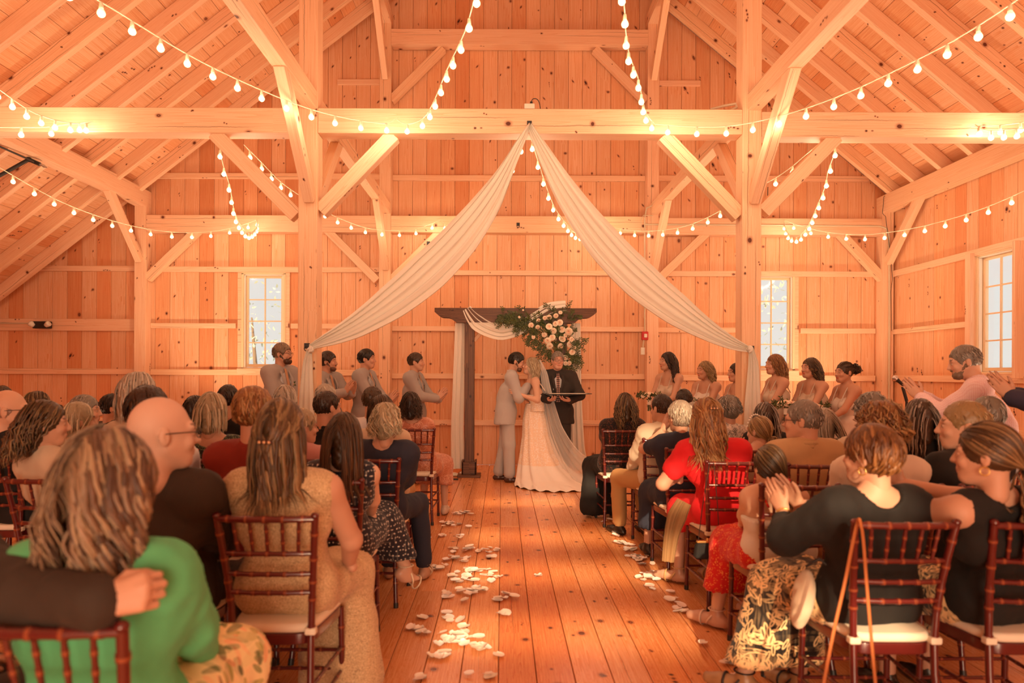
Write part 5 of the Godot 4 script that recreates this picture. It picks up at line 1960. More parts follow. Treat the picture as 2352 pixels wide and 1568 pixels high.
		ruffle(tb, o.get("fold", 0.007), Vector3(9, 6, 9), int(o.x * 1000.0) + 5)
		obj(o.get("top_name", "shirt"), tb.done(), M[o.top], root)
	if o.get("skirt_of_jacket", false) and o.get("fine", false):
		for k in 2:
			var cf := MB.new()
			cf.rod(E[k].lerp(W[k], 0.88), E[k].lerp(W[k], 1.02), 0.036, 14)
			obj("shirt_cuff", cf.done(), M.shirt_white, root)
	if o.get("neck", 0) == 3:
		var st := MB.new()
		for k in 2:
			var sx := -1.0 if k == 0 else 1.0
			st.tube(spline(PackedVector3Array([C + Vector3(sx * 0.075, 0.04, -0.125), Vector3(sx * 0.085, sh + 0.052, 0.01) + sft.call(sh), C + Vector3(sx * 0.08, 0.05, 0.118)]), 12), PackedFloat32Array([0.006, 0.006, 0.006, 0.006, 0.006, 0.006, 0.006, 0.006, 0.006, 0.006, 0.006, 0.006]), 6)
		obj("strap", st.done(), M[o.get("strap", o.top)], root)
	# collars
	for q in o.get("collars", []):   # [material, radius, height]
		var cb := []
		var pts := []
		for k in 9:
			var a := lerpf(-2.35, 2.35, k / 8.0)
			pts.append(N + Vector3(sin(a) * q[1], q[2] - 0.020 * (1.0 - cos(a)) * 0.8, cos(a) * q[1] * 0.95 + 0.006))
		for k in 8:
			cb.append([pts[k], pts[k + 1], q[3], q[3], 0.006])
			cb.append([pts[k] + Vector3(0, -0.022, 0), pts[k + 1] + Vector3(0, -0.022, 0), q[3], q[3], 0.012])
		obj("collar", blob(cb, 0.008).done(), M[q[0]], root)
	# --- bottom
	var bt: String = o.get("bottom", "suit_black")
	var hem: float = o.get("hem", 0.30)
	var pw: float = o.get("pant", 1.0)
	p = []
	if o.get("skirt", false):
		if sit:
			for k in 2:
				p.append([hj[k], knee[k], 0.115, 0.088, 0.08])
				var lo: Vector3 = knee[k].lerp(ank[k], clampf((knee[k].y - hem) / maxf(knee[k].y - ank[k].y, 0.05), 0.0, 1.0))
				p.append([knee[k], lo, 0.086, 0.075 + (0.05 if hem < 0.15 else 0.02), 0.08])
			p.append([(hj[0] + hj[1]) / 2, (knee[0] + knee[1]) / 2, 0.10, 0.08, 0.08])
			if hem < 0.35:
				p.append([(knee[0] + knee[1]) / 2, (ank[0] + ank[1]) / 2 + Vector3(0, hem, 0), 0.09, 0.10, 0.08])
		else:
			for k in 2:
				p.append([hj[k] + Vector3(0, 0.08, 0), Vector3(hj[k].x * 1.3, hem + 0.08, 0.0), 0.115, 0.15, 0.1])
	else:
		for k in 2:
			p.append([hj[k], knee[k], 0.098, 0.076 * pw, 0.06])
			p.append([knee[k], ank[k].lerp(knee[k], 0.08), 0.072 * pw, 0.062 * pw * pw, 0.03])
		p.append([hj[0], hj[1], 0.10, 0.10, 0.05])
	var cut2 := [[Vector3(0, -1, 0), -maxf(hem if o.get("skirt", false) else 0.05, 0.015)]]
	var bm := blob(p, maxf(cell * (1.2 if cell < 0.0145 else 1.5), 0.016), Color.WHITE, cut2)
	ruffle(bm, 0.012 if o.get("skirt", false) else 0.007, Vector3(10, 3, 10) if not sit else Vector3(9, 4, 7), 77 + int(o.d * 100.0))
	if not o.get("no_bottom", false):
		obj("skirt" if o.get("skirt", false) else "trousers", bm.done(), M[bt], root)
	# --- shoes
	var sc: Color = o.get("shoe", Color(0.02, 0.014, 0.01))
	for k in 2:
		var tdir: Vector3 = o.get("toe", [Vector3(-0.12, 0, -1), Vector3(0.12, 0, -1)])[k].normalized()
		var a: Vector3 = ank[k]
		var fl := Vector3(a.x, maxf(a.y - 0.055, 0.032), a.z)
		p = [[fl - tdir * 0.045, fl + tdir * 0.10, 0.034, 0.033, 0.02], [fl + tdir * 0.10, fl + tdir * 0.165 - Vector3(0, 0.006, 0), 0.033, 0.026, 0.02], [a, fl, 0.036, 0.036, 0.03]]
		var sm := blob(p, 0.012 if cell < 0.0165 else 0.02, sc, [[Vector3(0, -1, 0), -(fl.y - 0.030)], [Vector3(0, 1, 0), a.y + 0.02]])
		var so := obj("shoe", sm.done(), M.shoe, root)
		if o.has("strap_col"):   # sandal straps round the foot and ankle
			var sb := MB.new()
			sb.col = o.strap_col
			for q in [[fl + tdir * 0.085, tdir, 0.041], [fl + tdir * 0.03 + Vector3(0, 0.01, 0), (tdir + Vector3(0, 0.7, 0)).normalized(), 0.046], [a + Vector3(0, 0.012, 0), Vector3.UP, 0.043]]:
				var u: Vector3 = q[1].cross(Vector3(0.3, 0.1, 0.9)).normalized()
				var w: Vector3 = q[1].cross(u)
				var ring := PackedVector3Array()
				var rd := PackedFloat32Array()
				for e in 15:
					ring.append(q[0] + (u * cos(TAU * e / 14) + w * sin(TAU * e / 14)) * q[2])
					rd.append(0.006)
				sb.tube(ring, rd, 5, 0.5)
			obj("sandal_strap", sb.done(), M.shoe, so)
	# --- hair
	if o.has("hair"):
		o.hair.near = near
		var hm := MB.new()
		hair(hm, o.hair)
		if hm.v.size() > 0:
			var hn := obj("hair", hm.done(), M.hair, root)
			hn.transform = hx
			if o.hair.has("clip"):
				clip(hn, o.hair.clip)
	if o.get("glasses", false):
		obj("glasses", glasses_mesh(), M.black, root).transform = hx
	if o.has("beard"):
		var bb := blob([[Vector3(-0.026, -0.09, -0.062), Vector3(0.026, -0.09, -0.062), 0.028, 0.028, 0.02], [Vector3(-0.058, -0.02, 0.0), Vector3(-0.030, -0.085, -0.055), 0.019, 0.024, 0.02], [Vector3(0.058, -0.02, 0.0), Vector3(0.030, -0.085, -0.055), 0.019, 0.024, 0.02], [Vector3(-0.022, -0.046, -0.094), Vector3(0.022, -0.046, -0.094), 0.008, 0.008, 0.01], [Vector3(-0.03, -0.085, -0.07), Vector3(0.03, -0.085, -0.07), 0.022 * o.get("beard_l", 1.0), 0.022 * o.get("beard_l", 1.0), 0.02],
			["e", Vector3(0, -0.060, -0.104), Vector3(0.020, 0.0085, 0.02), -0.004]], 0.006, o.beard)
		ruffle(bb, 0.005, Vector3.ONE * 90.0, 3)
		obj("beard", bb.done(), M.hair, root).transform = hx
	if o.has("earring"):
		var em := MB.new()
		var pth := PackedVector3Array()
		var rd := PackedFloat32Array()
		for k in 13:
			var a := TAU * k / 12
			pth.append(Vector3(o.earring * 0.084, -0.052 + cos(a) * 0.016, 0.012 + sin(a) * 0.016))
			rd.append(0.003)
		em.tube(pth, rd, 6)
		obj("earring", em.done(), M.gold, root).transform = hx
	root.set_meta("joints", [H, N, C, P, S, E, W])
	return root

func glasses_mesh() -> ArrayMesh:
	var mb := MB.new()
	for s in [-1.0, 1.0]:
		var pth := PackedVector3Array()
		var rd := PackedFloat32Array()
		for k in 17:
			var a := TAU * k / 16
			pth.append(Vector3(s * 0.033 + cos(a) * 0.024, 0.003 + sin(a) * 0.017, -0.108 + absf(cos(a)) * 0.004))
			rd.append(0.0018)
		mb.tube(pth, rd, 5)
		mb.tube(PackedVector3Array([Vector3(s * 0.057, 0.008, -0.104), Vector3(s * 0.082, 0.010, -0.05), Vector3(s * 0.084, 0.008, 0.01), Vector3(s * 0.080, -0.012, 0.03)]), PackedFloat32Array([0.002, 0.002, 0.002, 0.002]), 5)
	mb.rod(Vector3(-0.010, 0.008, -0.110), Vector3(0.010, 0.008, -0.110), 0.0018, 5)
	return mb.done()

func clip(parent: Node, c: Array) -> void:
	var mb := MB.new()
	mb.col = c[1]
	mb.box(Vector3(-0.033, -0.008, -0.006), Vector3(0.033, 0.008, 0.008), 0.005, Transform3D(Basis.IDENTITY, c[0]))
	for k in 3:
		mb.col = Color(0.75, 0.42, 0.22)
		mb.ball(c[0] + Vector3(-0.02 + 0.02 * k, 0, 0.007), Vector3(0.007, 0.006, 0.005), 5, 7)
	obj("hair_clip", mb.done(), M.shoe, parent)

# ---------- hair ----------
const HC := Vector3(0, 0.03, 0.012)
const HR := Vector3(0.078, 0.099, 0.099)

func hair(mb: MB, h: Dictionary) -> void:
	var r := RandomNumberGenerator.new()
	r.seed = int(h.get("seed", 1)) * 7919 + 13
	var cols: Array = h.cols
	var style: String = h.style
	var vol: float = h.get("vol", 0.012)
	# the mass under the locks
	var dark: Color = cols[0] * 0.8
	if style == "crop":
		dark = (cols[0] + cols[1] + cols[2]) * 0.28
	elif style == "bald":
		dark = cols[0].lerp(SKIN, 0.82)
	var p := []
	if style == "bald" and cols[0].r > 0.3:
		return
	match style:
		"bald":
			p = [["e", HC + Vector3(0, -0.02, 0.004), HR * Vector3(0.985, 0.80, 0.985), 0.0], ["e", HC + Vector3(0, 0.085, -0.03), Vector3(0.085, 0.10, 0.135), -0.004], ["e", Vector3(0, -0.05, -0.10), Vector3(0.11, 0.14, 0.105), -0.004]]
		"crop", "short":
			p = [["e", HC, HR * (1.0 + vol * 4.0), 0.0], ["e", Vector3(0, -0.045, -0.10), Vector3(0.10, 0.105, 0.085), -0.006], ["e", Vector3(0.085, -0.03, -0.01), Vector3(0.025, 0.05, 0.035), -0.004], ["e", Vector3(-0.085, -0.03, -0.01), Vector3(0.025, 0.05, 0.035), -0.004]]
		_:
			p = [["e", HC, HR * (1.0 + vol * 2.5), 0.0], ["e", Vector3(0, -0.045, -0.10), Vector3(0.072, 0.105, 0.085), -0.006]]
			if style == "long" or style == "bob" or style == "curly":
				p.append([Vector3(0, 0.0, 0.035), Vector3(0, -minf(h.len, 0.16) * 0.8, 0.055), 0.07, 0.05, 0.04])
	var cutp := [[Vector3(0, -1, 0), 0.085]]
	if style == "long" or style == "bob" or style == "curly":
		cutp = []
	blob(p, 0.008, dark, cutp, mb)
	ruffle(mb, 0.004, Vector3(70, 25, 70), 9)
	if style == "bald" or h.get("n", 100) == 0:
		return
	var near: bool = h.get("near", false)
	var n := int(h.get("n", 110) * (1.08 if near else 0.75))
	var seg: int = h.get("seg", 11) if near else mini(h.get("seg", 11), 10)
	var sides: int = 5 if near else 3
	var lr: float = h.get("rad", 0.008) * (1.05 if near else 1.25)
	var wave: float = h.get("wave", 0.0)
	var wl: float = h.get("wl", 0.10)
	var part: float = h.get("part", 0.0)
	var gather: Vector3 = h.get("gather", Vector3(0, 0.0, 0.125))
	var bias: Vector3 = h.get("bias", Vector3.ZERO)
	for k in n:
		# a root on the scalp
		var dirn := Vector3.UP
		for tries in 20:
			dirn = Vector3(r.randfn(), r.randfn() + 0.25, r.randfn() + 0.25).normalized()
			if dirn.y < (-0.55 if style == "short" or style == "crop" else -0.25):
				continue
			if dirn.z < -0.30 and dirn.y < 0.42 + absf(dirn.x) * -0.2:
				continue
			if (style == "crop" or style == "short") and absf(dirn.x) > 0.8 and dirn.y < 0.05 and dirn.z < 0.3:
				continue
			break
		if h.has("thin") and dirn.y > 0.55 and r.randf() < h.thin:
			continue
		var lay := 1.0 + vol * r.randf_range(0.6, 4.0)
		var q := HC + dirn * HR * lay
		var up_t := Vector3.ZERO
		var c: Color = cols[r.randi() % cols.size()]
		c = c * r.randf_range(0.9, 1.5)
		var path := PackedVector3Array([q])
		var vel: Vector3
		var l: float
		var side := signf(dirn.x - part) if absf(dirn.x - part) > 0.02 else (1.0 if r.randf() < 0.5 else -1.0)
		match style:
			"crop":
				vel = (dirn * 0.25 + Vector3(0.15 * side, -0.5, -0.2 if dirn.y > 0.6 else 0.35)).normalized()
				l = h.len * r.randf_range(0.7, 1.2)
			"short":
				vel = (dirn * 0.25 + Vector3(0.4 * side, -0.6, 0.3)).normalized()
				l = h.len * r.randf_range(0.7, 1.3)
			"bun", "pony":
				vel = (gather - q).normalized()
				l = q.distance_to(gather) * 1.15
			_:
				vel = Vector3(0.75 * side, -0.45, 0.45).normalized()
				l = (q.y + h.len) * 1.10 * r.randf_range(0.86, 1.06)
		var stp := l / seg
		var lim := HR * lay
		for s in seg:
			if style == "bun" or style == "pony":
				vel = vel.lerp((gather - q).normalized(), 0.5).normalized()
			elif style == "short" or style == "crop":
				vel = (vel + Vector3(0, -0.22, 0) + Vector3(r.randfn(), r.randfn(), r.randfn()) * 0.14 * h.get("mess", 1.0)).normalized()
			else:
				var fl := Vector3(0, -1, 0) + bias
				if h.has("clip") and q.y > -0.02 and dirn.y > 0.1 and r.randf() < 0.9:
					fl = (Vector3(0, -0.035, 0.125) - q).normalized()
				if q.z < 0.02 and q.y < 0.08:
					fl += Vector3(0.12 * side, 0, 0.55)
				vel = vel.lerp(fl.normalized(), 0.42).normalized()
			q += vel * stp
			var e := (q - HC) / lim
			if e.length() < 1.0 and q.y > -0.10:
				q = HC + e.normalized() * lim
			elif (style == "short" or style == "crop") and e.length() > 1.06:
				q = HC + e.normalized() * lim * lerpf(e.length(), 1.06, 0.75)
			var b: Vector3 = (q - Vector3(0, -0.43, 0.035)) / (Vector3(0.20, 0.215, 0.135) * h.get("torso", 1.0))
			if b.length() < 1.0 and h.len > 0.12:
				q = Vector3(0, -0.43, 0.035) + b.normalized() * (Vector3(0.20, 0.215, 0.135) * h.get("torso", 1.0)) * (1.0 + 0.02 * lay)
			path.append(q)
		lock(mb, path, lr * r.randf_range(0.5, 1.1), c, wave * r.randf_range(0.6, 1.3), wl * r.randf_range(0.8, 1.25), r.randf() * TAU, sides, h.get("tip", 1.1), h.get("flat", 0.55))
	if style == "pony":
		var tl: float = h.tail
		for k in int(n * 0.35):
			var q := gather + Vector3(r.randfn(), r.randfn(), r.randfn()) * 0.010
			var path := PackedVector3Array([q])
			var vel: Vector3 = (h.get("tail_dir", Vector3(0, -0.2, 1.0)) + Vector3(r.randfn(), r.randfn(), r.randfn()) * 0.25).normalized()
			var l := tl * r.randf_range(0.75, 1.1)
			for s in seg:
				vel = vel.lerp((Vector3(0, -1, 0) + bias).normalized(), 0.35).normalized()
				q += vel * l / seg
				var b := (q - Vector3(0, -0.43, 0.035)) / Vector3(0.20, 0.215, 0.135)
				if b.length() < 1.0:
					q = Vector3(0, -0.43, 0.035) + b.normalized() * Vector3(0.20, 0.215, 0.135) * 1.03
				path.append(q)
			lock(mb, path, lr * r.randf_range(0.8, 1.4), cols[r.randi() % cols.size()] * r.randf_range(0.8, 1.2), h.get("tail_wave", 0.01), wl, r.randf() * TAU, sides, 1.1, 0.6)
		if h.has("tie"):
			mb.col = h.tie
			mb.ball(gather, Vector3(0.024, 0.02, 0.024), 6, 9)
	if style == "bun":
		var br: float = h.get("bun_r", 0.04)
		for k in int(n * 0.4):
			var path := PackedVector3Array()
			var a0 := r.randf() * TAU
			var ax := Vector3(r.randfn(), r.randfn(), r.randfn()).normalized()
			var u := ax.cross(Vector3(r.randfn(), r.randfn(), r.randfn())).normalized()
			var w := ax.cross(u)
			var rr := br * r.randf_range(0.75, 1.1)
			for s in seg:
				var a := a0 + s * 3.6 / seg
				path.append(gather + Vector3(0, 0, br * 0.7) + (u * cos(a) + w * sin(a)) * rr * (1.0 + 0.2 * sin(a * 3.0)))
			lock(mb, path, lr * 0.9, cols[r.randi() % cols.size()] * r.randf_range(0.8, 1.25), h.get("tail_wave", 0.004), 0.05, 0.0, sides, 1.0, 0.6)

func lock(mb: MB, path: PackedVector3Array, rad: float, c: Color, wave: float, wl: float, ph: float, sides: int, tip: float, flat: float) -> void:
	var m := path.size()
	var rr := PackedFloat32Array()
	var cc := PackedColorArray()
	var out := PackedVector3Array()
	var run := 0.0
	for k in m:
		var t := float(k) / (m - 1)
		if k > 0:
			run += path[k].distance_to(path[k - 1])
		var tg := (path[mini(k + 1, m - 1)] - path[maxi(k - 1, 0)]).normalized()
		var nx := tg.cross(Vector3(0.3, 0.2, 1)).normalized()
		var ny := tg.cross(nx)
		var a := run / wl * TAU + ph
		var amp := wave * smoothstep(0.05, 0.5, t)
		out.append(path[k] + nx * sin(a) * amp + ny * cos(a) * amp * 0.8)
		rr.append(rad * (0.55 + 0.45 * smoothstep(0.0, 0.2, t)) * (1.0 - 0.92 * smoothstep(0.55, 1.0, t)))
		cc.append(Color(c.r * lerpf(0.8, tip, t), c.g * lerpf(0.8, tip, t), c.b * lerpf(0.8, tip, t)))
	mb.tube(out, rr, sides, flat, cc, false)

# ---------- the guests ----------
const HAIRS := {
	"brown": [Color(0.085, 0.04, 0.015), Color(0.13, 0.065, 0.025), Color(0.06, 0.028, 0.012)],
	"pony": [Color(0.12, 0.055, 0.02), Color(0.20, 0.10, 0.04), Color(0.085, 0.04, 0.015), Color(0.36, 0.20, 0.09)],
	"dark": [Color(0.025, 0.013, 0.008), Color(0.04, 0.02, 0.010), Color(0.018, 0.010, 0.007)],
	"darkbrown": [Color(0.05, 0.022, 0.010), Color(0.08, 0.036, 0.015), Color(0.035, 0.016, 0.008)],
	"highlight": [Color(0.13, 0.065, 0.026), Color(0.36, 0.22, 0.10), Color(0.085, 0.042, 0.016), Color(0.22, 0.12, 0.05)],
	"ash": [Color(0.34, 0.21, 0.12), Color(0.50, 0.34, 0.20), Color(0.18, 0.10, 0.06), Color(0.42, 0.29, 0.19), Color(0.13, 0.07, 0.045)],
	"auburn": [Color(0.26, 0.105, 0.032), Color(0.40, 0.18, 0.06), Color(0.15, 0.055, 0.018), Color(0.33, 0.14, 0.045)],
	"strawberry": [Color(0.40, 0.16, 0.045), Color(0.60, 0.31, 0.12), Color(0.27, 0.10, 0.03), Color(0.55, 0.30, 0.12)],
	"blond": [Color(0.50, 0.30, 0.12), Color(0.66, 0.44, 0.21), Color(0.34, 0.19, 0.075), Color(0.60, 0.42, 0.22)],
	"paleblond": [Color(0.62, 0.47, 0.28), Color(0.76, 0.62, 0.42), Color(0.48, 0.33, 0.18), Color(0.70, 0.55, 0.36)],
	"white": [Color(0.66, 0.54, 0.42), Color(0.78, 0.67, 0.55), Color(0.52, 0.40, 0.29)],
	"grey": [Color(0.34, 0.28, 0.22), Color(0.48, 0.41, 0.34), Color(0.22, 0.17, 0.13), Color(0.55, 0.48, 0.41)],
	"streak": [Color(0.10, 0.055, 0.03), Color(0.62, 0.54, 0.46), Color(0.16, 0.09, 0.05), Color(0.45, 0.37, 0.30)],
}

func hr(style: String, colour: String, l: float, more := {}) -> Dictionary:
	var d := {"style": style, "cols": HAIRS[colour], "len": l}
	d.merge(more, true)
	return d

func clap(sit := true, y := 0.0, x := 0.0, z := 0.0, turn := 0.0) -> Array:
	var yy := (0.95 if sit else 1.20) + y
	var f := Vector3(-sin(turn) * 0.6, 0.72, -cos(turn) * 0.6)
	var sd := Vector3(cos(turn), 0, -sin(turn))
	var c := Vector3(x, yy, -0.30 + z)
	return [[c - sd * 0.055, Vector3(-0.7, -0.7, 0.3), f + sd * 0.10, sd, "flat"], [c + sd * 0.05 + Vector3(0, 0.015, 0), Vector3(0.7, -0.7, 0.3), f - sd * 0.12, -sd, "flat"]]

# a seated guest from where the head shows in the picture: centre, top edge, depth of the head
func guest(label: String, hx: float, top: float, dh: float, o: Dictionary, chair_x := 99.0, chair_d := 0.0) -> Node3D:
	var X := (hx - CX) * dh / F
	var Y := EYE - (top - CY) * dh / F
	var hh: float = o.get("hair_top", 0.018)
	o.s = (Y - hh - 0.475 - 0.125 * o.get("hs", 1.0)) / (1.235 - 0.475)
	var cd := chair_d if chair_d > 0.0 else dh - 0.2
	var px := chair_x if chair_x < 90.0 else X
	o.x = px
	o.d = cd + 0.275
	var yaw: float = deg_to_rad(o.get("yaw", 0.0))
	var off := Vector3(X - px, 0, -(dh - o.d))
	var lean := off.rotated(Vector3.UP, -yaw)
	o.lean = lean + Vector3(0, 0, 0.0)
	if chair_x < 98.5 or chair_x > 98.99:
		place_chair(px, cd, 0.0, "mahogany chair under the " + " ".join(label.split(",")[0].split(" ").slice(0, 12)))
	return person(label, o)

func build_chairs_and_people() -> void:
	guests_left()
	guests_right()

func guests_left() -> void:
	# nearest row
	guest("woman in a green top with long wavy ash-blond hair, nearest the camera", 250, 978, 1.62, {"fem": true, "cell": 0.011, "top": "green", "top_name": "blouse", "sleeve": 2, "fold": 0.009, "loose": 0.016, "bottom": "leafy", "skirt": true, "hem": 0.2, "wide": 1.05, "hyaw": -14.0,
		"hair": hr("long", "ash", 0.27, {"n": 560, "seg": 15, "wave": 0.018, "wl": 0.17, "rad": 0.0072, "flat": 0.4, "vol": 0.058, "torso": 1.12, "seed": 4, "part": 0.1}), "arms": [[Vector3(-0.02, 0.62, -0.3), Vector3(-0.6, -0.3, 0.6), Vector3(0.5, -0.1, -0.8), Vector3(0, -1, 0), "soft"], [Vector3(0.10, 0.62, -0.3), Vector3(0.7, -0.3, 0.5), Vector3(-0.4, -0.1, -0.8), Vector3(0, -1, 0), "soft"]], "knee": [Vector3(-0.05, 0.52, -0.42), Vector3(0.14, 0.54, -0.44)], "ank": [Vector3(-0.05, 0.09, -0.42), Vector3(0.14, 0.09, -0.45)]}, -0.97, 1.42)
	person("man in a dark suit at the left edge, arm round the woman in green", {"x": -1.46, "d": 1.66, "s": 0.94, "cell": 0.012, "top": "suit_brown", "top_name": "jacket", "sleeve": 2, "loose": 0.022, "fold": 0.008, "skirt_of_jacket": true, "bottom": "suit_brown", "hair": hr("crop", "grey", 0.04),
		"arms": [[Vector3(-0.09, 0.62, -0.27), Vector3(-0.6, -0.3, 0.6), Vector3(0.5, -0.1, -0.8), Vector3(0, -1, 0.1), "soft"], [Vector3(0.80, 0.985, 0.315), Vector3(0.1, -1.3, 0.7), Vector3(1.0, 0.25, -0.15), Vector3(0.05, -0.3, -1), "fist"]], "collars": [["shirt_white", 0.062, 0.03, 0.008]]})
	place_chair(-1.48, 1.42, 0.0, "mahogany chair of the man at the left edge")
	# second row
	guest("bald man with glasses in a dark jacket beside the woman with the hair clip", 372, 913, 2.50, {"hs": 1.12, "cell": 0.013, "yaw": -12.0, "hyaw": -38.0, "fine": true, "top": "suit_brown", "top_name": "jacket", "loose": 0.02, "skirt_of_jacket": true, "bottom": "suit_brown", "glasses": true, "hair_top": 0.0, "wide": 1.05, "hair": hr("bald", "white", 0.0), "collars": [["shirt_white", 0.066, 0.03, 0.008], ["suit_brown", 0.074, 0.012, 0.010]], "skin": Color(0.66, 0.41, 0.30)}, -1.36, 2.52)
	guest("woman in a sleeveless oatmeal dress, long brown hair held by a clip", 648, 910, 2.68, {"fem": true, "cell": 0.012, "wide": 1.16, "arm_w": 1.18, "bare": true, "hyaw": -10.0, "top": "boucle", "top_name": "dress", "sleeve": 0, "neck": 1, "scoop": 1.05, "fold": 0.006, "loose": 0.012, "bottom": "boucle", "skirt": true, "hem": 0.03,
		"knee": [Vector3(0.02, 0.50, -0.38), Vector3(0.18, 0.52, -0.36)], "ank": [Vector3(0.08, 0.09, -0.30), Vector3(0.22, 0.09, -0.26)],
		"hair": hr("long", "highlight", 0.34, {"n": 330, "seg": 17, "sides": 6, "wave": 0.006, "wl": 0.22, "rad": 0.0085, "vol": 0.020, "clip": [Vector3(0.0, -0.028, 0.135), Color(0.06, 0.015, 0.01)], "torso": 1.12, "seed": 9}), "arms": [[Vector3(-0.09, 0.62, -0.27), Vector3(-0.6, -0.3, 0.6), Vector3(0.5, -0.1, -0.8), Vector3(0, -1, 0.1), "soft"], [Vector3(0.20, 0.60, -0.20), Vector3(0.8, -0.3, 0.5), Vector3(-0.5, -0.1, -0.8), Vector3(0, -1, 0.1), "soft"]]}, -0.87, 2.52)
	# third row
	guest("woman in a cream top with curled brown hair, face turned right", 103, 915, 3.5, {"fem": true, "cell": 0.014, "fine": true, "yaw": -20.0, "hyaw": -38.0, "top": "cream_knit", "top_name": "blouse", "loose": 0.014, "hair": hr("long", "highlight", 0.20, {"n": 230, "seg": 15, "wave": 0.016, "wl": 0.075, "rad": 0.0085, "vol": 0.03, "seed": 12, "bias": Vector3(-0.1, 0, 0.35)}), "bottom": "khaki"}, -2.26, 3.36)
	guest("man with thick dark brown hair seen behind the bald man", 342, 884, 3.5, {"hyaw": -15.0, "hs": 1.08, "top": "shirt_white", "collars": [["shirt_white", 0.064, 0.02, 0.008]], "hair": hr("short", "darkbrown", 0.05, {"n": 240, "seg": 5, "vol": 0.022, "rad": 0.007, "seed": 3, "mess": 0.5}), "bottom": "suit_black"}, 99.0, 3.36)
	guest("woman in a maroon top with thick short strawberry-blond hair", 583, 886, 3.5, {"fem": true, "cell": 0.014, "hyaw": -18.0, "top": "maroon", "top_name": "sweater", "loose": 0.018, "wide": 1.18, "collars": [["maroon", 0.060, 0.012, 0.012]], "hair": hr("short", "strawberry", 0.075, {"n": 330, "seg": 7, "vol": 0.035, "rad": 0.0075, "seed": 5, "mess": 1.2}), "bottom": "suit_black"}, 99.0, 3.36)
	guest("girl in a navy polka-dot dress with long straight brown hair", 792, 938, 3.45, {"fem": true, "cell": 0.0125, "hyaw": -8.0, "bare": true, "top": "polka", "top_name": "dress", "sleeve": 0, "neck": 1, "scoop": 0.85, "bottom": "polka", "skirt": true, "hem": 0.34, "shoe": Color(0.60, 0.36, 0.25), "strap_col": Color(0.80, 0.68, 0.50), "skin": Color(0.66, 0.41, 0.29),
		"knee": [Vector3(0.04, 0.52, -0.42), Vector3(0.17, 0.58, -0.38)], "ank": [Vector3(0.06, 0.09, -0.38), Vector3(0.30, 0.28, -0.44)], "toe": [Vector3(0, 0, -1), Vector3(0.75, -0.55, -0.5)],
		"hair": hr("long", "brown", 0.34, {"n": 280, "seg": 15, "sides": 5, "wave": 0.003, "wl": 0.25, "rad": 0.0080, "vol": 0.018, "seed": 21}), "arms": [[Vector3(-0.09, 0.62, -0.27), Vector3(-0.6, -0.3, 0.6), Vector3(0.5, -0.1, -0.8), Vector3(0, -1, 0.1), "soft"], [Vector3(0.13, 0.64, -0.22), Vector3(0.8, -0.3, 0.4), Vector3(-0.5, -0.1, -0.8), Vector3(0, -1, 0.1), "soft"]]}, -0.87, 3.36)
	# fourth row
	guest("woman in a navy dotted blouse with tousled pale blond bob", 888, 919, 4.33, {"fem": true, "cell": 0.014, "top": "navy", "top_name": "blouse", "sleeve": 3, "puff": 0.016, "neck": 1, "scoop": 0.8, "bare": true, "loose": 0.014, "wide": 1.08, "bottom": "navy", "hyaw": -12.0, "shoe": Color(0.50, 0.28, 0.18), "strap_col": Color(0.70, 0.56, 0.38), "knee": [Vector3(0.0, 0.50, -0.42), Vector3(0.22, 0.52, -0.38)], "ank": [Vector3(0.02, 0.09, -0.36), Vector3(0.27, 0.09, -0.34)],
		"hair": hr("bob", "paleblond", 0.09, {"n": 230, "seg": 11, "wave": 0.014, "wl": 0.08, "rad": 0.0085, "vol": 0.045, "seed": 6})}, -0.81, 4.18)
	guest("woman in a pink blouse mostly hidden behind the clipped hair", 694, 932, 4.33, {"fem": true, "fine": true, "hyaw": -50.0, "top": "pink_top", "top_name": "blouse", "sleeve": 3, "hair": hr("short", "paleblond", 0.06, {"n": 120, "seg": 6, "vol": 0.03}), "bottom": "khaki"}, 99.0, 4.18)
	guest("woman in a dark floral dress with a smooth blond bob", 487, 899, 4.35, {"fem": true, "bare": true, "cell": 0.015, "top": "floral_dark", "top_name": "dress", "sleeve": 1, "neck": 1, "scoop": 1.15, "wide": 1.05, "bottom": "floral_dark", "skirt": true, "hair": hr("bob", "paleblond", 0.115, {"n": 240, "seg": 12, "wave": 0.002, "rad": 0.0085, "vol": 0.035, "seed": 7})}, 99.0, 4.18)
	guest("tall woman with swept white-blond hair behind the dark-haired man", 320, 856, 4.35, {"fem": true, "hyaw": -40.0, "top": "cream_knit", "hair": hr("long", "white", 0.16, {"n": 170, "wave": 0.004, "vol": 0.03, "seed": 14}), "bottom": "khaki"}, 99.0, 4.18)
	guest("bald man with glasses in a black suit at the left edge", 20, 898, 4.35, {"hs": 1.12, "fine": true, "yaw": -15.0, "hyaw": -48.0, "top": "suit_black", "top_name": "jacket", "loose": 0.02, "skirt_of_jacket": true, "glasses": true, "hair_top": 0.0, "hair": hr("bald", "darkbrown", 0.0), "collars": [["suit_black", 0.072, 0.012, 0.010]], "bottom": "suit_black", "skin": Color(0.58, 0.31, 0.20)}, 99.0, 4.18)
	guest("blond woman just showing past the curled brown hair", 180, 919, 4.35, {"fem": true, "hyaw": -40.0, "top": "shirt_cream", "hair": hr("bob", "paleblond", 0.08, {"n": 120, "vol": 0.03, "seed": 8}), "bottom": "khaki"}, 99.0, 4.18)
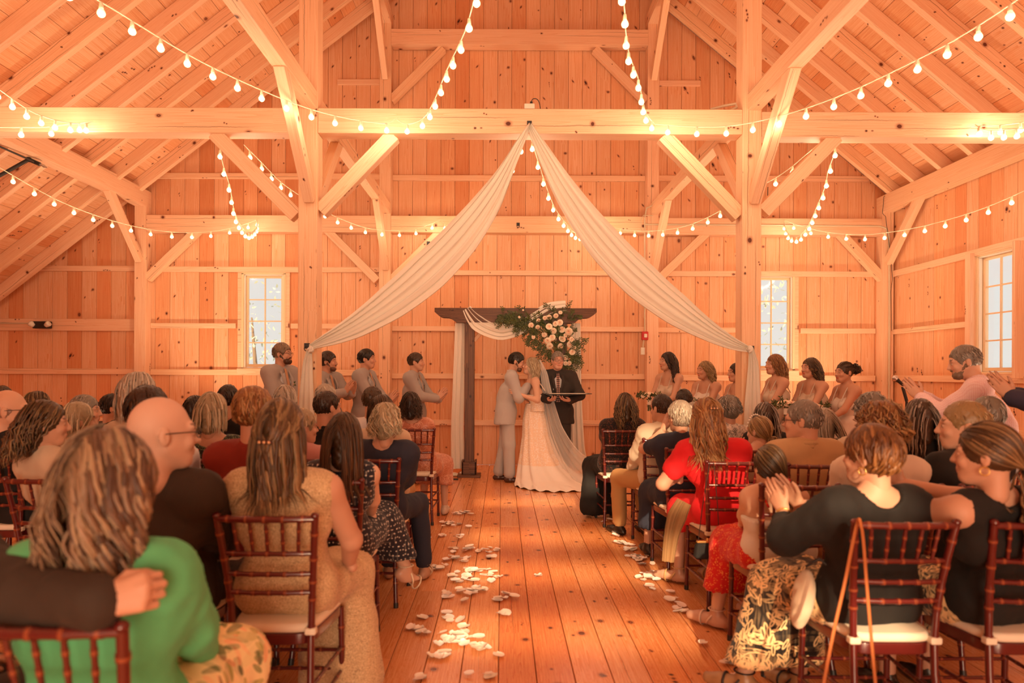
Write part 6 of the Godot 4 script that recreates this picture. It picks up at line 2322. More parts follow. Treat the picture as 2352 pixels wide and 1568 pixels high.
	# fifth row
	guest("man in a black suit with short dark hair, ear showing", 752, 894, 5.05, {"cell": 0.015, "fine": true, "yaw": -8.0, "hyaw": -32.0, "top": "suit_black", "top_name": "jacket", "loose": 0.02, "skirt_of_jacket": true, "collars": [["suit_black", 0.070, 0.014, 0.010]], "hair": hr("crop", "darkbrown", 0.03, {"n": 330, "seg": 4, "vol": 0.012, "rad": 0.005, "seed": 2}), "bottom": "suit_black"}, 99.0, 4.9)
	guest("woman with brown hair and a pale hairband", 878, 901, 5.05, {"fem": true, "hyaw": -20.0, "top": "cream_knit", "hair": hr("bob", "brown", 0.10, {"n": 130, "vol": 0.025, "seed": 18}), "bottom": "khaki"}, 99.0, 4.9)
	guest("man with swept grey hair in a cream shirt, in profile", 195, 904, 5.05, {"fine": true, "yaw": -20.0, "hyaw": -52.0, "top": "shirt_cream", "hair": hr("short", "grey", 0.04, {"n": 260, "seg": 5, "vol": 0.018, "rad": 0.006, "seed": 17, "mess": 0.4}), "collars": [["shirt_cream", 0.066, 0.02, 0.009]], "bottom": "khaki"}, 99.0, 4.9)
	guest("woman with straight dark hair behind the blond bob", 449, 904, 5.05, {"fem": true, "top": "suit_black", "hair": hr("long", "dark", 0.2, {"n": 120, "seed": 19}), "bottom": "suit_black"}, 99.0, 4.9)
	# sixth row
	guest("man with black hair and black jacket, ear showing, far left rows", 260, 902, 5.75, {"fine": true, "yaw": -10.0, "hyaw": -50.0, "top": "suit_black", "loose": 0.018, "hair": hr("short", "dark", 0.045, {"n": 220, "seg": 5, "vol": 0.022, "rad": 0.006, "seed": 22, "mess": 0.4}), "bottom": "suit_black"}, 99.0, 5.6)
	guest("woman with a streaked brown bob in the far left rows", 88, 897, 5.75, {"fem": true, "hyaw": -30.0, "top": "cream_knit", "hair": hr("bob", "highlight", 0.10, {"n": 150, "vol": 0.03, "seed": 23}), "bottom": "khaki"}, 99.0, 5.6)
	guest("person with tousled dark hair behind the blond bob woman", 525, 882, 5.75, {"top": "suit_black", "hair": hr("short", "dark", 0.05, {"n": 150, "seg": 5, "vol": 0.02, "seed": 24}), "bottom": "suit_black"}, 99.0, 5.6)
	guest("person with smooth white hair below the bearded groomsman", 655, 882, 5.4, {"fem": true, "top": "cream_knit", "hair": hr("bob", "white", 0.07, {"n": 150, "vol": 0.03, "seed": 25}), "bottom": "khaki"}, 99.0, 5.2)
	guest("person with white hair peeking beside the left drape tail", 747, 880, 5.75, {"fem": true, "top": "cream_knit", "hair": hr("short", "white", 0.05, {"n": 90, "seg": 5, "vol": 0.025, "seed": 26}), "bottom": "khaki"}, 99.0, 5.6)
	guest("man with short brown hair in front of the third groomsman", 857, 884, 5.8, {"hyaw": -20.0, "top": "shirt_white", "hair": hr("crop", "brown", 0.03, {"n": 240, "seg": 4, "vol": 0.012, "rad": 0.005, "seed": 27}), "bottom": "suit_black"}, 99.0, 5.6)
	# front row
	guest("man with spiky brown hair cut off by the left edge", 6, 886, 6.6, {"top": "shirt_white", "hair": hr("short", "brown", 0.045, {"n": 130, "seg": 5, "vol": 0.022, "seed": 28}), "bottom": "suit_black"}, 99.0, 6.45)
	guest("woman in a blush sequinned dress with dark curly hair", 944, 896, 6.62, {"fem": true, "cell": 0.016, "bare": true, "top": "sequin", "top_name": "dress", "sleeve": 0, "neck": 1, "scoop": 0.9, "wide": 1.05, "bottom": "sequin", "skirt": true, "hem": 0.30, "shoe": Color(0.6, 0.45, 0.35), "knee": [Vector3(0.02, 0.5, -0.38), Vector3(0.22, 0.5, -0.34)], "ank": [Vector3(0.02, 0.09, -0.3), Vector3(0.24, 0.09, -0.24)],
		"hair": hr("curly", "darkbrown", 0.14, {"n": 230, "seg": 14, "wave": 0.016, "wl": 0.045, "rad": 0.0065, "vol": 0.045, "seed": 29})}, -0.82, 6.45)

func guests_right() -> void:
	# second row
	var a := guest("woman in a black top clapping, short layered auburn hair", 2003, 962, 2.64, {"fem": true, "cell": 0.012, "fine": true, "yaw": 8.0, "hyaw": 24.0, "wide": 1.12, "bare": true, "top": "black_knit", "top_name": "sweater", "sleeve": 3, "puff": 0.012, "neck": 1, "scoop": 1.0, "loose": 0.014, "bottom": "leaf_print", "skirt": true, "hem": 0.15, "earring": -1.0, "shoe": Color(0.36, 0.19, 0.09), "strap_col": Color(0.02, 0.015, 0.012),
		"knee": [Vector3(-0.19, 0.50, -0.36), Vector3(0.0, 0.50, -0.40)], "ank": [Vector3(-0.31, 0.10, -0.38), Vector3(-0.06, 0.09, -0.36)], "toe": [Vector3(-0.6, 0, -0.6), Vector3(-0.3, 0, -0.9)], "arms": clap(true, -0.03, -0.15, 0.02, 0.5),
		"hair": hr("short", "auburn", 0.085, {"n": 420, "seg": 8, "vol": 0.040, "rad": 0.0078, "seed": 41, "mess": 1.1})}, 1.45, 2.45)
	bangle(a)
	guest("woman in a sleeveless black top clapping, brown ponytail", 2268, 954, 2.52, {"fem": true, "cell": 0.012, "fine": true, "yaw": 14.0, "hyaw": 30.0, "wide": 1.15, "arm_w": 1.15, "bare": true, "top": "black_knit", "top_name": "sleeveless_top", "sleeve": 0, "neck": 1, "scoop": 0.9, "loose": 0.012, "bottom": "leaf_print", "skirt": true, "hem": 0.3, "earring": -1.0, "arms": clap(true, 0.07, -0.20, -0.02, 0.3),
		"hair": hr("pony", "pony", 0.1, {"n": 400, "seg": 13, "rad": 0.0078, "vol": 0.028, "gather": Vector3(0.012, -0.045, 0.130), "tail": 0.36, "tail_wave": 0.022, "wl": 0.13, "tail_dir": Vector3(0.35, -0.5, 0.7), "seed": 42, "tie": Color(0.02, 0.02, 0.02)})}, 1.95, 2.45)
	# third row
	guest("girl in a red flecked dress with brown hair and a red hair tie", 1768, 1004, 3.42, {"fem": true, "cell": 0.012, "bare": true, "hyaw": 2.0, "hs": 1.02, "wide": 0.92, "top": "white_top", "top_name": "top", "sleeve": 0, "neck": 3, "topline": -0.02, "strap": "red_fleck", "bottom": "red_fleck", "skirt": true, "hem": 0.22, "shoe": Color(0.58, 0.34, 0.24), "strap_col": Color(0.75, 0.55, 0.42), "skin": Color(0.66, 0.40, 0.27), "knee": [Vector3(-0.12, 0.47, -0.38), Vector3(0.06, 0.48, -0.40)], "ank": [Vector3(-0.20, 0.10, -0.34), Vector3(0.03, 0.12, -0.36)], "toe": [Vector3(-0.7, 0, -0.7), Vector3(-0.2, 0, -1)],
		"hair": hr("pony", "brown", 0.1, {"n": 300, "seg": 12, "rad": 0.008, "vol": 0.026, "gather": Vector3(0.075, -0.07, 0.075), "tail": 0.16, "tail_wave": 0.006, "tail_dir": Vector3(0.5, -0.8, 0.1), "seed": 43, "tie": Color(0.75, 0.02, 0.02)})}, 1.42, 3.25)
	guest("woman in a peach top with big curly reddish-grey hair", 2022, 915, 3.45, {"fem": true, "hyaw": 15.0, "hs": 1.05, "wide": 1.15, "top": "peach_lace", "top_name": "blouse", "loose": 0.014, "bottom": "khaki", "hair": hr("curly", "strawberry", 0.05, {"n": 330, "seg": 12, "wave": 0.018, "wl": 0.05, "rad": 0.0065, "vol": 0.075, "seed": 44})}, 99.0, 3.25)
	guest("balding man in a black jacket, ear and cheek showing, beside the curls", 2215, 907, 3.5, {"hs": 1.1, "fine": true, "yaw": 15.0, "hyaw": 48.0, "top": "suit_black", "top_name": "jacket", "loose": 0.02, "skirt_of_jacket": true, "collars": [["suit_black", 0.070, 0.012, 0.010]], "hair": hr("crop", "blond", 0.03, {"n": 170, "seg": 5, "vol": 0.008, "rad": 0.004, "thin": 0.75, "seed": 45}), "bottom": "suit_black", "skin": Color(0.62, 0.34, 0.22)}, 99.0, 3.25)
	# fourth row
	guest("woman in a bright red dress with long strawberry-blond hair", 1622, 906, 4.3, {"fem": true, "cell": 0.013, "hyaw": 8.0, "wide": 1.12, "arm_w": 1.15, "top": "red_dress", "top_name": "dress", "sleeve": 1, "neck": 1, "scoop": 0.6, "loose": 0.012, "bottom": "red_dress", "skirt": true, "hem": 0.36, "shoe": Color(0.52, 0.29, 0.19), "strap_col": Color(0.55, 0.33, 0.14), "knee": [Vector3(-0.16, 0.5, -0.36), Vector3(0.04, 0.5, -0.38)], "ank": [Vector3(-0.20, 0.10, -0.30), Vector3(0.06, 0.09, -0.34)], "toe": [Vector3(-0.7, 0, -0.5), Vector3(-0.3, 0, -0.9)],
		"arms": [[Vector3(-0.24, 0.80, -0.12), Vector3(-0.8, -0.5, 0.5), Vector3(0.2, 0.7, -0.6), Vector3(1, 0, 0), "grip"], [Vector3(0.06, 0.66, -0.28), Vector3(0.7, -0.3, 0.4), Vector3(-0.5, 0.1, -0.8), Vector3(0, -1, 0), "soft"]],
		"hair": hr("long", "strawberry", 0.33, {"n": 320, "seg": 16, "wave": 0.014, "wl": 0.16, "rad": 0.008, "vol": 0.034, "clip": [Vector3(0.0, 0.07, 0.12), Color(0.10, 0.04, 0.02)], "torso": 1.08, "seed": 46})}, 1.42, 4.12)
	guest("man in a tan jacket and glasses with thinning grey hair", 1845, 908, 4.25, {"hs": 1.1, "cell": 0.014, "fine": true, "yaw": 10.0, "hyaw": 42.0, "wide": 1.12, "top": "jacket_tan", "top_name": "jacket", "loose": 0.022, "fold": 0.006, "skirt_of_jacket": true, "glasses": true, "collars": [["jacket_tan", 0.072, 0.016, 0.011]], "hair": hr("crop", "grey", 0.035, {"n": 300, "seg": 5, "vol": 0.010, "rad": 0.0045, "thin": 0.6, "seed": 47}), "bottom": "jacket_tan", "skin": Color(0.62, 0.34, 0.22)}, 1.86, 4.0)
	guest("woman with long dark hair streaked white on one side", 2112, 906, 4.3, {"fem": true, "top": "suit_black", "hair": hr("long", "streak", 0.26, {"n": 220, "seg": 12, "wave": 0.003, "vol": 0.022, "seed": 48}), "bottom": "suit_black"}, 99.0, 4.1)
	guest("woman with grey curls behind the peach top", 2000, 894, 4.3, {"fem": true, "top": "cream_knit", "hair": hr("curly", "grey", 0.03, {"n": 170, "seg": 10, "wave": 0.014, "wl": 0.05, "rad": 0.006, "vol": 0.05, "seed": 49}), "bottom": "khaki"}, 99.0, 4.1)
	guest("person with soft grey hair right of the balding man", 2268, 902, 4.3, {"fem": true, "top": "shirt_white", "hair": hr("short", "grey", 0.06, {"n": 170, "seg": 6, "vol": 0.035, "seed": 50}), "bottom": "khaki"}, 99.0, 4.1)
	# fifth row
	guest("woman in navy with short white hair, hand raised to her face", 1562, 913, 5.0, {"fem": true, "cell": 0.014, "hyaw": 14.0, "wide": 1.06, "top": "navy", "top_name": "dress", "sleeve": 1, "loose": 0.012, "bottom": "navy", "skirt": true, "hem": 0.22, "knee": [Vector3(-0.14, 0.5, -0.38), Vector3(0.04, 0.5, -0.40)], "ank": [Vector3(-0.18, 0.10, -0.32), Vector3(0.04, 0.09, -0.34)], "collars": [["navy", 0.056, 0.02, 0.010]],
		"arms": [[Vector3(-0.115, 1.115, -0.10), Vector3(-0.7, -0.8, 0.1), Vector3(0.25, 1.0, 0.0), Vector3(0.9, 0, -0.3), "flat"], [Vector3(0.09, 0.62, -0.27), Vector3(0.6, -0.3, 0.6), Vector3(-0.5, -0.1, -0.8), Vector3(0, -1, 0.1), "soft"]],
		"hair": hr("short", "white", 0.055, {"n": 280, "seg": 7, "vol": 0.04, "rad": 0.007, "seed": 51})}, 1.34, 4.8)
	guest("small girl with a blond bun and jewelled hairband", 1745, 944, 4.95, {"fem": true, "cell": 0.014, "fine": true, "bare": true, "hyaw": 30.0, "wide": 0.9, "top": "peach_lace", "top_name": "top", "sleeve": 0, "neck": 3, "topline": 0.03, "bottom": "peach_lace", "skirt": true, "skin": Color(0.64, 0.38, 0.26),
		"hair": hr("bun", "blond", 0.1, {"n": 230, "seg": 11, "rad": 0.0075, "vol": 0.02, "gather": Vector3(0.02, -0.075, 0.095), "bun_r": 0.038, "seed": 52})}, 1.87, 4.75)
	guest("woman with very long pale blond hair beside the tan jacket", 1893, 926, 4.95, {"fem": true, "top": "peach_lace", "hair": hr("long", "white", 0.30, {"n": 210, "seg": 13, "wave": 0.004, "vol": 0.024, "seed": 53, "bias": Vector3(0.25, 0, 0)}), "bottom": "khaki", "arms": clap(true, 0.03, 0.1, 0.0, -0.3)}, 99.0, 4.8)
	guest("person with wavy brown hair low behind the streaked hair", 2154, 926, 5.0, {"fem": true, "top": "maroon", "hair": hr("long", "darkbrown", 0.18, {"n": 130, "seg": 10, "wave": 0.008, "seed": 54}), "bottom": "suit_black"}, 99.0, 4.8)
	# sixth row
	guest("man in a cream shirt and khaki trousers with cropped dark hair", 1520, 898, 5.72, {"cell": 0.015, "fine": true, "yaw": 22.0, "hyaw": 5.0, "top": "shirt_cream", "loose": 0.018, "fold": 0.009, "bottom": "khaki", "collars": [["shirt_white", 0.066, 0.02, 0.009]], "knee": [Vector3(-0.13, 0.51, -0.42), Vector3(0.09, 0.5, -0.42)], "ank": [Vector3(-0.13, 0.09, -0.40), Vector3(0.10, 0.09, -0.34)], "hair": hr("crop", "darkbrown", 0.026, {"n": 330, "seg": 4, "vol": 0.010, "rad": 0.005, "seed": 55})}, 1.33, 5.52)
	guest("person with white hair just behind the navy dress", 1594, 916, 5.8, {"fem": true, "top": "shirt_white", "hair": hr("short", "white", 0.05, {"n": 120, "seg": 6, "vol": 0.03, "seed": 56}), "bottom": "khaki"}, 99.0, 5.6)
	guest("woman with grey curls in a black and white swirl blouse", 1673, 901, 5.75, {"fem": true, "hyaw": 20.0, "wide": 1.1, "top": "swirl", "top_name": "blouse", "hair": hr("curly", "grey", 0.03, {"n": 200, "seg": 10, "wave": 0.012, "wl": 0.05, "rad": 0.006, "vol": 0.045, "seed": 57}), "bottom": "khaki", "arms": clap(true, 0.0, 0.0, 0.0, 0.0)}, 99.0, 5.55)
	guest("woman with long brown and grey hair beside the right drape tail", 1757, 914, 5.5, {"fem": true, "top": "suit_black", "sleeve": 0, "bare": true, "hair": hr("long", "streak", 0.24, {"n": 210, "seg": 12, "wave": 0.004, "vol": 0.022, "seed": 58}), "bottom": "suit_black"}, 99.0, 5.3)
	# front row
	guest("woman in black lace with long wavy highlighted hair", 1436, 896, 6.6, {"fem": true, "cell": 0.016, "hyaw": 6.0, "wide": 1.06, "top": "lace_black", "top_name": "lace_blouse", "sleeve": 1, "puff": 0.01, "bottom": "suit_black", "skirt": true, "hem": 0.03, "knee": [Vector3(-0.20, 0.5, -0.30), Vector3(0.02, 0.5, -0.36)], "ank": [Vector3(-0.22, 0.1, -0.20), Vector3(0.0, 0.09, -0.26)],
		"hair": hr("long", "highlight", 0.24, {"n": 240, "seg": 14, "wave": 0.014, "wl": 0.075, "rad": 0.0075, "vol": 0.03, "seed": 59})}, 1.13, 6.4)
	guest("man with buzzed dark hair in front of the second bridesmaid", 1571, 887, 6.6, {"top": "shirt_white", "hair": hr("crop", "darkbrown", 0.02, {"n": 260, "seg": 4, "vol": 0.010, "rad": 0.005, "seed": 60}), "bottom": "suit_black"}, 99.0, 6.4)
	# standing at the right
	person("standing man in a pink checked shirt clapping, grey-brown crew cut", {"sit": false, "x": 3.52, "d": 4.9, "s": 0.955, "yaw": 52.0, "hyaw": 12.0, "pitch": -12.0, "lean": Vector3(0, -0.03, -0.16), "cell": 0.014, "fine": true, "wide": 1.12, "top": "check", "loose": 0.02, "fold": 0.009, "bottom": "suit_black", "collars": [["check", 0.066, 0.02, 0.010]], "beard": Color(0.30, 0.19, 0.12), "arms": clap(false, 0.12, 0.0, -0.14, 0.15), "skin": Color(0.64, 0.36, 0.24), "hair": hr("crop", "grey", 0.03, {"n": 330, "seg": 4, "vol": 0.010, "rad": 0.005, "seed": 61})})
	person("man in a navy jacket at the right edge, clapping", {"sit": false, "x": 3.52, "d": 4.05, "s": 1.0, "yaw": 55.0, "cell": 0.014, "top": "navy_jacket", "top_name": "jacket", "loose": 0.022, "skirt_of_jacket": true, "bottom": "navy_jacket", "arms": clap(false, 0.10, 0.0, -0.10, 0.1), "hair": hr("crop", "darkbrown", 0.03, {"n": 150, "seg": 4})})
	guest_things()

func bangle(p: Node3D) -> void:
	var j: Array = p.get_meta("joints")
	var w: Vector3 = j[6][0]
	var e: Vector3 = j[5][0]
	var mb := MB.new()
	var ax := (e - w).normalized()
	var u := ax.cross(Vector3.UP).normalized()
	var v := ax.cross(u)
	var c := w + ax * 0.035
	var pth := PackedVector3Array()
	var rd := PackedFloat32Array()
	for k in 17:
		var t := TAU * k / 16
		pth.append(c + (u * cos(t) + v * sin(t)) * 0.030)
		rd.append(0.004)
	mb.tube(pth, rd, 6)
	obj("bangle", mb.done(), M.gold, p)

# bags and shawls
func guest_things() -> void:
	var t := thing("clutch_bag", "small black clutch hanging by thin straps from the red dress's chair", "handbag", at(1628, 1262, 4.02))
	var mb := MB.new()
	mb.box(Vector3(-0.085, -0.055, -0.025), Vector3(0.085, 0.045, 0.025), 0.018)
	for k in mb.v.size():
		mb.v[k].x *= 1.0 - mb.v[k].y * 1.6
	obj("bag", mb.done(), M.clutch, t)
	mb = MB.new()
	mb.box(Vector3(-0.072, 0.040, -0.014), Vector3(0.072, 0.054, 0.014), 0.004)
	for s in [-0.008, 0.008]:
		mb.ball(Vector3(s, 0.06, 0), Vector3.ONE * 0.009, 6, 8)
	obj("clasp", mb.done(), M.gold, t)
	mb = MB.new()
	for s in [-1.0, 1.0]:
		mb.tube(PackedVector3Array([Vector3(s * 0.062, 0.05, 0.0), Vector3(s * 0.045, 0.25, 0.02), Vector3(s * 0.012, 0.52, 0.05)]), PackedFloat32Array([0.0025, 0.0025, 0.0025]), 5)
	obj("strap", mb.done(), M.black, t)
	t = thing("shoulder_bag", "cream woven bag leaning beside the leaf-print skirt", "handbag", at(1845, 1370, 2.72))
	mb = MB.new()
	mb.ball(Vector3(0, -0.01, 0), Vector3(0.040, 0.12, 0.05), 14, 18, Transform3D(Basis(Vector3.BACK, -0.18), Vector3.ZERO))
	ruffle(mb, 0.008, Vector3.ONE * 14.0, 3)
	obj("bag", mb.done(), M.cream_knit, t)
	mb = MB.new()
	mb.tube(PackedVector3Array([Vector3(0.01, 0.12, 0.0), Vector3(0.05, 0.16, 0.03), Vector3(0.085, 0.13, 0.03), Vector3(0.06, 0.08, 0.02)]), PackedFloat32Array([0.006, 0.006, 0.006, 0.004]), 6)
	obj("handle", mb.done(), M.black, t)
	t = thing("bag_strap", "long tan leather strap hung over the chair of the woman in black", "strap", Vector3.ZERO)
	mb = MB.new()
	for q in [[[1972, 1192, 2.43], [1960, 1240, 2.40], [1940, 1340, 2.36], [1915, 1450, 2.33], [1890, 1580, 2.3]], [[1974, 1190, 2.42], [1982, 1230, 2.37], [1990, 1330, 2.34], [2000, 1450, 2.31], [2012, 1580, 2.28]]]:
		var pts := PackedVector3Array()
		for w in q:
			pts.append(at(w[0], w[1], w[2]))
		var fine := spline(pts, 20)
		var rd := PackedFloat32Array()
		for k in 20:
			rd.append(0.0068)
		mb.tube(fine, rd, 6, 0.35, PackedColorArray(), true, Vector3(0, 0, 1))
	mb.c.fill(Color(0.42, 0.13, 0.035))
	obj("leather", mb.done(), M.plain, t)
	t = thing("shawl", "fringed tan shawl draped over the aisle side of the red dress", "shawl", Vector3.ZERO)
	var r := run_of([[at(1572, 1152, 4.25), 0.05, 0.02], [at(1556, 1185, 4.25), 0.065, 0.025], [at(1543, 1230, 4.25), 0.05, 0.02], [at(1535, 1290, 4.25), 0.04, 0.015]], 24)
	obj("cloth", cloth_run(r[0], r[1], same(Vector3.RIGHT, 24), 4, r[2], 20, 61).done(), M.shawl, t)
	# headband on the small girl
	t = thing("hairband", "pearl hairband on the small blond girl", "hairband", Vector3.ZERO)
	mb = MB.new()
	var hc := at(1743, 986, 4.95)
	for k in 13:
		var a := lerpf(-1.3, 1.3, k / 12.0)
		mb.ball(hc + Vector3(sin(a) * 0.088, cos(a) * 0.112 - 0.005, -0.03).rotated(Vector3.UP, 0.5), Vector3.ONE * 0.007, 5, 6)
	obj("pearls", mb.done(), M.trim_white, t)

# ---------- the wedding party ----------
func suit_front(root: Node3D, tie: String, flower: bool, s := 1.0) -> void:
	var j: Array = root.get_meta("joints")
	var N: Vector3 = j[1]
	var C: Vector3 = j[2]
	var P: Vector3 = j[3]
	obj("shirt", blob([[C + Vector3(-0.06, 0, -0.006), C + Vector3(0.06, 0, -0.008), 0.116, 0.116, 0.05], [P + Vector3(-0.04, 0.16, -0.004), P + Vector3(0.04, 0.16, -0.006), 0.111, 0.111, 0.06], [N + Vector3(0, -0.06, 0.0), C + Vector3(0, 0.08, -0.02), 0.068, 0.085, 0.05]], 0.016).done(), M.shirt_white, root)
	var mb := MB.new()
	var path := PackedVector3Array([N + Vector3(0, -0.022, -0.070), N + Vector3(0, -0.045, -0.082), C + Vector3(0, 0.06, -0.132), C + Vector3(0, -0.08, -0.136), P + Vector3(0, 0.13, -0.132)])
	mb.tube(path, PackedFloat32Array([0.016, 0.020, 0.022, 0.030, 0.034]), 8, 0.22, PackedColorArray(), true, Vector3(0, 0, 1))
	obj("tie", mb.done(), M[tie], root)
	var jm: Material = null
	for c in root.get_children():
		if String(c.name).begins_with("jacket"):
			jm = c.material_override
	for e in [-1.0, 1.0]:
		mb = MB.new()
		var rows := []
		for k in 9:
			var t := k / 8.0
			var inner := Vector3(e * lerpf(0.062, 0.012, t), lerpf(N.y - 0.005, P.y + 0.16, t), lerpf(N.z - 0.045, C.z - 0.135, smoothstep(0.0, 0.45, t)))
			var w := lerpf(0.030, 0.006, t) + 0.034 * smoothstep(0.12, 0.30, t) * (1.0 - t) - 0.014 * smoothstep(0.20, 0.24, t) * smoothstep(0.34, 0.26, t)
			inner.z += C.z * 0.0 + lerpf(0.0, -0.006, t)
			rows.append([inner + Vector3(0, 0, -0.004), inner + Vector3(e * w * 0.5, 0, -0.010), inner + Vector3(e * w, 0.004, 0.004)])
		mb.sheet(rows, 1, 1, 0.006)
		obj("lapel", mb.done(), jm, root)
	if flower:
		var b := obj("boutonniere", rose_small, M.petal, root)
		b.transform = Transform3D((Basis(Vector3.UP, PI) * Basis(Vector3.UP, 0.3)).scaled(Vector3.ONE * 0.024), C + Vector3(-0.088, 0.05, -0.118))
		mb = MB.new()
		for k in 4:
			mb.col = Color(0.06, 0.09, 0.03)
			var a := 1.0 + k * 1.3
			var y := Vector3(cos(a), sin(a), -0.3).normalized()
			var x := y.cross(Vector3(0, 0, -1)).normalized()
			leaf(mb, Transform3D(Basis(x * 0.05, y * 0.05, x.cross(y) * 0.05), C + Vector3(-0.088, 0.05, -0.114)), 0.5)
		obj("boutonniere_leaves", mb.done(), M.leaf, root)

var rose_small: ArrayMesh

func bouquet(label: String, p: Vector3, s: float, sd: int) -> void:
	var t := thing("bouquet", label, "bouquet", p, 0.0, "ivory rose bouquets of the bridesmaids")
	var r := RandomNumberGenerator.new()
	r.seed = sd
	for k in 11:
		var a := k * 2.4
		var q := sqrt(k / 11.0)
		var v := Vector3(cos(a) * q * 0.95, 0.55 + 0.25 * (1.0 - q), sin(a) * q * 0.75 + 0.1)
		var o := obj("rose", rose_small, M.petal, t)
		var z := (v * Vector3(1, 1, 1) + Vector3(0, 0.1, 0.6)).normalized()
		var x := Vector3.UP.cross(z).normalized()
		o.transform = Transform3D(Basis(x, z.cross(x), z).scaled_local(Vector3.ONE * s * r.randf_range(0.24, 0.32)), v * s - Vector3(0, 0.3 * s, 0))
	var mb := MB.new()
	for k in 22:
		var a := r.randf() * TAU
		sprig(mb, Vector3(cos(a) * s * 0.5, 0.1 * s, sin(a) * s * 0.4), Vector3(cos(a), r.randf_range(0.0, 0.9), sin(a) * 0.8 + 0.2).normalized(), 4, 0.024, 0.034, r)
	tag(obj("greenery", mb.done(), M.leaf, t), "", "", "", "stuff")
	mb = MB.new()
	mb.col = Color(0.10, 0.12, 0.05)
	for k in 7:
		var a := TAU * k / 7
		mb.rod(Vector3(cos(a) * 0.02, 0, sin(a) * 0.02), Vector3(cos(a + 0.6) * 0.022, -0.17, sin(a + 0.6) * 0.022), 0.005, 5)
	obj("stems", mb.done(), M.leaf, t)
	mb = MB.new()
	mb.rod(Vector3(0, -0.02, 0), Vector3(0, -0.09, 0), 0.028, 10)
	obj("ribbon", mb.done(), M.trim_white, t)

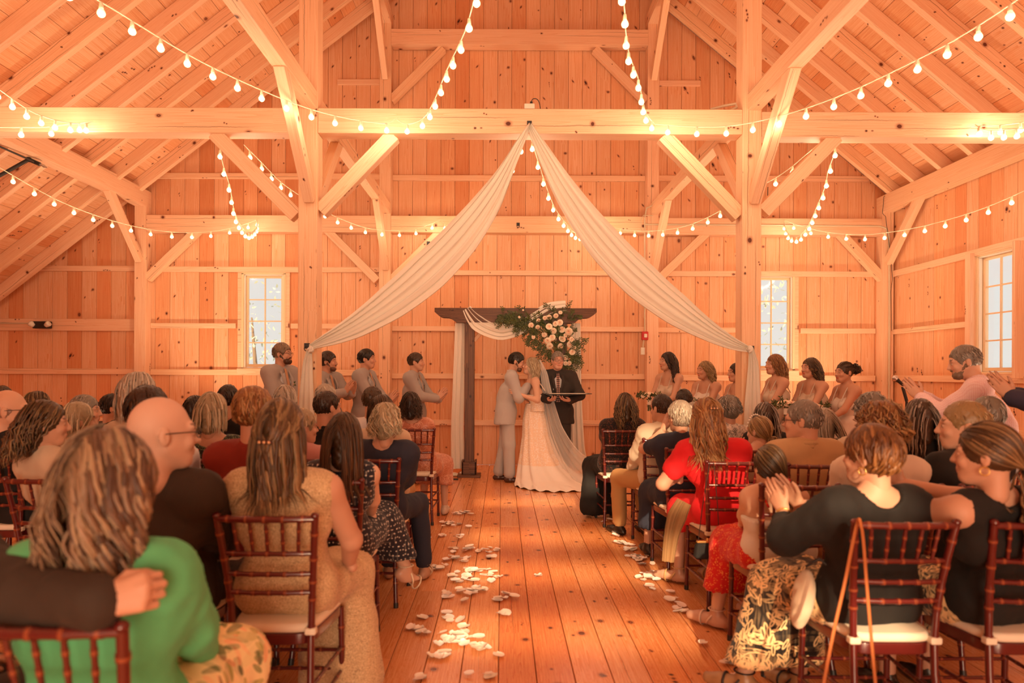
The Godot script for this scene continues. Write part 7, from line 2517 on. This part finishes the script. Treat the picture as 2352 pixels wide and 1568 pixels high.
func build_front_party() -> void:
	rose_small = rose_mesh()
	var gd := {"sit": false, "pant": 1.12, "wide": 1.05, "cell": 0.014, "fine": true, "top": "suit_tan", "top_name": "jacket", "loose": 0.018, "fold": 0.005, "skirt_of_jacket": true, "vneck": true, "bottom": "suit_tan", "shoe": Color(0.07, 0.025, 0.012), "collars": [["shirt_white", 0.064, 0.026, 0.009]]}
	for q in [["bearded groomsman with glasses beside the left window, hands folded", 648, 786, 8.0, -118.0, 22.0, "ash", {"n": 330, "vol": 0.022}, {"glasses": true, "beard": Color(0.10, 0.04, 0.016), "beard_l": 1.35, "arms": [[Vector3(-0.06, 0.98, -0.20), Vector3(-0.8, -0.3, 0.4), Vector3(0.7, -0.5, -0.3), Vector3(0, 0, 1), "soft"], [Vector3(0.05, 1.0, -0.22), Vector3(0.8, -0.3, 0.4), Vector3(-0.7, -0.5, -0.3), Vector3(0, 0, 1), "soft"]]}],
		["clapping groomsman with tousled dark hair half behind the left post", 753, 806, 8.35, -118.0, 28.0, "darkbrown", {"n": 300, "vol": 0.03, "len": 0.05}, {"beard": Color(0.20, 0.09, 0.05), "beard_l": 0.9, "arms": clap(false, 0.04, 0.03, -0.05, -0.2)}],
		["tall dark-haired groomsman in profile, third from the window", 842, 800, 8.6, -100.0, 8.0, "dark", {"n": 300, "vol": 0.026, "len": 0.045}, {"arms": clap(false, -0.12, 0.0, 0.0, 0.0)}],
		["groomsman with short brown hair clapping nearest the arch", 955, 808, 9.0, -100.0, 8.0, "brown", {"n": 330, "vol": 0.018}, {"arms": clap(false, -0.07, 0.0, -0.01, 0.0)}]]:
		var o := gd.duplicate(true)
		o.merge(q[8], true)
		o.x = (q[1] - CX) * q[3] / F
		o.d = q[3]
		o.yaw = q[4]
		o.hyaw = q[5]
		o.s = (EYE - (q[2] - CY) * q[3] / F - 0.025) / 1.755
		o.hair = hr("crop", q[6], 0.04, {"seg": 5, "rad": 0.005, "seed": int(q[1]), "mess": 0.6})
		o.hair.merge(q[7], true)
		suit_front(person(q[0], o), "tie_tan", true)
	# the groom, leaning in to kiss
	var g := gd.duplicate(true)
	g.merge({"x": 0.075, "d": 9.10, "s": 0.985, "yaw": -90.0, "hyaw": -4.0, "pitch": -16.0, "lean": Vector3(0, -0.02, -0.115), "top": "suit_grey", "bottom": "suit_grey", "beard": Color(0.20, 0.085, 0.04), "beard_l": 1.05, "knee": [Vector3(-0.10, 0.50, 0.03), Vector3(0.10, 0.50, -0.02)], "ank": [Vector3(-0.11, 0.09, 0.12), Vector3(0.10, 0.09, -0.03)], "toe": [Vector3(0, 0, -1), Vector3(0.1, 0, -1)],
		"arms": [[Vector3(-0.13, 1.16, -0.30), Vector3(-0.6, -0.7, 0.5), Vector3(0.1, 0.2, -1), Vector3(0.9, 0, -0.3), "soft"], [Vector3(0.095, 1.30, -0.265), Vector3(0.5, -0.8, 0.25), Vector3(-0.05, 0.80, -0.6), Vector3(-0.9, 0.1, -0.4), "soft"]], "hair": hr("crop", "dark", 0.045, {"n": 330, "seg": 5, "rad": 0.005, "vol": 0.020, "seed": 71, "mess": 0.4})}, true)
	suit_front(person("bearded groom in a pale grey suit kissing the bride", g), "tie_tan", false)
	# the bride
	var b := person("blond bride in a lace gown with long veil, kissing the groom", {"fem": true, "sit": false, "x": 0.44, "d": 9.08, "s": 0.935, "yaw": 90.0, "hyaw": 4.0, "pitch": 12.0, "lean": Vector3(0, 0, -0.045), "cell": 0.013, "fine": true, "bare": true, "top": "bridal_lace", "top_name": "bodice", "sleeve": 0, "neck": 3, "topline": 0.0, "loose": 0.004, "fold": 0.003, "bottom": "bridal_lace", "skirt": true, "hem": 0.5, "no_bottom": true, "wide": 0.92, "skin": Color(0.64, 0.38, 0.26),
		"arms": [[Vector3(-0.245, 1.245, -0.20), Vector3(-0.5, -0.9, 0.35), Vector3(0.12, 0.40, -1.0), Vector3(0.9, -0.1, 0.1), "flat"], [Vector3(0.14, 1.3, -0.24), Vector3(0.5, -0.8, 0.3), Vector3(0, 0.4, -0.9), Vector3(-0.9, 0, 0), "soft"]],
		"hair": hr("long", "paleblond", 0.20, {"n": 260, "seg": 14, "wave": 0.010, "wl": 0.08, "rad": 0.006, "vol": 0.022, "seed": 72})})
	gown(b)
	# the officiant
	var of := gd.duplicate(true)
	of.merge({"x": 0.745, "d": 9.14, "s": 0.985, "yaw": 180.0, "hyaw": 6.0, "top": "suit_charcoal", "bottom": "suit_charcoal", "glasses": true, "wide": 1.06, "hair": hr("crop", "grey", 0.035, {"n": 330, "seg": 5, "rad": 0.005, "vol": 0.014, "seed": 73, "mess": 0.4}),
		"arms": [[Vector3(-0.14, 1.105, -0.25), Vector3(-0.8, -0.6, 0.2), Vector3(0.75, 0.05, -0.5), Vector3(0, 1, 0.2), "soft"], [Vector3(0.13, 1.11, -0.24), Vector3(0.8, -0.6, 0.2), Vector3(-0.4, 0.05, -0.9), Vector3(0, 1, 0.2), "soft"]], "skin": Color(0.62, 0.34, 0.24)}, true)
	suit_front(person("grey-haired officiant in a dark suit and checked tie under the arch", of), "tie_check", false)
	var t := thing("folder", "thin open dark folder held flat by the officiant", "folder", at(1305, 906, 8.86), 0.08)
	for s in [-1.0, 1.0]:
		var mb := MB.new()
		mb.box(Vector3(0.0, -0.004, -0.12), Vector3(0.29, 0.004, 0.12), 0.003, Transform3D(Basis(Vector3.BACK, 0.05 if s > 0 else PI - 0.03), Vector3.ZERO))
		obj("cover", mb.done(), M.iron, t)
	var pg := MB.new()
	pg.box(Vector3(-0.26, 0.012, -0.11), Vector3(0.26, 0.016, 0.11), 0.002)
	obj("pages", pg.done(), M.trim_white, t)
	# bridesmaids
	var bd := {"fem": true, "sit": false, "cell": 0.014, "fine": true, "bare": true, "sleeve": 0, "neck": 3, "topline": 0.105, "top_name": "dress", "loose": 0.008, "fold": 0.004, "skirt": true, "hem": 0.03, "legs_bare": false, "arms": [[Vector3(-0.045, 1.03, -0.27), Vector3(-0.8, -0.4, 0.5), Vector3(0.35, 0.4, -0.8), Vector3(0.8, 0, -0.4), "grip"], [Vector3(0.045, 1.05, -0.27), Vector3(0.8, -0.4, 0.5), Vector3(-0.35, 0.4, -0.8), Vector3(-0.8, 0, -0.4), "grip"]]}
	for q in [["bridesmaid with long dark wavy hair and jewelled headband, nearest the arch", 1534, 803, 8.9, 128.0, -26.0, "satin", hr("long", "darkbrown", 0.30, {"n": 230, "wave": 0.014, "wl": 0.09, "seed": 81, "bias": Vector3(0, 0, -0.1)}), [1499, 910], "bouquet of the dark-haired bridesmaid nearest the arch"],
		["bridesmaid with wavy blond hair in pale satin", 1620, 824, 8.6, 128.0, -26.0, "satin_pale", hr("long", "blond", 0.20, {"n": 220, "wave": 0.012, "wl": 0.08, "seed": 82}), [1593, 905], "bouquet of the blond bridesmaid, low behind the guests' heads"],
		["bridesmaid almost wholly hidden behind the right front post", 1692, 828, 8.3, 110.0, -15.0, "satin", hr("long", "darkbrown", 0.2, {"n": 150, "wave": 0.012, "seed": 83}), [1672, 892], "bouquet showing left of the right front post"],
		["laughing bridesmaid with long strawberry curls in front of the window", 1780, 807, 8.0, 96.0, 0.0, "satin", hr("long", "strawberry", 0.27, {"n": 240, "wave": 0.018, "wl": 0.07, "seed": 84, "part": 0.2}), [1747, 890], "bouquet just right of the right front post"],
		["bridesmaid with open mouth and half-up brown waves", 1862, 815, 7.8, 112.0, -8.0, "satin", hr("long", "highlight", 0.24, {"n": 230, "wave": 0.014, "wl": 0.08, "seed": 85}), [1832, 905], "wide bouquet above the balding man's head"],
		["bridesmaid with a curly dark updo in an off-shoulder dress, rightmost", 1940, 825, 7.6, 100.0, 2.0, "satin_pale", hr("bun", "brown", 0.1, {"n": 220, "wave": 0.006, "gather": Vector3(0, 0.045, 0.115), "bun_r": 0.055, "tail_wave": 0.010, "seed": 86}), [1893, 908], "bouquet with trailing leaves held by the rightmost bridesmaid"]]:
		var o := bd.duplicate(true)
		o.x = (q[1] - CX) * q[3] / F
		o.d = q[3]
		o.yaw = q[4]
		o.hyaw = q[5]
		o.s = (EYE - (q[2] - CY) * q[3] / F - 0.03) / 1.755
		o.top = q[6]
		o.bottom = q[6]
		o.hair = q[7]
		var w := person(q[0], o)
		var j: Array = w.get_meta("joints")
		var hp: Vector3 = w.transform * ((j[6][0] + j[6][1]) * 0.5 + Vector3(0, 0.03, -0.09))
		bouquet(q[9], hp + Vector3(0, 0.09, 0), 0.115, 90 + int(q[1]))
	headband()

func headband() -> void:
	var t := thing("jewelled_headband", "row of small pearls on the dark-haired bridesmaid's head", "headband")
	var mb := MB.new()
	var c := at(1538, 833, 8.9)
	for k in 11:
		var a := lerpf(-0.9, 1.1, k / 10.0)
		mb.ball(c + Vector3(sin(a) * 0.085, cos(a) * 0.103 - 0.005, 0.05), Vector3.ONE * 0.008, 5, 6)
	obj("pearls", mb.done(), M.trim_white, t)

# skirt with train, and veil; built where they stand
func gown(b: Node3D) -> void:
	var inv := b.transform.affine_inverse()
	var rings := [[1.04, 0.425, 9.08, 0.105, 0.10, 0.0], [0.95, 0.43, 9.08, 0.135, 0.125, 0.002], [0.82, 0.44, 9.07, 0.165, 0.15, 0.004], [0.62, 0.455, 9.05, 0.185, 0.18, 0.010], [0.40, 0.48, 9.02, 0.235, 0.23, 0.020], [0.22, 0.53, 8.98, 0.31, 0.31, 0.030], [0.10, 0.60, 8.92, 0.40, 0.42, 0.032], [0.045, 0.68, 8.86, 0.50, 0.53, 0.022], [0.015, 0.71, 8.83, 0.545, 0.58, 0.012]]
	var rows := []
	for k in 41:
		var f := k / 40.0 * (rings.size() - 1)
		var i := mini(int(f), rings.size() - 2)
		var t := f - i
		var v := []
		for e in 6:
			v.append(lerpf(rings[i][e], rings[i + 1][e], t))
		var row := []
		for s in 97:
			var a := TAU * s / 96
			var fold: float = v[5] * (sin(a * 13.0 + 0.6 * sin(a * 3.0)) * 0.6 + sin(a * 7.0 + 1.0) * 0.5)
			var r := 1.0 + fold / maxf(v[3], 0.1)
			row.append(Vector3(v[1] + cos(a) * v[3] * r, v[0] + (0.012 * sin(a * 21.0) * float(k > 34)), -v[2] + sin(a) * v[4] * r))
		rows.append(row)
	var mb := MB.new()
	mb.sheet(rows.slice(0, 25), 1, 1)
	var sk := obj("gown_skirt", mb.done(), M.bridal_lace, b)
	sk.transform = inv
	mb = MB.new()
	mb.sheet(rows.slice(24, 41), 1, 1)
	obj("gown_train", mb.done(), M.train, b).transform = inv
	var q := [[at(1237, 828, 9.10), 0.035, 0.012], [at(1247, 858, 9.05), 0.075, 0.025], [at(1256, 920, 9.0), 0.115, 0.035], [at(1272, 990, 8.92), 0.16, 0.045], [at(1298, 1050, 8.8), 0.23, 0.05], [at(1325, 1092, 8.65), 0.30, 0.04], [at(1345, 1112, 8.5), 0.34, 0.015]]
	var r := run_of(q, 40)
	var pts: PackedVector3Array = r[0]
	for k in pts.size():
		if pts[k].y < 0.06:
			pts[k].y = 0.06
	obj("veil", cloth_run(pts, r[1], same(Vector3(0.75, 0.1, 0.65), 40), 8, r[2], 40, 77).done(), M.veil, b).transform = inv
